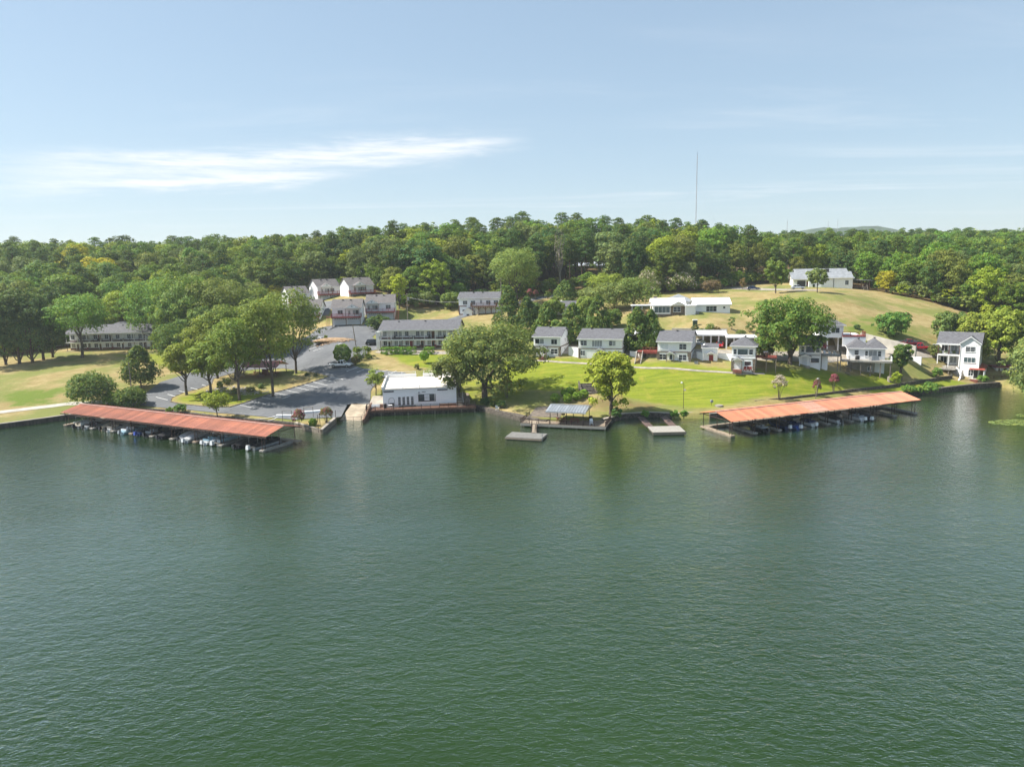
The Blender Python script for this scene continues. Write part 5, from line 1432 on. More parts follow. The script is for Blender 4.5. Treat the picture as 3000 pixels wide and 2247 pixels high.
# ------------------------------------------------------------------ boathouse and its deck
def boathouse():
    r, w, _ = root_at('boathouse', 1123, 1192, 1.35, 6.5, 1338, 'flat-roofed white boathouse with french doors at the water edge', 'boathouse')
    d = 17; h = 3.75
    walls(r, 0, w, 0, d, -2, h, WHITE); MB().box(-.15, w + .15, -.15, d, h + .001, h + .2).build('roof', mat('cream_flat_roof', (.76, .70, .62), .7, var=.08, vscale=.5), r)
    MB().box(-.2, .12, -.2, d, h + .201, h + .75).build('side_parapet', WHITE, r); MB().box(.2, w * .44, d - .3, d + .1, h + .201, h + .95).build('rear_parapet', WHITE, r); MB().box(w * .54, w, d - .3, d + .1, h + .201, h + .95).build('rear_parapet', WHITE, r)
    railing(r, [(.4, d - .1, h + .95), (w * .43, d - .1, h + .95)], .6, WHITE2, bal=0, gap=4); railing(r, [(w * .55, d - .1, h + .95), (w * .95, d - .1, h + .95)], .6, WHITE2, bal=0, gap=4)
    railing(r, [(w * .05, .1, h + .2), (w * .95, .1, h + .2)], .5, WHITE2, bal=0, gap=4)
    for a, b in ((.01, .15), (.74, .88)): MB().box(w * a, w * b, -.14, -.005, h - .5, h - .25).build('dark_panel', DARK, r)
    fr = MB().box(w * .19, w * .43, -.06, -.004, .02, 2.35).build('door_surround', WHITE2, r)
    for i in range(4):
        x = w * (.222 + i * .058)
        o = MB().box(x - .36, x + .36, -.1, -.061, .08, 2.2).build('french_door', WHITE2, fr)
        for j in range(5):
            for k in range(2): MB().box(x - .26 + k * .27, x - .26 + k * .27 + .24, -.115, -.101, .3 + j * .36, .3 + j * .36 + .32).build('pane', GLASS, o)
    arch = MB(); pts = [(w * .115 + .62 * math.cos(t), 1.35 + .62 * math.sin(t)) for t in np.linspace(0, math.pi, 9)]
    for (a, b), (c, e) in zip(pts[:-1], pts[1:]): arch.bar((a, -.06, b), (c, -.06, e), .08, .08)
    arch.bar((pts[0][0], -.06, .1), (pts[0][0], -.06, 1.35), .08, .08); arch.bar((pts[-1][0], -.06, .1), (pts[-1][0], -.06, 1.35), .08, .08)
    arch.build('arch_trim', GREYM, r); MB().box(w * .085, w * .145, -.1, -.05, .1, .8).build('gate', DARK, r)
    o = window(r, 'f', w * .595, .95, w * .235, 1.55, w, d, 3, 2, [GLASS, SHADEW, GLASS], frame=DARK)
    MB().tube((w * .70, -.06, .2), (w * .70, -.06, h), .05).build('downpipe', WHITE2, r)
    MB().box(w * .48, w * .5, -.2, -.01, 2.75, 3.05).build('wall_lamp', GREYM, r); MB().box(w * .53, w * .58, -.1, -.01, 2.95, 3.1).build('wall_sign', GREYM, r)
    MB().box(w + .02, w + 3.0, .5, 8, -2, 1.2).build('side_wall', STONE, r)
    stairs(r, w + .1, w + 1.3, -2.0, 1.5, -.3, 1.6, CONC, 7); MB().bar((w + 1.4, -2, .6), (w + 1.4, 1.6, 2.5), .06, .06).build('handrail', WHITE2, r)
    # waterfront deck
    k = empty('waterfront_deck', r.matrix_basis @ Vector((-3.5, -3.4, 0)), r.rotation_euler[2], 'brown plank waterfront deck with an iron rail before the boathouse', 'deck')
    L = w + 7.6
    MB().box(0, L, 0, 3.3, -.35, -.1).build('floor', BROWNW, k); MB().box(0, L, -.1, -.003, -.6, -.08).build('edge_beam', BROWNW, k)
    railing(k, [(0, 3.2, -.1), (0, .05, -.1), (L - .05, .05, -.1)], 1.0, RUST, gap=2.0, bal=.26)
    for x in np.linspace(.3, L - .3, 9): MB().box(x - .13, x + .13, .05, .3, -3, -.36).build('pile', TIMBER, k)
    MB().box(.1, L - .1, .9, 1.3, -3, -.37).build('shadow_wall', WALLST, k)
    MB().box(w * .76 + 3.5, w + 3.4, 2.2, 2.7, -.09, .32).build('bench', BROWNW, k); MB().box(3.5 + w * .21, 3.5 + w * .44, 2.6, 3.25, -.09, .1).build('door_mat', DARK, k)
    # things on it
    b = empty('trash_can', r.matrix_basis @ Vector((.5, -1.2, -.1)), 0, 'dark trash can at the left corner of the boathouse', 'bin')
    MB().tube((0, 0, 0), (0, 0, .95), .32, .36, 10).build('body', BLACK, b); MB().tube((0, 0, .951), (0, 0, 1.05), .38, .2, 10).build('lid', DARK, b)
    t = empty('white_table', r.matrix_basis @ Vector((1.6, -1.6, -.1)), .2, 'small white round table before the boathouse', 'table')
    MB().tube((0, 0, .68), (0, 0, .74), .5, .5, 14).build('top', WHITE2, t); MB().tube((0, 0, 0), (0, 0, .679), .06).build('leg', WHITE2, t)
    t = empty('white_bench', r.matrix_basis @ Vector((-1.6, -1.0, -.1)), .1, 'white bench on the deck left of the boathouse', 'bench')
    MB().box(-.9, .9, -.25, .25, .4, .47).build('seat', WHITE2, t); MB().box(-.9, .9, .22, .28, .5, .9).build('backrest', WHITE2, t)
    for x in (-.75, .75): MB().box(x - .04, x + .04, -.2, .2, 0, .399).build('leg', WHITE2, t)
    # steps and side walk up from the deck
    s = empty('side_walk', r.matrix_basis @ Vector((-3.2, 0, 0)), r.rotation_euler[2], 'tan concrete walk and steps along the left side of the boathouse', 'walkway')
    MB().box(0, 3.1, 1.2, 12, -1.6, .45).build('paving', CONC, s); stairs(s, 0, 3.2, -.1, 1.19, -.3, .45, BROWNW, 4)


# ------------------------------------------------------------------ covered boat docks
ROOFRED = mat('faded_red_roof_metal', (.49, .19, .105), .5, metal=.0, var=.2, vscale=1.3, streak=(1.2, .35, 1), vary_obj=.24, col2=(.38, .155, .11))
ROOFORG = mat('faded_orange_red_roof_metal', (.48, .160, .070), .5, metal=.0, var=.20, vscale=1.1, streak=(1.2, .5, 1), vary_obj=.2, col2=(.40, .15, .085))
ROOFPALE = mat('chalky_pink_roof_metal', (.46, .24, .17), .6, var=.15)


def dock(name, A, B, D, label, m, fingers, eave=3.0, ridge=4.75, over=.9, x_roof=(0, 0)):
    a = at(*A, 0); b = at(*B, 0); L = float(np.linalg.norm((b - a)[:2])); ang = math.atan2(b[1] - a[1], b[0] - a[0])
    r = empty(name, (a[0], a[1], 0), ang, label, 'boat dock')
    x0, x1 = x_roof[0], L + x_roof[1]; n = int((x1 - x0) / 1.0); pw = (x1 - x0) / n
    c = D / 2; sl = c + over; rise = ridge - eave
    def panel(sgn):
        bm = MB(); prof = [(0, 0), (.10, 0), (.13, .05), (.20, .05), (.23, 0), (.43, 0), (.46, .05), (.53, .05), (.56, 0), (.77, 0), (.80, .05), (.87, .05), (.90, 0), (1, 0)]
        for (u, p), (v, q) in zip(prof[:-1], prof[1:]):
            e, f = (0, eave), (sl * sgn, ridge)
            bm.add([(u * pw, 0, eave + p), (v * pw, 0, eave + q), (v * pw, sl * sgn, ridge + q), (u * pw, sl * sgn, ridge + p)], [(0, 1, 2, 3) if sgn > 0 else (3, 2, 1, 0)])
        bm.box(.004, pw - .004, min(0, .02 * sgn), max(0, .02 * sgn), eave - .05, eave - .002)
        return bm.mesh('roof_panel')
    rng = np.random.default_rng(int(abs(A[0])))
    rf = MB().box(x0, x1, c - .18, c + .18, ridge + .03, ridge + .10).build('ridge_cap', mat('ridge_cap_metal', (.52, .33, .27), .55), r)
    for sgn in (1, -1):
        me = panel(sgn); me.materials.append(m)
        me2 = me.copy(); me2.materials.clear(); me2.materials.append(ROOFPALE)
        for i in range(n):
            pale = name == 'east' or (A[0] > 2000 and sgn > 0 and .40 < i / n < .5)
            o = mobj('roof_panel', me2 if (A[0] > 2000 and sgn > 0 and n * .40 < i < n * .47) else me, r)
            o.location = (x0 + i * pw, -over if sgn > 0 else D + over, rng.uniform(0, .02))
    # frame
    for y in (-.2, c, D + .2):
        MB().bar((x0, y, eave - .25 + (.0 if y != c else rise * .82)), (x1, y, eave - .25 + (0 if y != c else rise * .82)), .1, .16).build('beam', RUST, r)
    for x in fingers:
        for y in (.25, .9, D * .5, D - .4):
            MB().box(x - .05, x + .05, y - .05, y + .05, -1.5, eave + (rise * min(y + over, D + over - y) / sl) - .1).build('post', RUST, r)
        MB().bar((x, 0, eave - .2), (x, D, eave - .2), .08, .12).build('truss', RUST, r)
    # walks
    MB().box(0, L, D - 1.4, D, .18, .42).build('back_walk', DECKW, r)
    for i, x in enumerate(fingers):
        fm = DECKG if i % 3 else DECKW
        f = MB().box(x - .5, x + .5, -.1, D - 1.41, .16, .40).build('finger', fm, r)
        MB().box(x - .46, x + .46, 0, D - 1.5, -.35, .158).build('float', TIMBER, f)
    return r, L


def motor(parent, x, y, z, m, s=1.0):
    o = MB().hexa([(x - .28 * s, y - .62 * s, z + .05), (x + .28 * s, y - .62 * s, z + .05), (x + .28 * s, y - .08 * s, z + .05), (x - .28 * s, y - .08 * s, z + .05), (x - .22 * s, y - .55 * s, z + .72 * s), (x + .22 * s, y - .55 * s, z + .72 * s), (x + .22 * s, y - .14 * s, z + .66 * s), (x - .22 * s, y - .14 * s, z + .66 * s)]).build('outboard_motor', m, parent)
    MB().box(x - .09, x + .09, y - .45 * s, y - .22 * s, z - .9, z + .048).build('shaft', DARK, o)
    return o


def boat(loc, rz, label, kind, hull, cover, mot, L=5.6, Wd=2.2, name=None):
    """stern at local y=0, bow towards +y"""
    e = empty(name or ('pontoon_boat' if kind == 'pontoon' else 'motor_boat'), loc, rz, label, 'boat')
    if kind == 'pontoon':
        for s in (-1, 1):
            MB().loft([[(s * Wd * .36 + .32 * k * math.cos(t), y, .12 + .32 * k * math.sin(t)) for t in np.linspace(0, 6.283, 9)[:-1]] for y, k in ((.2, 1), (L * .8, 1), (L, .25))]).build('pontoon', GREYM, e)
        MB().box(-Wd / 2, Wd / 2, .2, L * .92, .46, .56).build('deck', DECKG, e)
        for s in (-1, 1): MB().box(s * Wd / 2 - .04, s * Wd / 2 + .04, .6, L * .85, .561, 1.15).build('side_panel', hull, e)
        MB().box(-Wd / 2 + .05, Wd / 2 - .05, L * .85, L * .87, .561, 1.15).build('bow_panel', hull, e)
        for x, y in ((-.7, 1.2), (.7, 1.2), (-.7, L * .68), (.7, L * .68)): MB().box(x - .35, x + .35, y - .5, y + .5, .562, 1.0).build('bench_seat', cover, e)
        cn = MB().loft([[(x, y, 2.15 + .18 * math.cos(x * 1.25)) for x in np.linspace(-Wd / 2, Wd / 2, 6)] + [(x, y, 2.08 + .18 * math.cos(x * 1.25)) for x in np.linspace(Wd / 2, -Wd / 2, 6)] for y in (1.0, L * .62)]).build('canopy', cover, e)
        for x in (-Wd / 2 + .05, Wd / 2 - .05):
            for y in (1.1, L * .6): MB().tube((x, y, .56), (x, y, 2.2), .025, .025, 5).build('canopy_post', GREYM, e)
        motor(e, 0, .2, .2, mot, 1.15)
        return e
    sec = []
    for t, w, zb, zt in ((0, .86, -.18, .62), (.3, .98, -.22, .66), (.6, .95, -.2, .74), (.82, .66, -.05, .84), (.95, .28, .25, .92), (1.0, .05, .5, .95)):
        y = t * L; x = w * Wd / 2
        sec.append([(-x * .25, y, zb), (x * .25, y, zb), (x * .85, y, zb * .3 + zt * .3), (x, y, zt), (-x, y, zt), (-x * .85, y, zb * .3 + zt * .3)])
    MB().loft(sec).build('hull', hull, e)
    if kind == 'covered':
        sec = []
        for t, w, zt, hh in ((.04, .80, .66, .18), (.25, .93, .70, .55), (.45, .93, .74, .68), (.62, .86, .80, .38), (.85, .55, .92, .1), (.96, .2, .97, .04)):
            y = t * L; x = w * Wd / 2; sec.append([(-x, y, zt), (x, y, zt), (x * .6, y, zt + hh * .8), (0, y, zt + hh), (-x * .6, y, zt + hh * .8)])
        MB().loft(sec).build('cover', cover, e)
    else:
        MB().box(-Wd * .36, Wd * .36, L * .1, L * .52, .662, .70).build('cockpit_floor', DARK, e)
        MB().hexa([(-Wd * .36, L * .54, .72), (Wd * .36, L * .54, .72), (Wd * .3, L * .6, .74), (-Wd * .3, L * .6, .74), (-Wd * .32, L * .49, 1.15), (Wd * .32, L * .49, 1.15), (Wd * .3, L * .5, 1.16), (-Wd * .3, L * .5, 1.16)]).build('windshield', GLASS, e)
        for x in (-.5, .5): MB().box(x - .26, x + .26, L * .3, L * .42, .701, 1.15).build('seat', cover, e)
        MB().box(-Wd * .34, Wd * .34, L * .1, L * .2, .702, 1.0).build('rear_seat', cover, e)
        if kind == 'bimini':
            MB().box(-Wd * .42, Wd * .42, L * .2, L * .55, 1.95, 2.03).build('bimini_top', cover, e)
            for x in (-Wd * .42, Wd * .42): MB().tube((x, L * .2, 1.95), (x, L * .4, .7), .025, .025, 5).build('bimini_pole', GREYM, e)
    motor(e, 0, 0, .25, mot)
    return e


def docks():
    r, L = dock('covered_dock', (186, 1249), (783, 1328), 8.6, 'long red-roofed covered boat dock left of the boat ramp', ROOFRED, [.6, 9.3, 15.8, 21.5, 27.5, 33.2, 39.5, 46.2, 56.4], x_roof=(-.3, .1), eave=3.0, ridge=4.0, over=.12)
    wh = mat('white_gelcoat', (.78, .79, .80), .2, var=.04); nv = mat('navy_gelcoat', (.02, .04, .12), .2); gr = mat('grey_gelcoat', (.35, .38, .40), .25); bk = mat('black_gelcoat', (.02, .02, .025), .2)
    rd = mat('maroon_gelcoat', (.20, .02, .03), .2); tan = mat('tan_canvas', (.45, .38, .28), .9); bl = mat('black_canvas', (.025, .025, .03), .9); gy = mat('pale_grey_canvas', (.55, .57, .58), .9); be = mat('beige_vinyl', (.58, .50, .38), .6)
    db = mat('bright_blue_cowl', (.02, .07, .42), .35); navyc = mat('navy_canvas', (.02, .03, .09), .9); teal = mat('pale_blue_gelcoat', (.35, .55, .66), .25)
    fleet = [(4.4, 'pontoon', wh, be, bk, 6.4, 'white pontoon boat at the far left end of the left dock'), (7.4, 'bimini', gr, bl, bk, 5.4, 'grey boat with a black motor, second berth of the left dock'),
             (11.9, 'covered', be, tan, bk, 5.6, 'beige covered boat, third berth of the left dock'), (14.0, 'open', wh, be, bk, 5.0, 'slim white open boat, fourth berth of the left dock'),
             (19.2, 'open', teal, wh, gr, 5.6, 'pale blue open boat near the middle of the left dock'), (23.4, 'bimini', nv, bl, db, 5.6, 'navy boat with a black bimini and bright blue motor cowl'),
             (25.9, 'open', bk, gr, bk, 5.2, 'black open boat beside the blue-cowled boat'), (30.2, 'covered', bk, bl, bk, 5.4, 'black covered boat in the middle of the left dock'),
             (35.0, 'covered', wh, gy, bk, 5.8, 'white boat under a pale grey cover, left dock'), (37.4, 'covered', gr, gy, wh, 5.8, 'rounded pale grey covered boat with a white motor, left dock'),
             (42.0, 'open', wh, teal, wh, 5.4, 'white and blue open boat right of the rounded grey covered boat'), (44.3, 'pontoon', teal, wh, wh, 6.2, 'blue-sided pontoon boat near the right end of the left dock'),
             (50.0, 'covered', bk, bl, bk, 6.0, 'black-covered boat beside the last berth of the left dock'), (53.2, 'pontoon', bk, bl, wh, 7.4, 'black-topped pontoon boat with a white motor at the near end of the left dock')]
    M = r.matrix_basis
    rng = np.random.default_rng(3)
    for x, k, h, c, mo, l, lab in fleet:
        boat(M @ Vector((x, .2 + rng.uniform(-.7, .5), 0)), r.rotation_euler[2], lab, k, h, c, mo, l, 2.3)
    r2, L2 = dock('covered_dock', (2140, 1283), (2689, 1214), 9.1, 'long orange-red roofed covered boat dock right of the swim platform', ROOFORG, [.5, 5.6, 11.2, 17.0, 23.0, 29.0, 34.6, 40.4, L2x], x_roof=(0, .5), eave=3.0, ridge=4.0, over=.12)
    M = r2.matrix_basis
    fleet = [(8.6, 'open', bk, gr, bk, 5.0, 'dark open boat, second berth of the right dock'), (14.0, 'covered', nv, bl, wh, 5.6, 'navy covered boat with a white motor, right dock'), (15.9, 'bimini', mat('royal_blue_gelcoat', (.03, .10, .42), .25), navyc, wh, 5.6, 'royal blue boat with a white motor, right dock'),
             (20.0, 'bimini', wh, navyc, wh, 5.8, 'white boat with a navy bimini in the middle of the right dock'), (26.5, 'covered', wh, bl, bk, 5.8, 'white-hulled boat under a black cover, right dock'), (32.0, 'open', wh, gr, wh, 5.6, 'white open boat with a windshield, right part of the right dock'), (33.4, 'covered', bk, bl, wh, 5.2, 'black covered boat beside the white open boat, right dock')]
    for x, k, h, c, mo, l, lab in fleet:
        boat(M @ Vector((x, .3 + rng.uniform(-.6, .5), 0)), r2.rotation_euler[2], lab, k, h, c, mo, l, 2.2)


L2x = 46.0


# ------------------------------------------------------------------ pavilion platform and swim docks
def platforms():
    a = at(1560, 1243, .6); b = at(1775, 1253, .6); ang = math.atan2(b[1] - a[1], b[0] - a[0]); L = np.linalg.norm(b - a)
    r = empty('pavilion_platform', a, ang, 'brown plank lakeside platform with an iron rail and metal-roofed pavilion', 'platform')
    D = 7.0
    MB().box(-2.5, L, 0, D, -.1, .1).build('floor', DECKW, r); MB().box(-2.5, L, -.12, -.003, -.35, .12).build('edge_beam', DECKG, r)
    for x in np.linspace(-2.2, L - .2, 7): MB().box(x - .14, x + .14, .1, .38, -3, -.11).build('pile', TIMBER, r)
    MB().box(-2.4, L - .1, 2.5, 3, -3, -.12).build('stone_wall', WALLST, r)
    railing(r, [(1.2, .1, .1), (L - .1, .1, .1), (L - .1, D - .5, .1)], 1.0, RUST, gap=2.2, bal=.22)
    railing(r, [(-2.4, D - .4, .1), (-2.4, .1, .1), (-.6, .1, .1)], 1.0, RUST, gap=2.2, bal=.3)
    # pavilion
    p = empty('pavilion', r.matrix_basis @ Vector((3.2, .6, .1)), ang - .02, 'small open pavilion with a shiny ribbed metal roof on the lakeside platform', 'pavilion')
    w, d, h = 7.0, 6.2, 2.65
    for x in (.2, w * .5, w - .2):
        for y in (.2, d - .2): MB().box(x - .06, x + .06, y - .06, y + .06, 0, h).build('post', RUST, p)
    n = 14; pw = (w + 1) / n
    for sg in (1, -1):
        for i in range(n):
            o = shared(('pavpan', sg), lambda: MB().add([(0, 0, h), (pw - .06, 0, h), (pw - .06, sg * (d / 2 + .6), h + .7), (0, sg * (d / 2 + .6), h + .7)], [(0, 1, 2, 3) if sg > 0 else (3, 2, 1, 0)]).hexa([(pw - .06, 0, h - .02), (pw, 0, h - .02), (pw, sg * (d / 2 + .6), h + .68), (pw - .06, sg * (d / 2 + .6), h + .68), (pw - .06, 0, h + .08), (pw, 0, h + .08), (pw, sg * (d / 2 + .6), h + .78), (pw - .06, sg * (d / 2 + .6), h + .78)]), 'roof_panel', p, (-.5 + i * pw, -.6 if sg > 0 else d + .6, 0), 0, GALV)
    MB().box(-.5, w + .5, -.66, -.602, h - .22, h + .02).build('fascia', GALV, p); MB().box(-.45, w + .45, d / 2 - .15, d / 2 + .15, h + .72, h + .8).build('ridge_cap', GALV, p)
    for x in (-.4, w + .4): MB().prism([(x, -.55, h - .05), (x, d + .55, h - .05), (x, d / 2, h + .65)], (.05, 0, 0)).build('gable', GALV, p)
    for i, x in enumerate((1.8, 4.6)):
        t = empty('picnic_table', p.matrix_basis @ Vector((x, 2.4, 0)), ang + .05 * i, ('red-brown picnic table at the left under the lakeside pavilion', 'red-brown picnic table at the right under the lakeside pavilion')[i], 'picnic table', 'picnic tables under the lakeside pavilion')
        picnic(t, REDW)
    g = empty('kettle_grill', p.matrix_basis @ Vector((1.6, 5.3, 0)), 0, 'small iron grill on a post behind the lakeside pavilion', 'grill')
    MB().box(-.35, .35, -.25, .25, .8, 1.05).build('firebox', RUST, g); MB().tube((0, 0, 0), (0, 0, .799), .05).build('leg', RUST, g)
    g = empty('barrel_bin', p.matrix_basis @ Vector((w + .4, 4.6, 0)), 0, 'dark steel barrel bin at the right of the lakeside pavilion', 'bin')
    MB().tube((0, 0, 0), (0, 0, .95), .33, .33, 12).build('body', DARK, g); MB().tube((0, 0, .951), (0, 0, 1.0), .35, .35, 12).build('rim', RUST, g)
    c = empty('white_chair', r.matrix_basis @ Vector((L - 3.0, 1.1, .1)), ang + .3, 'white plastic chair at the right end of the lakeside platform', 'chair'); chair_parts(c, WHITE2, 1.25)
    # floating swim dock with gangway
    q = at(1480, 1281, .45); q2 = at(1586, 1287, .45); an = math.atan2(q2[1] - q[1], q2[0] - q[0]); Lq = np.linalg.norm(q2 - q)
    s = empty('floating_dock', q, an, 'grey floating swim dock joined to the platform by a gangway', 'dock')
    MB().box(0, Lq, 0, 4.2, -.05, .08).build('deck', mat('grey_carpeted_deck', (.19, .185, .17), .95, var=.1), s); MB().box(-.06, Lq + .06, -.08, 4.28, -.3, -.051).build('frame', DECKW, s); MB().box(.2, Lq - .2, .15, 4.1, -.75, -.301).build('float', DARK, s)
    for y in (.3, .8):
        MB().tube((Lq + .05, y, -.6), (Lq + .05, y, 1.0), .035).build('ladder_rail', GREYM, s)
    gA = s.matrix_basis @ Vector((Lq * .62, 4.2, .1)); gB = r.matrix_basis @ Vector((.4, .05, .15))
    gang = empty('gangway', gA, 0, 'narrow plank gangway from the platform to the floating dock', 'gangway'); dv = gB - gA; Lg = dv.length
    gang.rotation_euler = (0, 0, math.atan2(dv.y, dv.x))
    MB().box(0, Lg, -.55, .55, -.05, .06).build('deck', DECKW, gang)
    for y in (-.5, .5): railing(gang, [(.3, y, .06), (Lg, y, .06)], .9, RUST, gap=1.6, bal=0)
    # fixed U-shaped swim dock
    q = at(1913, 1268, .55); q2 = at(2009, 1266, .55); an = math.atan2(q2[1] - q[1], q2[0] - q[0]); Lq = np.linalg.norm(q2 - q)
    u = empty('swim_dock', q, an, 'pale plank swim dock reached by two dark ramps from the shore', 'dock')
    MB().box(0, Lq, 0, 5.0, -.1, .1).build('deck', DECKG, u); MB().box(-.05, Lq + .05, -.12, -.002, -.4, .11).build('edge_beam', DECKW, u); MB().box(.2, Lq - .2, .2, 4.8, -.8, -.101).build('float', DARK, u)
    for x in (.1, 6.9 * Lq / 9): MB().hexa([(x - .3, 5.01, -.15), (x + 1.0, 5.01, -.15), (x + .6, 12.2, .25), (x - .8, 12.2, .25), (x - .3, 5.01, .08), (x + 1.0, 5.01, .08), (x + .6, 12.2, .5), (x - .8, 12.2, .5)]).build('ramp', mat('dark_ramp_boards', (.13, .085, .07), .85, var=.2), u)


def picnic(t, m):
    MB().box(-.9, .9, -.38, .38, .70, .76).build('table_top', m, t)
    for y in (-.75, .75): MB().box(-.9, .9, y - .13, y + .13, .42, .47).build('bench_seat', m, t)
    for x in (-.65, .65):
        MB().bar((x, -.75, .03), (x, .3, .69), .08, .09).build('leg', m, t); MB().bar((x + .09, .75, .03), (x + .09, -.3, .69), .08, .09).build('leg', m, t)


boathouse(); docks(); platforms()
# ------------------------------------------------------------------ paved surfaces, kerbs, walls
from mathutils.geometry import delaunay_2d_cdt


def asphalt_mat():
    m = bpy.data.materials.new('asphalt'); m.use_nodes = True
    T = NT(m.node_tree); b = T.n['Principled BSDF']
    v = T.add('ShaderNodeTexCoord').outputs['Object']
    big = T.noise(v, .12, 5, .6); mid = T.noise(v, .9, 5, .65); fin = T.noise(v, 9, 3, .7)
    c = T.mix(T.rng(big, .35, .65, 0, 1), (.118, .123, .130), (.155, .160, .167))
    c = T.mix(T.m('MULTIPLY', T.rng(mid, .45, .75, 0, 1), .5), c, (.19, .195, .20))
    vo = T.add('ShaderNodeTexVoronoi', feature='DISTANCE_TO_EDGE'); T.put(vo.inputs['Vector'], T.mapv(v, (.17, .17, .17))); vo.inputs['Scale'].default_value = 1
    c = T.mix(T.rng(vo.outputs['Distance'], .0, .014, .55, 0), c, (.05, .052, .055))
    c = T.mix(T.m('MULTIPLY', fin, .25), c, (.06, .065, .07))
    T.put(b.inputs['Base Color'], c); b.inputs['Roughness'].default_value = .9; b.inputs['Specular IOR Level'].default_value = .25
    return m


ASPH = asphalt_mat()
PAINT = mat('worn_white_paint', (.75, .75, .73), .8, var=.22, vscale=2.5)


def sheet(name, P2, lift, m, step=1.1, parent=None, drop=.25):
    """paved sheet draped over the land"""
    P2 = np.array(P2, float); bnd = []
    for a, b in zip(P2, np.roll(P2, -1, 0)):
        k = max(1, int(np.hypot(*(b - a)) / step))
        bnd += [a + (b - a) * i / k for i in range(k)]
    B = np.array(bnd)
    gx = np.arange(B[:, 0].min(), B[:, 0].max(), step); gy = np.arange(B[:, 1].min(), B[:, 1].max(), step)
    g = np.array([(x, y) for x in gx for y in gy])
    if len(g):
        dist, _ = near_line(g, np.r_[B, B[:1]]); g = g[inside(g, B) & (dist > step * .35)]
    allp = np.r_[B, g] if len(g) else B
    n = len(B)
    vs, _, fs, *_ = delaunay_2d_cdt([Vector(p) for p in allp], [(i, (i + 1) % n) for i in range(n)], [], 1, 1e-5)
    V = np.array([(v.x, v.y) for v in vs]); Z = land(V[:, 0], V[:, 1]) + lift
    mb = MB(); mb.add(np.c_[V, Z], [tuple(f) for f in fs])
    # thin edge down into the ground
    return mb.build(name, m, parent, smooth=True)


def road_line(px, width):
    """outline of a road along points of the photograph"""
    P = np.array([G(*p)[:2] for p in px]); d = np.gradient(P, axis=0); d /= np.linalg.norm(d, axis=1)[:, None]
    nrm = np.c_[-d[:, 1], d[:, 0]] * (width / 2)
    return np.r_[P + nrm, (P - nrm)[::-1]]


LOT = [(330,1184),(415,1163),(470,1121),(560,1093),(640,1075),(700,1062),(770,1046),(850,1012),(905,985),(935,962),(962,957),(1066,955),(1072,942),(1162,938),(1165,948),(1128,962),(1090,990),(1110,1000),(1122,1010),(1116,1024),(1082,1030),(1060,1052),(1036,1072),(1062,1082),(1190,1094),(1180,1101),(1130,1104),(1108,1120),(1086,1150),(1083,1187),(1018,1187),(1000,1222),(930,1228),(860,1232),(760,1222),(640,1212),(520,1200),(430,1192)]
ISLAND = [(963,1105),(884,1130),(784,1158),(710,1185),(672,1196),(596,1193),(545,1189),(500,1180),(504,1168),(542,1152),(580,1144),(621,1128),(625,1113),(655,1104),(700,1091),(750,1085),(827,1082),(868,1087),(925,1095)]


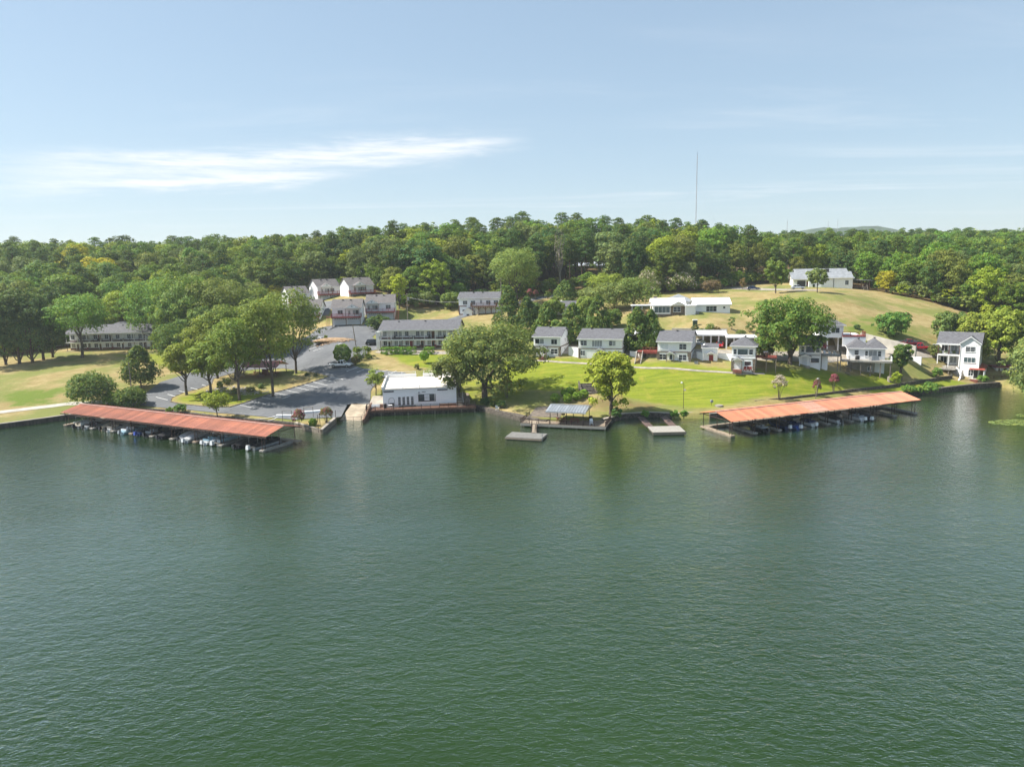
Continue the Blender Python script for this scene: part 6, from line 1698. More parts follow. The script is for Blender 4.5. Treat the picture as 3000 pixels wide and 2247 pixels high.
def paving():
    tag(sheet('parking_lot', [G(*p)[:2] for p in LOT], .11, ASPH, .9), kind='structure')
    tag(sheet('driveway', [G(*p)[:2] for p in [(925,905),(930,886),(1000,884),(1100,882),(1112,890),(1105,905),(1070,925),(1068,945),(1062,945),(1058,905),(970,905),(962,925),(930,930)]], .10, ASPH, .9), kind='structure')
    tag(sheet('road', road_line([(1290,946),(1330,935),(1400,915),(1470,900),(1530,885),(1590,872),(1650,866),(1700,862)], 4.2), .06, ASPH), kind='structure')
    tag(sheet('road', road_line([(2050,846),(2110,842),(2180,846),(2260,849),(2330,850),(2400,852)], 6.5), .06, CONC), kind='structure')
    tag(sheet('road', road_line([(1640,1024),(1750,1026),(1880,1030),(2000,1036),(2100,1038),(2230,1044),(2330,1046),(2440,1036),(2560,1030),(2640,1026),(2720,1024)], 7.5), .06, CONC), kind='structure')
    tag(sheet('path', road_line([(-60,1219),(0,1210),(100,1197),(200,1184),(300,1180),(360,1180)], 2.8), .06, CONCP), kind='structure')
    tag(sheet('path', road_line([(1560,1058),(1640,1062),(1720,1068),(1800,1073),(1900,1080),(2000,1086),(2100,1092),(2180,1098),(2240,1096)], .8), .06, CONC), kind='structure')
    tag(sheet('pavement', [G(*p)[:2] for p in [(1545,1222),(1570,1195),(1640,1186),(1650,1200),(1640,1225)]], .05, mat('shade_brown_paving', (.20, .165, .13), .9, var=.25)), kind='structure')  # grey paving; the shade lying on it is put into its brown colour
    tag(sheet('road', road_line([(100,1010),(140,1012),(180,1010),(210,1008)], 6), .06, CONCP), kind='structure')
    tag(sheet('pavement', [G(*p)[:2] for p in [(1120,1026),(1096,1034),(1140,1040),(1330,1038),(1335,1030)]], .05, CONC), kind='structure')
    # painted bays
    c8 = lambda x, y: (450 + x / 3.687, 900 + y / 3.687)
    L = [((25,980),(150,1008)),((150,950),(250,975)),((275,913),(345,930)),((400,880),(510,903)),((520,845),(600,865)),
         ((935,1067),(1105,1100)),((1055,1022),(1215,1055)),((1170,985),(1260,1000)),((1310,935),(1480,965)),((1480,965),(1390,1000)),((1420,905),(1580,938)),((1520,873),(1680,906)),((1620,845),(1780,878)),
         ((1715,818),(1880,850)),((1815,790),(1970,822)),((1905,762),(2050,790)),((1910,655),(2110,672)),((2085,700),(2212,655)),((1090,1222),(1435,1168)),((1235,1235),(1395,1175)),((1650,470),(1760,440)),((1720,480),(1830,450))]
    lines = [(c8(*a), c8(*b)) for a, b in L] + [((1045,1093),(1067,1084)),((1117,1092),(1136,1087)),((1140,1098),(1162,1089)),((985,1015),(1000,1008))]
    park = tag(empty('parking_lines', (0, 0, 0)), 'worn white paint marking the parking bays of the lot', 'paint', kind='structure')
    for a, b in lines:
        p, q = G(*a)[:2], G(*b)[:2]; d = q - p; d /= np.linalg.norm(d); n = np.array([-d[1], d[0]]) * .1
        sheet('line', [p + n, p - n, q - n, q + n], .135, PAINT, .9, park)
    # planted island with its kerb
    isl = tag(empty('island', (0, 0, 0)), kind='structure'); P = np.array([G(*p)[:2] for p in ISLAND])
    im = bpy.data.materials['grass_and_soil']
    g = sheet('lawn', P, .2, im, 1.0, isl)
    col = g.data.color_attributes.new('cover', 'FLOAT_COLOR', 'POINT'); co = np.array([v.co for v in g.data.vertices])
    mid = np.array([G(600, 1165)[:2], G(720, 1170)[:2]]); k = np.clip(1 - np.min([np.hypot(*(co[:, :2] - m).T) for m in mid], 0) / 12, 0, .85)
    sl = np.clip(1 - np.hypot(*(co[:, :2] - G(760, 1105)[:2]).T) / 11, 0, .9)
    col.data.foreach_set('color', np.c_[k, sl, k * 0, k * 0 + 1].ravel())
    n = len(P); closed = np.r_[P, P[:1]]; rng = np.random.default_rng(2)
    for a, b in zip(closed[:-1], closed[1:]):
        L_ = np.hypot(*(b - a)); m = max(1, round(L_ / 1.4)); d = (b - a) / L_; an = math.atan2(d[1], d[0])
        for i in range(m):
            c = a + (b - a) * (i + .5) / m; s = L_ / m
            o = shared(('kerb', round(s, 1)), lambda: MB().box(-s / 2 + .015, s / 2 - .015, -.11, .11, -.3, .2), 'kerb_stone', isl, (c[0], c[1], hz(*c) + .08), an, TIMBER)


def wall_run(name, px, top, label, m, thick=.8, z=0.0, foot=-2.4, cap=None, world=None):
    P = np.array([at(x, y, z)[:2] for x, y in px]) if world is None else np.array(world)
    d = np.gradient(P, axis=0); d /= np.linalg.norm(d, axis=1)[:, None]; nrm = np.c_[-d[:, 1], d[:, 0]]
    e = empty(name, (0, 0, 0), 0, label, 'wall'); b = MB(); c = MB()
    tops = top if isinstance(top, (list, tuple)) else [top] * len(P)
    for i in range(len(P) - 1):
        for q, t0, t1, z0, z1 in ((b, 0, thick, foot, 0),) + (((c, -.06, thick + .06, 0, .12),) if cap else ()):
            A0, B0 = P[i] + nrm[i] * t0, P[i + 1] + nrm[i + 1] * t0; A1, B1 = P[i] + nrm[i] * t1, P[i + 1] + nrm[i + 1] * t1
            za, zb = tops[i], tops[i + 1]
            q.hexa([(*A0, za + z0 if q is c else foot), (*B0, zb + z0 if q is c else foot), (*B1, zb + z0 if q is c else foot), (*A1, za + z0 if q is c else foot), (*A0, za + z1), (*B0, zb + z1), (*B1, zb + z1), (*A1, za + z1)])
    b.build('wall', m, e)
    if cap: c.build('coping', cap, e)
    return e


def shore_walls():
    S_ = SHORE_PX; ix = lambda a, b: S_[a:b]
    wall_run('seawall', [(-120,1273)] + ix(0, 5), .95, 'low dark timber seawall along the left lawn', mat('dark_wet_timber', (.075, .062, .048), .85, var=.35, vscale=1.5, streak=(1, 1, .3)), .7, cap=CONC)
    wall_run('seawall', ix(4, 9), .95, 'low seawall hidden behind the left covered dock', WALLST, .8)
    wall_run('planter_wall', ix(8, 12), [.95, .9, .9, 1.0], 'low grey block wall round the point beside the boat ramp', TIMBER, .55, cap=CONC)
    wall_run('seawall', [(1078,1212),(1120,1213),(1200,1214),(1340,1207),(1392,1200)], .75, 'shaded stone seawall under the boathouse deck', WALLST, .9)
    wall_run('seawall', [(1392,1200),(1420,1207),(1450,1216),(1500,1228),(1545,1240),(1600,1245)], [1.0,1.05,1.0,1.05,1.0,.9], 'rough fieldstone seawall between the boathouse and the platform', WALLST, 1.5)
    wall_run('seawall', [(1770,1243),(1830,1226),(1900,1222),(1990,1226),(2080,1216)], .95, 'low seawall right of the lakeside platform', WALLST, .7, cap=CONC)
    wall_run('seawall', ix(26, 32), .95, 'low seawall behind the right covered dock', WALLST, .7, cap=CONC)
    wall_run('seawall', ix(31, 37), [.95, .95, 1.0, 1.1, 1.2, 1.2][:6], 'dark mossy stone seawall below the tall house', WALLST, .9)
    # terrace wall at the foot of the lawn
    px = [(2212,1176),(2300,1170),(2400,1160),(2500,1149),(2600,1140),(2680,1128),(2740,1118),(2790,1110)]
    W_ = [G(*p)[:2] for p in px]; T_ = [hz(*w) + h for w, h in zip(W_, (.1,.35,.5,.6,.7,.8,.8,.8))]
    wall_run('terrace_wall', None, T_, 'long dark stone terrace wall at the foot of the lawn, behind the right dock', WALLST, .45, world=W_, foot=.2)
    # boat ramp
    a, b, c, d = at(1014, 1190, 1.72), at(1084, 1188, 1.72), at(1060, 1240, -.25), at(984, 1240, -.25)
    a2, b2 = at(1030, 1184, 1.78), at(1086, 1184, 1.78)
    e = d + (d - a) * .6; f = c + (c - b) * .6
    r = tag(MB().hexa([e - (0, 0, .4), f - (0, 0, .4), b2 - (0, 0, .8), a2 - (0, 0, .8), e, f, b2, a2]).build('boat_ramp', mat('tan_ramp_concrete', (.44, .36, .26), .9, var=.15, vscale=.5)), 'pale concrete boat ramp running down into the lake', 'ramp')
    for i, (p, q, lab) in enumerate(((b, c, 'thin grey pipe rail along the right edge of the boat ramp'), (d, c, 'thin pipe rail across the foot of the boat ramp'))):
        k = empty('ramp_rail', (0, 0, 0), 0, lab, 'railing')
        p = np.array(p) + (0, 0, .1); q = np.array(q) + (0, 0, .4)
        for h in (.5, 1.0): MB().bar(p + (0, 0, h), q + (0, 0, h), .05, .05).build('rail', RUST, k)
        for t in (0.02, .35, .68, .98):
            s = p + (q - p) * t; MB().bar(s - (0, 0, .8), s + (0, 0, 1.05), .06, .06).build('post', RUST, k)
    g = empty('ramp_wall', (0, 0, 0), 0, 'low timber wall between the boat ramp and the boathouse deck', 'wall')
    p, q = at(1086, 1186, 1.7), at(1062, 1240, 0); MB().hexa([p + (0, 0, -3), p + (.3, .2, -3), q + (.3, .2, -3), q + (0, 0, -3), p + (0, 0, .5), p + (.3, .2, .5), q + (.3, .2, .75), q + (0, 0, .75)]).build('wall', BROWNW, g)


def lawn_steps():
    o = G(1728, 1156); r = empty('lawn_steps', o, .12, 'dark stone steps with side walls climbing the green lawn', 'steps')
    for i in range(7): MB().box(-1.5, 1.5, i * .55, i * .55 + .53, -1, .15 + i * .3).build('step', TIMBER if i % 2 else WALLST, r)
    for x in (-1.8, 1.55): MB().hexa([(x, 0, -1), (x + .25, 0, -1), (x + .25, 3.9, -1), (x, 3.9, -1), (x, 0, .5), (x + .25, 0, .5), (x + .25, 3.9, 2.6), (x, 3.9, 2.6)]).build('side_wall', WALLST, r)


paving(); shore_walls(); lawn_steps()
# ------------------------------------------------------------------ single trees and shrubs
_hs = [500]


def hero(name, bx, by, top, wpx, kind, col, label, cat='tree', group=None, loc=None, rz=None, lm=None, bm=None, dy=0, **kw):
    _hs[0] += 1; seed = kw.pop('seed', _hs[0])
    p = G(bx, by) if loc is None else np.array(loc, float)
    dist = (p - CAMP) @ VW
    if top is not None and kind == 'broad': top += .09 * wpx          # the far side of a wide crown shows above its middle
    ht = (by - top) * dist / F if top is not None else kw.pop('ht'); wd = wpx * dist / F if wpx is not None else kw.pop('wd')
    n = kw.pop('leaves', None)
    if kind == 'broad':
        ms = gen_broad(seed, ht, wd, leaves=int((n or int(min(9000, 1500 + 22 * ht * wd))) * 1.7), size=kw.pop('size', .30) * .74, **kw); names = ('crown', 'trunk')
    elif kind == 'cedar':
        ms = gen_cedar(seed, ht, wd, leaves=n or 5000, size=kw.pop('size', .24), **kw); names = ('crown', 'trunk')
    elif kind == 'pine':
        ms = gen_pine(seed, ht, wd, leaves=n or 2600, **kw); names = ('crown', 'trunk')
    elif kind == 'myrtle':
        ms = gen_myrtle(seed, wd, ht, leaves=n or 1500, **kw); names = ('crown', 'trunk')
    else:
        ms = gen_bush(seed, wd, ht, leaves=n or int(500 + 160 * wd * ht), size=kw.pop('size', .13), **kw); names = ('foliage', 'stem')
    return put_tree(name, ms, (p[0], p[1], p[2] - .05 + dy), 1, (seed * 1.7) % 6.28 if rz is None else rz, col, label, cat, group, lm, bm, names)


g = GREENS
OAKG = (.092, .112, .032); MIDG = (.068, .118, .026); LIMEG = (.18, .20, .022); CED = (.042, .068, .022); BUSHG = (.075, .13, .025)


def single_trees():
    H = hero
    H('spreading_oak', 1420, 1168, 922, 318, 'broad', (.088, .110, .036), 'big spreading olive-green oak with a forked trunk right of the boathouse', base=.20, lobes=50, leaves=16000, size=.30, fork=True, trunk_r=.62, drop=9, seed=11, rz=0, lobe=(.13, .26), gap=.06, lean=(2.2, 0))
    H('leaning_tree', 1352, 1183, 1046, 118, 'broad', (.092, .100, .040), 'smaller olive tree with a leaning dark trunk at the boathouse corner', base=.34, lobes=20, lean=(-4.0, -.5), gap=.2, rz=0, seed=12, lobe=(.2, .34))
    H('sycamore', 1790, 1215, 1016, 168, 'broad', (.180, .195, .028), 'yellow-green sycamore standing at the shore behind the pavilion platform', base=.24, lobes=34, leaves=8500, gap=.10, drop=4, trunk_r=.42, seed=13, lobe=(.17, .30))
    H('round_oak', 2314, 1068, 852, 238, 'broad', (.066, .112, .026), 'big round oak between two white cottages, right part of the lawn', base=.12, lobes=44, leaves=13000, seed=14, trunk_r=.5, lobe=(.16, .28))
    H('cedar_tree', 2238, 1050, 880, 70, 'cedar', CED, 'narrow dark cedar half merged with the left side of the round oak')
    H('lawn_tree', 242, 1048, 845, 196, 'broad', (.082, .150, .030), 'lone fresh-green lawn tree before the left motel block', base=.36, lobes=34, leaves=9000, trunk_r=.42, seed=15)
    for i, (x, y, t, w) in enumerate(((-25,1078,850,95), (18,1070,872,80), (58,1066,838,86), (96,1062,842,88), (128,1056,858,74), (155,1047,885,60))):
        H('evergreen_tree', x, y, t, w * 1.25, 'broad', (.056, .088, .034), f"{['first', 'second', 'third', 'fourth', 'fifth', 'last'][i]} dark evergreen of the row beside the left lawn, counted from the left edge", group='dark evergreens beside the left lawn', base=.03, lobes=40, round_=.2, leaves=6500, size=.3, bm=BARK_PINE, nlimb=4)
    H('round_cedar', 414, 1137, 1014, 120, 'cedar', (.050, .075, .024), 'round dark cedar with two bare stems at the road bend', base=.18, power=.55, leaves=7000)
    H('small_oak', 505, 1072, 938, 128, 'broad', (.060, .100, .026), 'dark green oak between the left motel and the island trees', base=.16, lobes=26)
    isl = 'oaks on the parking island'
    for x, y, t, w, b, c, l in ((547,1160,985,115,.5,(.135,.150,.026),'leftmost island oak with a straight bare trunk and yellowing crown'), (618,1163,985,125,.48,(.11,.14,.026),'second island oak from the left, with a leaning trunk'),
                                (638,1112,905,150,.38,(.125,.145,.028),'yellow-green oak at the rear edge of the island, left'), (702,1177,918,160,.44,(.088,.125,.026),'tall slender island oak standing before the rock bed'),
                                (690,1113,880,150,.36,(.085,.115,.028),'oak behind the rock bed at the rear of the island'), (800,1163,850,170,.42,(.098,.125,.028),'tall island oak in its own bed among the parking bays'),
                                (868,1097,832,168,.26,(.092,.118,.030),'tallest lot oak with a broad crown before the townhouses')):
        H('island_oak', x, y, t, w * 1.12, 'broad', c, l, group=isl, base=b * .68, lobes=40, leaves=6500, trunk_r=.33, lobe=(.18, .32), gap=.06)
    H('young_tree', 637, 1223, 1138, 88, 'broad', (.150, .175, .024), 'small round yellow-green tree behind the left dock roof', base=.3, lobes=18, leaves=2600, size=.2)
    H('young_tree', 1100, 1128, 1082, 62, 'broad', (.145, .175, .040), 'slender pale green tree at the left rear corner of the boathouse', base=.22, lobes=16, leaves=2200, size=.2, gap=.2, loc=at(1102,1160,2.2), ht=7.0, wd=5.0) if False else H('young_tree', 1102, 1160, 1078, 64, 'broad', (.145, .175, .040), 'slender pale green tree at the left rear corner of the boathouse', base=.3, lobes=16, leaves=2200, size=.2, gap=.2)
    bk = 'big trees between the left motel and the townhouses'
    for x, y, t, w, c, l in ((455,1020,800,215,(.075,.140,.030),'large fresh-green tree right behind the left motel end'), (560,1032,790,200,(.085,.130,.032),'large mid-green tree behind the road bend'), (655,1030,800,195,(.100,.118,.034),'large olive tree in the middle of the lot clump'),
                             (745,1026,822,180,(.092,.120,.032),'olive-green tree left of the tallest lot oak'), (610,1050,885,150,(.075,.115,.030),'lower dark tree in front of the lot clump'), (520,1040,860,140,(.082,.128,.030),'mid-green tree beside the right end of the left motel'),
                             (775,1036,870,150,(.088,.115,.030),'tree at the upper edge of the lot, behind the red shelter')):
        H('clump_tree', x, y, t, w, 'broad', c, l, group=bk, base=.16, lobes=30, leaves=6500, size=.34, lobe=(.18, .3))
    H('yellow_tree', 668, 905, 782, 46, 'broad', (.36, .30, .02), 'bright yellow tree standing out of the wood above the lot clump', base=.3, lobes=14, leaves=1600)
    H('yellow_tree', 1170, 905, 800, 58, 'broad', (.22, .24, .020), 'bright yellow-green tree at the wood edge right of the townhouses', base=.2, lobes=18, leaves=2400)
    cg = 'dark cedars behind the cottages'
    for x, y, t, w, l in ((1490,985,842,90,'tallest dark cedar right of the raised-deck house'), (1545,992,868,78,'dark cedar second from the raised-deck house'), (1602,1002,885,84,'bushy dark cedar before the pool house'), (1678,1006,888,90,'dark cedar right before the pool house roof'),
                          (1752,1006,868,92,'dark cedar left of the pair before the carport'), (1865,1030,902,92,'left dark cedar of the pair between two cottages'), (1906,1027,912,86,'right dark cedar of the pair between two cottages'), (1655,905,826,82,'dark cedar behind the pool parasols'), (1720,985,905,60,'small cedar between the pool and the carport')):
        H('cedar_tree', x, y, t, w * 1.18, 'cedar', (.060, .095, .028) if x > 1580 else (.044, .074, .026), l, group=cg, base=.05, power=.55, leaves=7000)
    for x, y, t, w, c, l, lm in ((1800,908,815,135,(.095,.118,.040),'soft olive tree left of the ranch house',None), (1858,902,800,140,(.085,.115,.034),'drooping green tree at the left end of the ranch house',None), (1738,880,832,110,(.105,.125,.045),'grey-green tree above the swimming pool',None),
                                 (1895,885,797,88,(.10,.11,.05),'tree with whitish flower heads behind the ranch house',LEAF_WHITE), (1780,860,790,120,(.14,.17,.03),'bright green tree at the wood edge above the pool',None), (1995,858,805,100,(.11,.13,.05),'pale flowering shrub tree behind the ranch roof',LEAF_WHITE)):
        if lm: H('flowering_tree', x, y, t, w, 'myrtle', c, l, lm=lm, size=.22, leaves=2200, share=.3, bare=.1)
        else: H('green_tree', x, y, t, w, 'broad', c, l, base=.10, lobes=26, leaves=5000)
    for x, y, t, w, l in ((2010,850,806,60,'purple-brown shrub tree behind the ranch house, left one'), (2085,858,814,72,'purple-brown shrub tree behind the ranch house, right one'), (2228,832,778,46,'rusty purple tree beside the hilltop road'), (1880,945,905,52,'dark reddish shrub at the left corner of the ranch house')):
        H('purple_tree', x, y, t, w, 'broad', (.095, .060, .045), l, base=.08, lobes=16, leaves=2200, size=.24, group='purple-leaved trees near the ranch house')
    for x, y, t, w, c, l in ((1640,1010,930,80,(.075,.115,.03),'bushy green tree behind the first two cottages'), (1565,960,880,80,(.065,.10,.03),'green tree above the first cottage roof'), (1620,930,872,70,(.10,.13,.03),'light green tree beside the pool house'), (1715,940,862,80,(.11,.14,.03),'yellow-green tree beside the pool'), (1480,900,838,80,(.055,.09,.028),'dark tree behind the tallest cedar'), (1790,960,900,70,(.075,.11,.03),'green tree behind the carport roof, left'), (1320,905,850,70,(.08,.115,.03),'green tree left behind the raised-deck house')):
        H('slope_tree', x, y, t, w, 'broad', c, l, group='trees on the slope behind the cottages', base=.08, lobes=24, leaves=4500)
    H('dark_shrub_tree', 1105, 965, 918, 68, 'broad', (.045, .078, .026), 'low dark tree at the rear left corner of the mid-lot motel', base=.1, lobes=18, leaves=3000)
    H('yard_tree', 2272, 860, 758, 68, 'broad', (.080, .115, .026), 'upright green tree beside the hilltop road', base=.18, lobes=22, leaves=3800)
    H('yard_tree', 2394, 858, 781, 68, 'broad', (.105, .130, .050), 'pale round tree before the hilltop house', base=.30, lobes=20, leaves=3000)
    H('meadow_tree', 2617, 988, 908, 98, 'broad', (.060, .122, .030), 'bushy green tree alone on the dry meadow', base=.05, lobes=24, leaves=4500)
    H('dark_tree', 2638, 1115, 1006, 58, 'broad', (.050, .085, .024), 'dark lollipop-shaped tree right of the twin-roofed cottage', base=.34, lobes=22, leaves=4000, trunk_r=.35)
    for x, y, t, w, c, l in ((2780,1010,905,100,(.085,.120,.04),'mid-green bushy tree behind the tall house roof'), (2860,1060,905,120,(.14,.16,.03),'yellow-green tree right behind the tall house'), (2925,1085,890,135,(.15,.175,.03),'bright yellow-green tree right of the tall house'), (2985,1075,900,120,(.12,.15,.032),'yellow-green tree at the right edge above the hut')):
        H('lakeside_tree', x, y, t, w, 'broad', c, l, group='light green trees around the tall house', base=.08, lobes=30, leaves=6000, lobe=(.18, .3))
    H('overhanging_tree', 2990, 1195, None, None, 'broad', (.105, .130, .050), 'grey-green tree leaning over the water at the right edge', loc=(114.5, 147.5, 1.0), ht=12.5, wd=16.5, base=.0, lobes=40, leaves=9000, lean=(-4.5, -2.0), rz=0)
    for i, (x, y, w) in enumerate(((116.5, 153.5, 8.5), (113.5, 144.5, 8.0), (119.5, 160, 8.5))):
        H('bank_shrub', 2990, 1195, None, None, 'bush', (.085, .125, .04), ['large leafy bank shrub at the right edge, below the overhanging tree', 'large leafy bank shrub nearest the water plants', 'large leafy bank shrub beside the lake hut'][i], 'shrub', 'shrubs on the right bank', loc=(x, y, .9), ht=5.0, wd=w, lobes=20, leaves=3600, size=.2)
    H('overhanging_tree', 2990, 1195, None, None, 'broad', (.115, .140, .045), 'second grey-green tree by the lake hut at the right edge', loc=(124.5, 166, 1.4), ht=12, wd=11, base=.05, lobes=28, leaves=6000, lean=(-1.5, -1), rz=0)
    H('light_green_tree', 1515, 892, 716, 165, 'broad', (.120, .155, .045), 'tall light green tree standing out of the wood behind the cedars', base=.3, lobes=34, leaves=8000, trunk_r=.4)
    for x, y, t, w, l in ((1932,838,690,52,'bare grey dead tree standing in the wood above the ranch house'), (1640,850,668,40,'bare-topped grey dead tree on the wooded crest')):
        H('dead_tree', x, y, t, w, 'broad', (.12, .11, .08), l, base=.3, lobes=16, leaves=260, nlimb=16, bm=BARK_PALE)
    for x, y, t, w, k, l in ((1570,862,700,70,'pine','slim dark pine left of the hill road'),):
        H('pine_tree', x, y, t, w, 'pine', GREENS['pine'], l, bm=BARK_PINE)


def shrubs():
    H = hero
    H('big_shrub', 270, 1188, 1096, 134, 'bush', (.062, .098, .030), 'very large round dark shrub behind the left end of the dock roof', 'shrub', lobes=26, leaves=6500, size=.22)
    H('big_shrub', 388, 1194, 1140, 92, 'bush', (.055, .088, .026), 'large dark shrub beside the road bend, right of the bigger one', 'shrub', lobes=20, leaves=4200, size=.2)
    H('light_shrub', 335, 1190, 1148, 60, 'bush', (.10, .155, .03), 'lighter green shrub between two big dark shrubs', 'shrub', lobes=12, leaves=1600, size=.18)
    H('shrub', 529, 1208, 1184, 36, 'bush', (.06, .12, .03), 'round green shrub behind the middle of the left dock', 'shrub', lobes=9)
    H('shrub', 497, 1207, 1195, 24, 'bush', (.10, .15, .03), 'small pale shrub left of the round one behind the left dock', 'shrub', lobes=7)
    H('round_bush', 1004, 1060, 1008, 54, 'bush', (.070, .115, .022), 'big clipped round bush beside the white pickup', 'shrub', lobes=1, leaves=3600, size=.17)
    H('clipped_hedge', 1062, 1050, 1018, 46, 'bush', (.085, .115, .026), 'boxy clipped hedge at the foot of the leaning pole', 'hedge', boxy=True, leaves=3000, size=.15)
    H('brown_bush', 1042, 1070, 1044, 26, 'bush', (.10, .075, .03), 'brownish bush behind the white pickup', 'shrub', lobes=8)
    for i, (x, w) in enumerate(((1134, 30), (1158, 24), (1178, 24), (1200, 32), (1258, 26))):
        H('hedge', x, 1036, 1017, w, 'bush', (.075, .150, .025), f"{['first', 'second', 'third', 'fourth', 'separate fifth'][i]} clipped hedge block from the left before the mid-lot motel", 'hedge', 'hedges before the mid-lot motel', boxy=True, leaves=1500, size=.13)
    H('topiary_tree', 1244, 1066, 1028, 28, 'bush', (.095, .180, .022), 'bright green lollipop topiary on the grass before the motel', 'shrub', lobes=1, stem=.9, leaves=1600)
    H('shrub', 1222, 1083, 1066, 16, 'bush', (.10, .10, .04), 'thin small shrub on the dry grass behind the boathouse', 'shrub', lobes=6)
    H('shrub', 1285, 1092, 1078, 26, 'bush', (.06, .12, .03), 'green shrub behind the boathouse roof, near the oak', 'shrub', lobes=8)
    for x, y, t, w, l in ((1627,1178,1152,28,'leftmost clipped round bush of the group by the pavilion'), (1663,1181,1154,28,'front clipped round bush of the group by the pavilion'), (1655,1162,1142,24,'rear left clipped round bush by the pavilion'), (1671,1158,1134,30,'rear highest clipped round bush by the pavilion'), (1690,1174,1150,30,'clipped round bush right of the front one by the pavilion'), (1710,1166,1141,30,'rightmost clipped round bush of the group by the pavilion')):
        H('round_bush', x, y, t, w, 'bush', (.110, .175, .028), l, 'shrub', 'clipped bushes by the pavilion', lobes=1, leaves=1500, size=.12)
    for x, y, t, w, l in ((1421,1188,1164,28,'dark round shrub at the foot of the big oak'), (1446,1192,1176,20,'small dark shrub right of the one under the oak'), (1468,1196,1172,30,'dark shrub above the stone seawall, right one')):
        H('shrub', x, y, t, w, 'bush', (.035, .070, .025), l, 'shrub', 'dark shrubs above the stone seawall', lobes=8)
    H('thin_shrub', 1485, 1165, 1100, 44, 'myrtle', (.10, .07, .04), 'thin reddish shrub in the shade under the big oak', 'shrub', leaves=900, share=0, bare=.1)
    H('shore_shrub', 1806, 1228, 1192, 32, 'bush', (.055, .110, .035), 'leafy shrub at the foot of the sycamore on the shore', 'shrub', lobes=9)
    for x, y, l in ((1890,1222,'left low shrub on the shore by the swim dock'), (2003,1222,'low leafy shrub on the shore between swim dock and covered dock'), (1975,1222,'low pale shrub right of the swim dock ramp')):
        H('shore_shrub', x, y, y - 20, 28, 'bush', (.07, .14, .03), l, 'shrub', lobes=7)
    H('white_myrtle', 2282, 1172, 1098, 50, 'myrtle', (.08, .10, .035), 'white-flowering myrtle on the lawn behind the right dock', 'shrub', lm=LEAF_WHITE, bare=.32, share=.75)
    H('pink_myrtle', 2392, 1165, 1112, 26, 'myrtle', (.09, .08, .04), 'small pink-flowering myrtle beside the leaning post', 'shrub', lm=LEAF_PINK, bare=.3, share=.5)
    H('pink_myrtle', 2442, 1152, 1096, 32, 'myrtle', (.09, .07, .04), 'taller pink-red myrtle on the right lawn', 'shrub', lm=LEAF_PINK, bare=.35, share=.7)
    H('yellow_shrub', 2624, 1132, 1086, 30, 'bush', (.19, .22, .03), 'small yellow-green shrub below the dark lollipop-shaped tree', 'shrub', lobes=8, stem=.5)
    H('pink_myrtle', 877, 1248, 1200, 44, 'myrtle', (.07, .09, .03), 'pink-flowering myrtle on the point, nearer the dock', 'shrub', lm=LEAF_PINK, share=.6, bare=.2)
    H('pink_myrtle', 957, 1240, 1195, 44, 'myrtle', (.09, .10, .035), 'pink myrtle on the point, nearer the boat ramp', 'shrub', lm=LEAF_PINK, share=.35, bare=.35)
    H('round_bush', 917, 1248, 1225, 24, 'bush', (.07, .12, .02), 'small round bush between the two pink myrtles on the point', 'shrub', lobes=1, leaves=900)
    for x, y, t, w, l in ((2660,1150,1128,40,'leafy shrub at the right end of the right dock'), (2725,1150,1122,48,'leafy shrub row piece above the seawall near the tall house'), (2690,1150,1136,30,'small leafy shrub above the seawall'), (2878,1122,1100,34,'round shrub at the brick steps of the tall house'), (2745,1112,1078,34,'leafy shrub under the terrace deck')):
        H('shore_shrub', x, y, t, w, 'bush', (.085, .150, .035), l, 'shrub', 'leafy shrubs above the right seawall', lobes=9)
    H('shrub', 2735, 1050, 1008, 36, 'bush', (.095, .105, .04), 'olive shrub left of the tall house porches', 'shrub', lobes=10)
    for x, y, t, w, c, l in ((2036,974,952,22,(.05,.06,.03),'dark shrub under the green cabinet on the meadow edge'), (2080,972,948,30,(.10,.14,.04),'pale shrub on the meadow edge'), (2101,976,958,26,(.09,.06,.045),'reddish shrub on the meadow edge'), (2143,968,925,24,(.07,.11,.04),'young tree-like shrub on the meadow'), (2170,985,968,30,(.08,.11,.04),'low shrub at the foot of the meadow'), (2055,980,966,30,(.06,.08,.03),'low dark shrub above the retaining wall'), (2196,975,940,30,(.06,.10,.03),'green shrub on the meadow, left of the round oak'),
                             (2138,836,824,12,(.03,.05,.02),'small dark round bush beside the hilltop road'), (2175,848,812,24,(.13,.08,.05),'small rusty tree-like shrub on the hilltop road verge'), (1530,893,868,22,(.16,.09,.05),'rusty round shrub below the pink myrtles on the hill road'), (1605,876,852,20,(.07,.10,.03),'clipped round shrub on the hill road verge'),
                             (2510,965,952,20,(.06,.10,.04),'low shrub behind the red deck'), (925,1106,1094,12,(.03,.05,.02),'right small dark bush at the island tip'), (900,1104,1093,12,(.03,.05,.02),'left small dark bush at the island tip'), (955,998,982,12,(.10,.12,.04),'small shrub at the rubble mound'), (645,1140,1118,22,(.07,.11,.03),'green shrub at the left of the rock bed'), (665,1128,1108,26,(.08,.10,.04),'grey-green shrub behind the rock bed'), (690,1155,1135,26,(.07,.09,.035),'shrub in the rock bed'), (735,1150,1134,32,(.06,.08,.03),'dark shrub at the right of the rock bed'), (765,1140,1124,20,(.07,.11,.04),'low green shrub between the rocks and the red shelter'), (150,1033,1022,16,(.03,.04,.02),'dark round bush at the left motel drive')):
        H('shrub', x, y, t, w, 'bush', c, l, 'shrub', lobes=8, leaves=700)
    for x, y, t, w, l in ((1552,878,848,20,'left pink myrtle on the hill road verge'), (1570,880,850,18,'right pink myrtle on the hill road verge')):
        H('pink_myrtle', x, y, t, w, 'myrtle', (.08, .09, .03), l, 'shrub', lm=LEAF_PINK, share=.7, bare=.4)


single_trees(); shrubs()


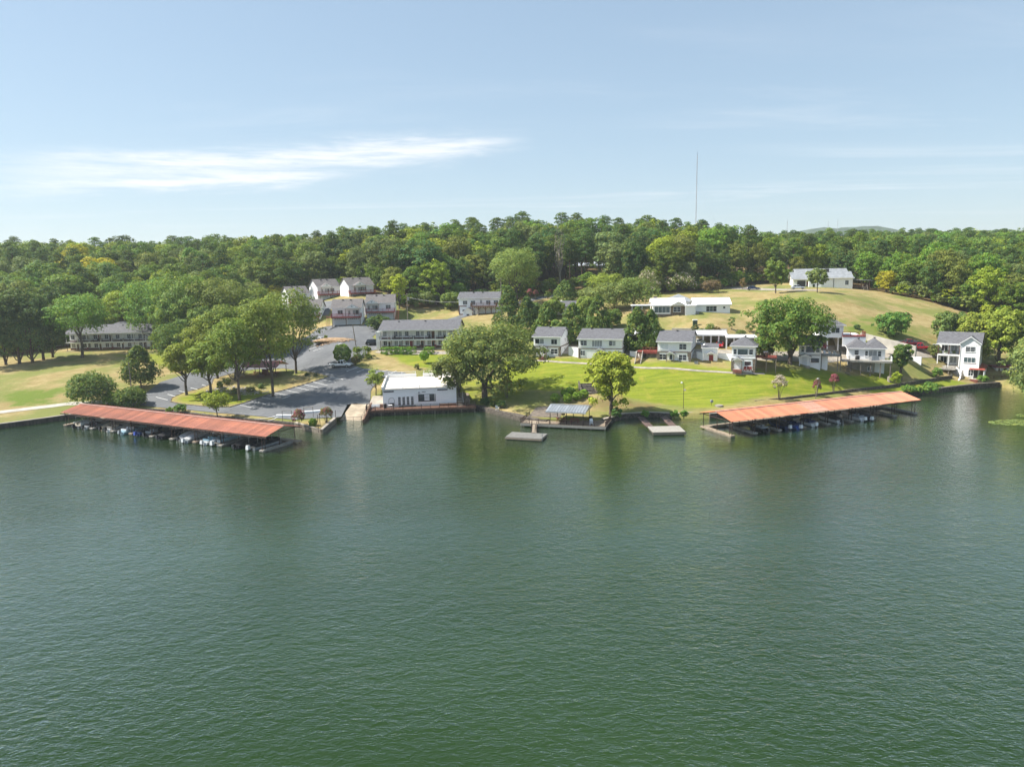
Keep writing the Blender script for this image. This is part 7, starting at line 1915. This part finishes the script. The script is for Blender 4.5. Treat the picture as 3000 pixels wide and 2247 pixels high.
def algae():
    rng = np.random.default_rng(21); parts = []
    for cx, cy, rx, ry, n in ((97, 133, 5.5, 2.6, 900), (104, 139, 3.0, 1.6, 400)):
        a = rng.uniform(0, 6.283, n); q = np.sqrt(rng.random(n)); C = np.c_[cx + np.cos(a) * q * rx, cy + np.sin(a) * q * ry, rng.uniform(.012, .05, n)]
        parts.append(leaf_cards(C, np.tile((0, 0, 1.), (n, 1)) + rng.normal(size=(n, 3)) * .06, .16, rng))
    o = mobj('algae_patch', card_mesh('algae_patch', parts), None, LEAF); o.color = (.12, .16, .05, 1)  # flat leaf cards standing for a patch of floating algae
    tag(o, 'pale green floating water plants near the right edge', 'water plants', kind='stuff')


algae()
# ------------------------------------------------------------------ vehicles
def wheel(p, x, y, r=.34):
    def mk():
        b = MB(); n = 14
        for i in range(n):
            pass
        b.tube((0, -.11, 0), (0, .11, 0), r, r, 14); return b
    o = shared(('tyre', r), mk, 'wheel', p, (x, y, r), 0, BLACK)
    shared(('rim', r), lambda: MB().tube((0, -.125, 0), (0, .125, 0), r * .62, r * .62, 10), 'rim', o, (0, 0, 0), 0, GREYM)


def car(kind, loc, rz, paint, label, name=None, L=None):
    """front towards +x"""
    e = empty(name or {'pickup': 'pickup_truck', 'suv': 'parked_suv', 'sedan': 'parked_car'}[kind], loc, rz, label, 'truck' if kind == 'pickup' else 'car')
    L = L or {'pickup': 5.8, 'suv': 4.7, 'sedan': 4.6}[kind]; W = {'pickup': 2.0, 'suv': 1.9, 'sedan': 1.8}[kind]; r = {'pickup': .42, 'suv': .38, 'sedan': .33}[kind]
    h0, hb, hr = {'pickup': (.5, 1.12, 1.92), 'suv': (.36, 1.02, 1.72), 'sedan': (.3, .86, 1.42)}[kind]
    hw = W / 2

    def ring(x, w, a, b):
        return [(x, -w * .92, a), (x, w * .92, a), (x, w, a + .2), (x, w, b - .15), (x, w * .88, b), (x, -w * .88, b), (x, -w, b - .15), (x, -w, a + .2)]
    if kind == 'pickup': S_ = [(-L / 2, .93, h0 + .08, hb), (-L / 2 + .1, 1, h0, hb + .02), (L * .1, 1, h0, hb + .02), (L * .24, 1, h0, hb + .04), (L * .44, .96, h0, hb - .06), (L / 2, .86, h0 + .1, hb - .2)]
    else: S_ = [(-L / 2, .88, h0 + .15, hb - .06), (-L / 2 + .15, .97, h0, hb), (-L * .1, 1, h0, hb + .02), (L * .2, 1, h0, hb), (L * .42, .96, h0, hb - .12), (L / 2, .84, h0 + .1, hb - .3)]
    MB().loft([ring(x, hw * w, a, b) for x, w, a, b in S_]).build('body', paint, e, smooth=False)
    x0, x1, x2, x3 = {'pickup': (-L * .12, -L * .08, L * .12, L * .22), 'suv': (-L * .46, -L * .40, L * .06, L * .22), 'sedan': (-L * .40, -L * .24, L * .05, L * .22)}[kind]
    MB().loft([[(a, -hw * .90, hb - .02), (b, -hw * .90, hb - .02), (b, hw * .90, hb - .02), (a, hw * .90, hb - .02)] if t == 0 else [(a, -hw * .74, hr - .05), (b, -hw * .74, hr - .05), (b, hw * .74, hr - .05), (a, hw * .74, hr - .05)] for t, a, b in ((0, x0, x3), (1, x1, x2))]).build('windows', GLASS, e)
    MB().hexa([(x1 - .05, -hw * .76, hr - .049), (x2 + .05, -hw * .76, hr - .049), (x2 + .05, hw * .76, hr - .049), (x1 - .05, hw * .76, hr - .049), (x1 + .1, -hw * .66, hr + .02), (x2 - .1, -hw * .66, hr + .02), (x2 - .1, hw * .66, hr + .02), (x1 + .1, hw * .66, hr + .02)]).build('roof', paint, e)
    for s in (-1, 1):
        for xa, xb in (((x0, x1), (x3, x2)) + ((((x0 + x3) / 2, (x1 + x2) / 2),))):
            MB().bar((xa, s * hw * .905, hb - .02), (xb, s * hw * .755, hr - .04), .1, .06).build('pillar', paint, e)
        for x in (-L * .31, L * .31): wheel(e, x, s * (hw - .1), r)
        MB().box(L / 2 - .14, L / 2 - .03, s * hw * .62 - .18, s * hw * .62 + .18, hb - .38, hb - .22).build('headlight', WHITE2, e)
        MB().box(-L / 2 - .015, -L / 2 + .03, s * hw * .7 - .14, s * hw * .7 + .14, hb - .35, hb - .12).build('tail_light', DOORR, e)
        MB().box(x3 - .35, x3 - .2, s * hw + (.0 if s > 0 else -.2), s * hw + (.2 if s > 0 else 0), hb + .02, hb + .2).build('mirror', paint, e)
    MB().box(L / 2 - .06, L / 2 + .05, -hw * .85, hw * .85, h0 + .0, h0 + .24).build('front_bumper', GREYM if kind == 'pickup' else paint, e)
    MB().box(-L / 2 - .08, -L / 2 + .02, -hw * .85, hw * .85, h0 + .0, h0 + .22).build('rear_bumper', GREYM if kind == 'pickup' else paint, e)
    if kind == 'pickup':
        MB().box(-L / 2 + .12, x0 - .08, -hw * .8, hw * .8, hb - .35, hb + .035).build('cargo_bed', BLACK, e)
        MB().box(L / 2 - .035, L / 2 + .0, -hw * .45, hw * .45, hb - .5, hb - .24).build('grille', DARK, e)
    return e


def vehicles():
    paint = lambda n, c, r=.22: mat(n, c, r, var=.05, spec=.6)
    wh, bk, bl, sv, rd, dr = paint('white_car_paint', (.80, .81, .82)), paint('black_car_paint', (.012, .012, .016)), paint('blue_car_paint', (.02, .035, .11)), paint('silver_car_paint', (.42, .46, .50)), paint('red_car_paint', (.42, .015, .02)), paint('dark_red_car_paint', (.16, .01, .02))
    p = G(1000, 1077); car('pickup', p + (0, 0, .06), -.16, wh, 'white crew-cab pickup parked beside the big clipped round bush', L=6.0)
    p = G(1097, 1013); car('suv', p + (0, 0, .06), -.02, bk, 'black sport-utility car parked at the left end of the mid-lot motel', L=4.9)
    p = G(2207, 850); car('sedan', p + (0, 0, .06), -.2, bl, 'dark blue car parked on the hilltop road')
    p = G(2338, 848); car('sedan', p + (0, 0, .06), -.35, sv, 'silver car parked before the hilltop garage')
    p = G(2694, 1028); car('pickup', p + (0, 0, .06), 2.95, rd, 'bright red pickup truck parked on the upper lane', L=5.6)
    p = G(2664, 1018); car('pickup', p + (0, 0, .06), 3.05, dr, 'dark red pickup truck parked behind the bright red one', L=5.6)
    p = at(2048, 1013, 10.35); car('sedan', p + np.array([.8, 2.6, 0]), -1.8, sv, 'silver car under the left bay of the carport')
    p = at(2118, 1020, 10.1); car('sedan', p + np.array([0, 2.8, 0]), -1.85, rd, 'red car under the carport behind the shed with the red door')
    p = at(2418, 1022, 9.2); car('sedan', p + np.array([0, 2.4, 0]), -1.8, dr, 'maroon car under the carport of the hillside house')
    p = G(168, 1000); car('sedan', p + (0, 0, .06), .4, wh, 'white car parked at the left end of the left motel')
    p = G(940, 1004); car('sedan', p + (0, 0, .06), -.3, wh, 'white car half hidden behind the tallest lot oak')


# ------------------------------------------------------------------ poles and wires
def utility_pole(P, h, label, lean=(0, 0), arm=True, tf=False, rz=0.2, m=None):
    e = empty('utility_pole', P, 0, label, 'pole')
    t = (lean[0], lean[1], h)
    MB().tube((0, 0, -.8), t, .15, .11, 8).build('pole', m or TIMBER, e)
    if arm:
        MB().bar((t[0] - 1.1 * math.cos(rz), t[1] - 1.1 * math.sin(rz), h - .5), (t[0] + 1.1 * math.cos(rz), t[1] + 1.1 * math.sin(rz), h - .5), .1, .12).build('crossarm', TIMBER, e)
        for s in (-1, 0, 1): MB().tube((t[0] + s * math.cos(rz), t[1] + s * math.sin(rz), h - .44), (t[0] + s * math.cos(rz), t[1] + s * math.sin(rz), h - .2 + .25 * (s == 0)), .05, .04, 6).build('insulator', GREYM, e)
    if tf: MB().tube((t[0] + .45, t[1] - .2, h - 2.3), (t[0] + .45, t[1] - .2, h - 1.2), .3, .3, 10).build('transformer', GREYM, e)
    return np.array(P) + np.array(t)


def wire(a, b, sag, label, r=.03):
    mb = MB(); pts = []
    for i in range(13):
        t = i / 12; p = a + (b - a) * t; p[2] -= sag * 4 * t * (1 - t); pts.append(p)
    for p, q in zip(pts[:-1], pts[1:]): mb.tube(p, q, r, r, 5, cap=False)
    tag(mb.build('power_line', mat('pale_cable', (.30, .30, .30), .6)), label, 'cable')


def poles():
    p1 = utility_pole(G(1195, 942), 9.2, 'timber utility pole with a transformer right of the townhouses', tf=True)
    p2 = utility_pole(G(1050, 1054), 9.5, 'leaning timber utility pole between the round bush and the boxy hedge', lean=(-1.1, .2), arm=False)
    p3 = utility_pole(G(1470, 940), 13.2, 'tall timber utility pole behind the raised-deck house')
    p4 = utility_pole(at(2003, 838, 23.2), 9.5, 'pale utility pole with crossarm above the ranch house', m=GREYM)
    p5 = utility_pole(at(2134, 832, 23.0), 8.0, 'pale utility pole with transformer beside the hilltop road', tf=True, m=GREYM)
    p6 = utility_pole(G(387, 1160), 8.0, 'weathered post standing beside the round dark cedar', arm=False)
    hs = at(1345, 885, 21.0)
    wire(p1 - (0, 0, 1.2), hs, .6, 'pale cable from the transformer pole to the raised-deck house', .045)
    wire(at(1515, 852, 21.5), at(1690, 800, 26.0), .5, 'pale cable slanting up over the hill road', .045)
    wire(p4 - (0, 0, .4), p5 - (0, 0, .4), .9, 'upper cable between the two hilltop poles'); wire(p4 - (0, 0, 1.6), p5 - (0, 0, 1.8), 1.2, 'lower cable between the two hilltop poles')
    wire(at(1880, 780, 27), p4 - (0, 0, .4), .4, 'cable running left from the hilltop pole towards the wood')
    # lawn lamp and other posts
    o = G(2002, 1199); e = empty('lawn_lamp', o, 0, 'slim lamp post with a round white head on the green lawn', 'lamp post')
    MB().tube((0, 0, -.4), (0, 0, 5.4), .055, .045, 6).build('post', RUST, e); MB().tube((0, 0, 5.38), (-.38, 0, 5.55), .03).build('arm', RUST, e)
    MB().loft([[(-.45 + r * math.cos(t), r * math.sin(t), z) for t in np.linspace(0, 6.283, 9)[:-1]] for r, z in ((.06, 5.35), (.2, 5.5), (.2, 5.62), (.06, 5.75))]).build('lamp_head', WHITE2, e); MB().box(.06, .4, -.1, .1, 3.9, 4.15).build('floodlight', WHITE2, e)
    o = G(2084, 1188); e = empty('lawn_dish', o, 0, 'small grey dish on a short stand near the right dock', 'dish'); MB().tube((0, 0, -.3), (0, 0, .7), .04).build('stand', RUST, e); MB().tube((0, 0, .9), (.1, -.25, .98), .36, .3, 10).build('dish', GREYM, e)  # satellite dish on the lawn
    o = G(2106, 1190); tag(MB().tube(o - (0, 0, .2), o + (0, 0, .25), .9, .85, 16).build('well_cover', CONC), 'round stone cover lying on the lawn near the right dock', 'cover')
    o = G(2388, 1170); e = empty('leaning_post', o, 0, 'bare leaning timber post beside the small pink myrtle', 'post'); MB().tube((0, 0, -.4), (.75, 0, 4.6), .09, .07, 7).build('pole', TIMBER, e); MB().box(.2, .5, -.08, .08, 4.3, 4.55).build('lamp', WHITE2, e)
    for i, x in enumerate((1757, 1816)):
        o = G(x, 1180); e = empty('swing_frame', o, .2, ('left iron swing frame under the sycamore', 'right iron swing frame under the sycamore')[i], 'swing frame')
        for s in (-1, 1): MB().tube((s * .8, 0, -.3), (0, 0, 3.2), .045).build('leg', BROWNW, e)
        MB().tube((0, 0, 3.2), (0, 1.6, 3.2), .045).build('top_bar', BROWNW, e)
    o = G(1648, 1150); e = empty('fire_hydrant', o, 0, 'small orange standpipe on the lawn by the clipped bushes', 'standpipe'); MB().tube((0, 0, -.2), (0, 0, .8), .1, .09, 8).build('pipe', BROWNW, e); MB().tube((0, 0, .8), (0, 0, 1.0), .16, .05, 8).build('cap', mat('orange_paint', (.5, .18, .05), .6), e)
    o = G(1457, 1203); c = empty('white_chair', o, 2.8, 'white garden chair standing on the fieldstone seawall', 'chair'); chair_parts(c, WHITE2, 1.15)
    # radio masts behind the hills
    for i, (x, y0, y1, d, w, lab) in enumerate(((2043, 456, 700, 600, .6, 'tall thin lattice radio mast rising above the wood'), (2307, 646, 690, 1450, 1.0, 'left short distant radio mast above the right wood'), (2427, 652, 690, 1550, .8, 'middle faint distant radio mast above the far hill'), (2455, 645, 690, 1500, .7, 'right faint distant radio mast above the far hill'))):
        top = CAMP + ray(x, y0) * (d / VW[1]); base = np.array([top[0], top[1], 20.0]); hgt = top[2] - 20
        e = empty('radio_mast', base, .3, lab, 'mast'); b = MB(); n = int(hgt / (4 if i == 0 else 14)); r_ = w / 2
        k = [(r_ * math.cos(a), r_ * math.sin(a)) for a in (0, 2.094, 4.189)]
        for q in k: b.bar((*q, 0), (*q, hgt), w * .16, w * .16)
        for j in range(n):
            z0, z1 = hgt * j / n, hgt * (j + 1) / n
            for a, c in ((0, 1), (1, 2), (2, 0)): b.bar((*k[a], z0), (*k[c], z1), w * .09, w * .09)
        b.build('lattice', mat('mast_steel', (.36, .34, .34), .6), e)
        for a in (0, 2.094, 4.189): MB().tube((hgt * .45 * math.cos(a), hgt * .45 * math.sin(a), 0), (0, 0, hgt * .8), .02, .02, 4).build('guy_wire', GREYM, e)
        MB().tube((0, 0, hgt), (0, 0, hgt + 3), .12, .05, 5).build('tip', RUST, e)


# ------------------------------------------------------------------ island shelter, rocks, point
def island_things():
    o = G(778, 1100); w, d, h = 9.0, 6.0, 2.5
    r = empty('picnic_shelter', o, -.15, 'open picnic shelter with a red sheet roof among the island oaks', 'shelter')
    for x in (-w / 2, 0, w / 2):
        for y in (-d / 2, d / 2): MB().box(x - .07, x + .07, y - .07, y + .07, -.6, h).build('post', RUST, r)
    RM = mat('dull_red_roof_metal', (.30, .085, .075), .5, var=.15, vary_obj=.15)
    for i in range(11):
        x0 = -w / 2 - .6 + i * (w + 1.2) / 11; x1 = x0 + (w + 1.2) / 11 - .02
        for s in (-1, 1): MB().hexa([(x0, s * (d / 2 + .6), h), (x1, s * (d / 2 + .6), h), (x1, 0, h + 1.3), (x0, 0, h + 1.3), (x0, s * (d / 2 + .6), h + .06), (x1, s * (d / 2 + .6), h + .06), (x1, 0, h + 1.36), (x0, 0, h + 1.36)][:]).build('roof_panel', RM, r)
    MB().box(-.7, .7, -.5, .5, -.5, 1.6).build('barbecue_chimney', BRICK, r)
    M = r.matrix_basis
    for i, (x, y, a) in enumerate(((-2.6, .3, .1), (2.5, .2, -.1), (-4.6, -4.2, .5), (-8, -2.6, .2), (1.0, -4.6, .3), (-7.4, 1.4, 0))):
        q = M @ Vector((x, y, 0)); z = hz(q.x, q.y) + .14
        t = empty('picnic_table', (q.x, q.y, z), a, ['picnic table under the left half of the red shelter', 'picnic table under the right half of the red shelter', 'picnic table in front of the red shelter, left', 'picnic table beyond the rock bed', 'picnic table in front of the red shelter, right', 'picnic table left behind the red shelter'][i], 'picnic table', 'picnic tables on the parking island')
        picnic(t, [REDW, REDW, TIMBER, TIMBER, BROWNW, TIMBER][i])
    rng = np.random.default_rng(8)

    def rocks(name, cx, cy, rx, ry, n, label, m, lo, hi, lift=.14):
        e = empty(name, (0, 0, 0), 0, label, 'rocks'); protos = []
        for k in range(6):
            b = MB(); rr = [[(math.cos(t) * q * rng.uniform(.75, 1.2), math.sin(t) * q * rng.uniform(.75, 1.2), z) for t in np.linspace(0, 6.283, 7)[:-1]] for q, z in ((.8, -.3), (1, .15), (.55, .55))]
            b.loft(rr); me = b.mesh('stone'); me.materials.append(m); protos.append(me)
        c = G(cx, cy)
        for i in range(n):
            a = rng.uniform(0, 6.28); q = math.sqrt(rng.random()); x = c[0] + math.cos(a) * q * rx; y = c[1] + math.sin(a) * q * ry
            s = mobj('stone', protos[i % 6], e); s.location = (x, y, hz(x, y) + lift + .05); k = rng.uniform(lo, hi); s.scale = (k, k * rng.uniform(.7, 1.1), k * .8); s.rotation_euler = (0, 0, rng.uniform(0, 6.28))
    PALE = mat('pale_river_stone', (.42, .38, .35), .9, var=.2, vary_obj=.25); BROWNS = mat('tan_rubble_stone', (.40, .28, .18), .95, var=.25, vary_obj=.25)
    rocks('rock_bed', 668, 1146, 5.5, 3.6, 150, 'bed of pale pinkish river stones on the parking island', PALE, .14, .34)
    rocks('rock_bed', 738, 1152, 4.2, 2.4, 70, 'dark shaded stones right of the pale rock bed', PALE, .14, .36)
    rocks('rubble_mound', 985, 1001, 6.0, 2.0, 110, 'tan rubble and soil heaped at the top of the lot', BROWNS, .16, .5, .1)
    c = G(980, 998); b = MB(); rr = []
    for q, z in ((1, -.3), (.8, .3), (.45, .7), (.1, .85)): rr.append([(math.cos(t) * 7 * q, math.sin(t) * 2.4 * q, z) for t in np.linspace(0, 6.283, 15)[:-1]])
    b.loft(rr); o = b.build('soil_mound', mat('tan_soil', (.42, .28, .16), .95, var=.2, bump=.4), None, True); o.location = c; tag(o, 'low mound of tan soil under the rubble at the lot top', 'mound')
    # kerbed wall and planter beside the townhouse drive
    a = at(925, 975, 11.6); e = empty('white_kerb_wall', a, -.05, 'curved white retaining wall left of the townhouse driveway', 'wall')
    MB().hexa([(-1.5, 0, -1), (5.6, -.4, -1), (5.6, 0, -1), (-1.5, .4, -1), (-1.5, 0, 1.6), (5.6, -.4, .6), (5.6, 0, .6), (-1.5, .4, 1.6)]).build('wall', WHITE, e); MB().hexa([(5.61, -.4, -1), (6.0, -.4, -1), (5.0, 5, -1), (4.6, 5, -1), (5.61, -.4, .6), (6.0, -.4, .6), (5.0, 5, 2.0), (4.6, 5, 2.0)]).build('return_wall', WHITE, e)
    a = at(1080, 968, 12.6); e = empty('white_kerb_wall', a, .5, 'white retaining wall sloping up right of the townhouse driveway', 'wall')
    MB().hexa([(0, 0, -1.5), (7, 1.6, -1.5), (7, 2, -1.5), (0, .4, -1.5), (0, 0, .3), (7, 1.6, 1.3), (7, 2, 1.3), (0, .4, .3)]).build('wall', WHITE, e)
    # white floats, pipe frames and posts on the point
    for i, (x, y, a, l) in enumerate(((842, 1222, -.12, 'white foam float lying on the point, nearer the dock'), (905, 1212, .35, 'white foam float lying on the point, behind the myrtle'))):
        o = G(x, y); e = empty('dock_float', o, a, l, 'float'); MB().box(-2.4, 2.4, -.35, .35, .02, .5).build('block', WHITE2, e); MB().box(-2.42, 2.42, -.37, .37, -.1, .019).build('skid', TIMBER, e)
    for i, (x, y, l) in enumerate(((842, 1235, 'rusty pipe frame on the point beside the dock, left'), (905, 1225, 'rusty pipe frame on the point between the myrtles'))):
        o = G(x, y); e = empty('pipe_frame', o, .3, l, 'frame')
        for s in (-.9, .9): MB().tube((s, 0, -.3), (s, 0, 2.2), .05).build('upright', RUST, e)
        MB().tube((-.95, 0, 2.2), (.95, 0, 2.2), .06).build('top_bar', CONC, e)
    for i, (x, y) in enumerate(((933, 1262), (938, 1250), (984, 1232))):
        o = G(x, y) ; e = empty('iron_post', o, 0, ['front bare iron post on the point', 'second bare iron post on the point', 'bare iron post at the ramp side of the point'][i], 'post'); MB().tube((0, 0, -.4), (0, 0, 3.0 - i * .5), .06, .05, 6).build('shaft', RUST, e); MB().tube((0, 0, 3.0 - i * .5), (0, 0, 3.08 - i * .5), .09, .09, 6).build('cap', DARK, e)


def far_hill():
    b = MB(); rng = np.random.default_rng(4)
    P = CAMP + ray(2440, 672) * (1750 / VW[1]); n = 40; m = 14; vs = []; top = P[2]
    for j in range(m):
        for i in range(n):
            u = (i / (n - 1) - .5) * 2; v = (j / (m - 1) - .5) * 2
            hgt = max(0, 1 - u * u) ** 1.1 * max(0, 1 - v * v) * (1 + .06 * math.sin(i * .9) + .04 * math.sin(i * 2.3 + j))
            vs.append((P[0] + u * 300, P[1] + v * 500, 15 + (top - 15) * hgt))
    b.add(vs, [(j * n + i, j * n + i + 1, (j + 1) * n + i + 1, (j + 1) * n + i) for j in range(m - 1) for i in range(n - 1)])
    tag(b.build('hill', mat('wooded_far_hill', (.05, .085, .04), .95, var=.25, vscale=.05), None, True), kind='structure')


def haze():
    m = bpy.data.materials.new('thin_summer_haze'); m.use_nodes = True; T = NT(m.node_tree); T.n.clear()
    o = T.add('ShaderNodeOutputMaterial'); v = T.add('ShaderNodeVolumePrincipled')
    v.inputs['Color'].default_value = (.80, .88, .97, 1); v.inputs['Density'].default_value = HAZE_DENSITY; v.inputs['Anisotropy'].default_value = .2
    T.l.new(v.outputs[0], o.inputs['Volume'])
    tag(MB().box(-9600, 9600, -3900, 12900, -4, 132).build('haze', m), 'thin pale summer haze over lake and hills', 'haze', kind='stuff')


HAZE_DENSITY = .00015
vehicles(); poles(); island_things(); far_hill()
haze()
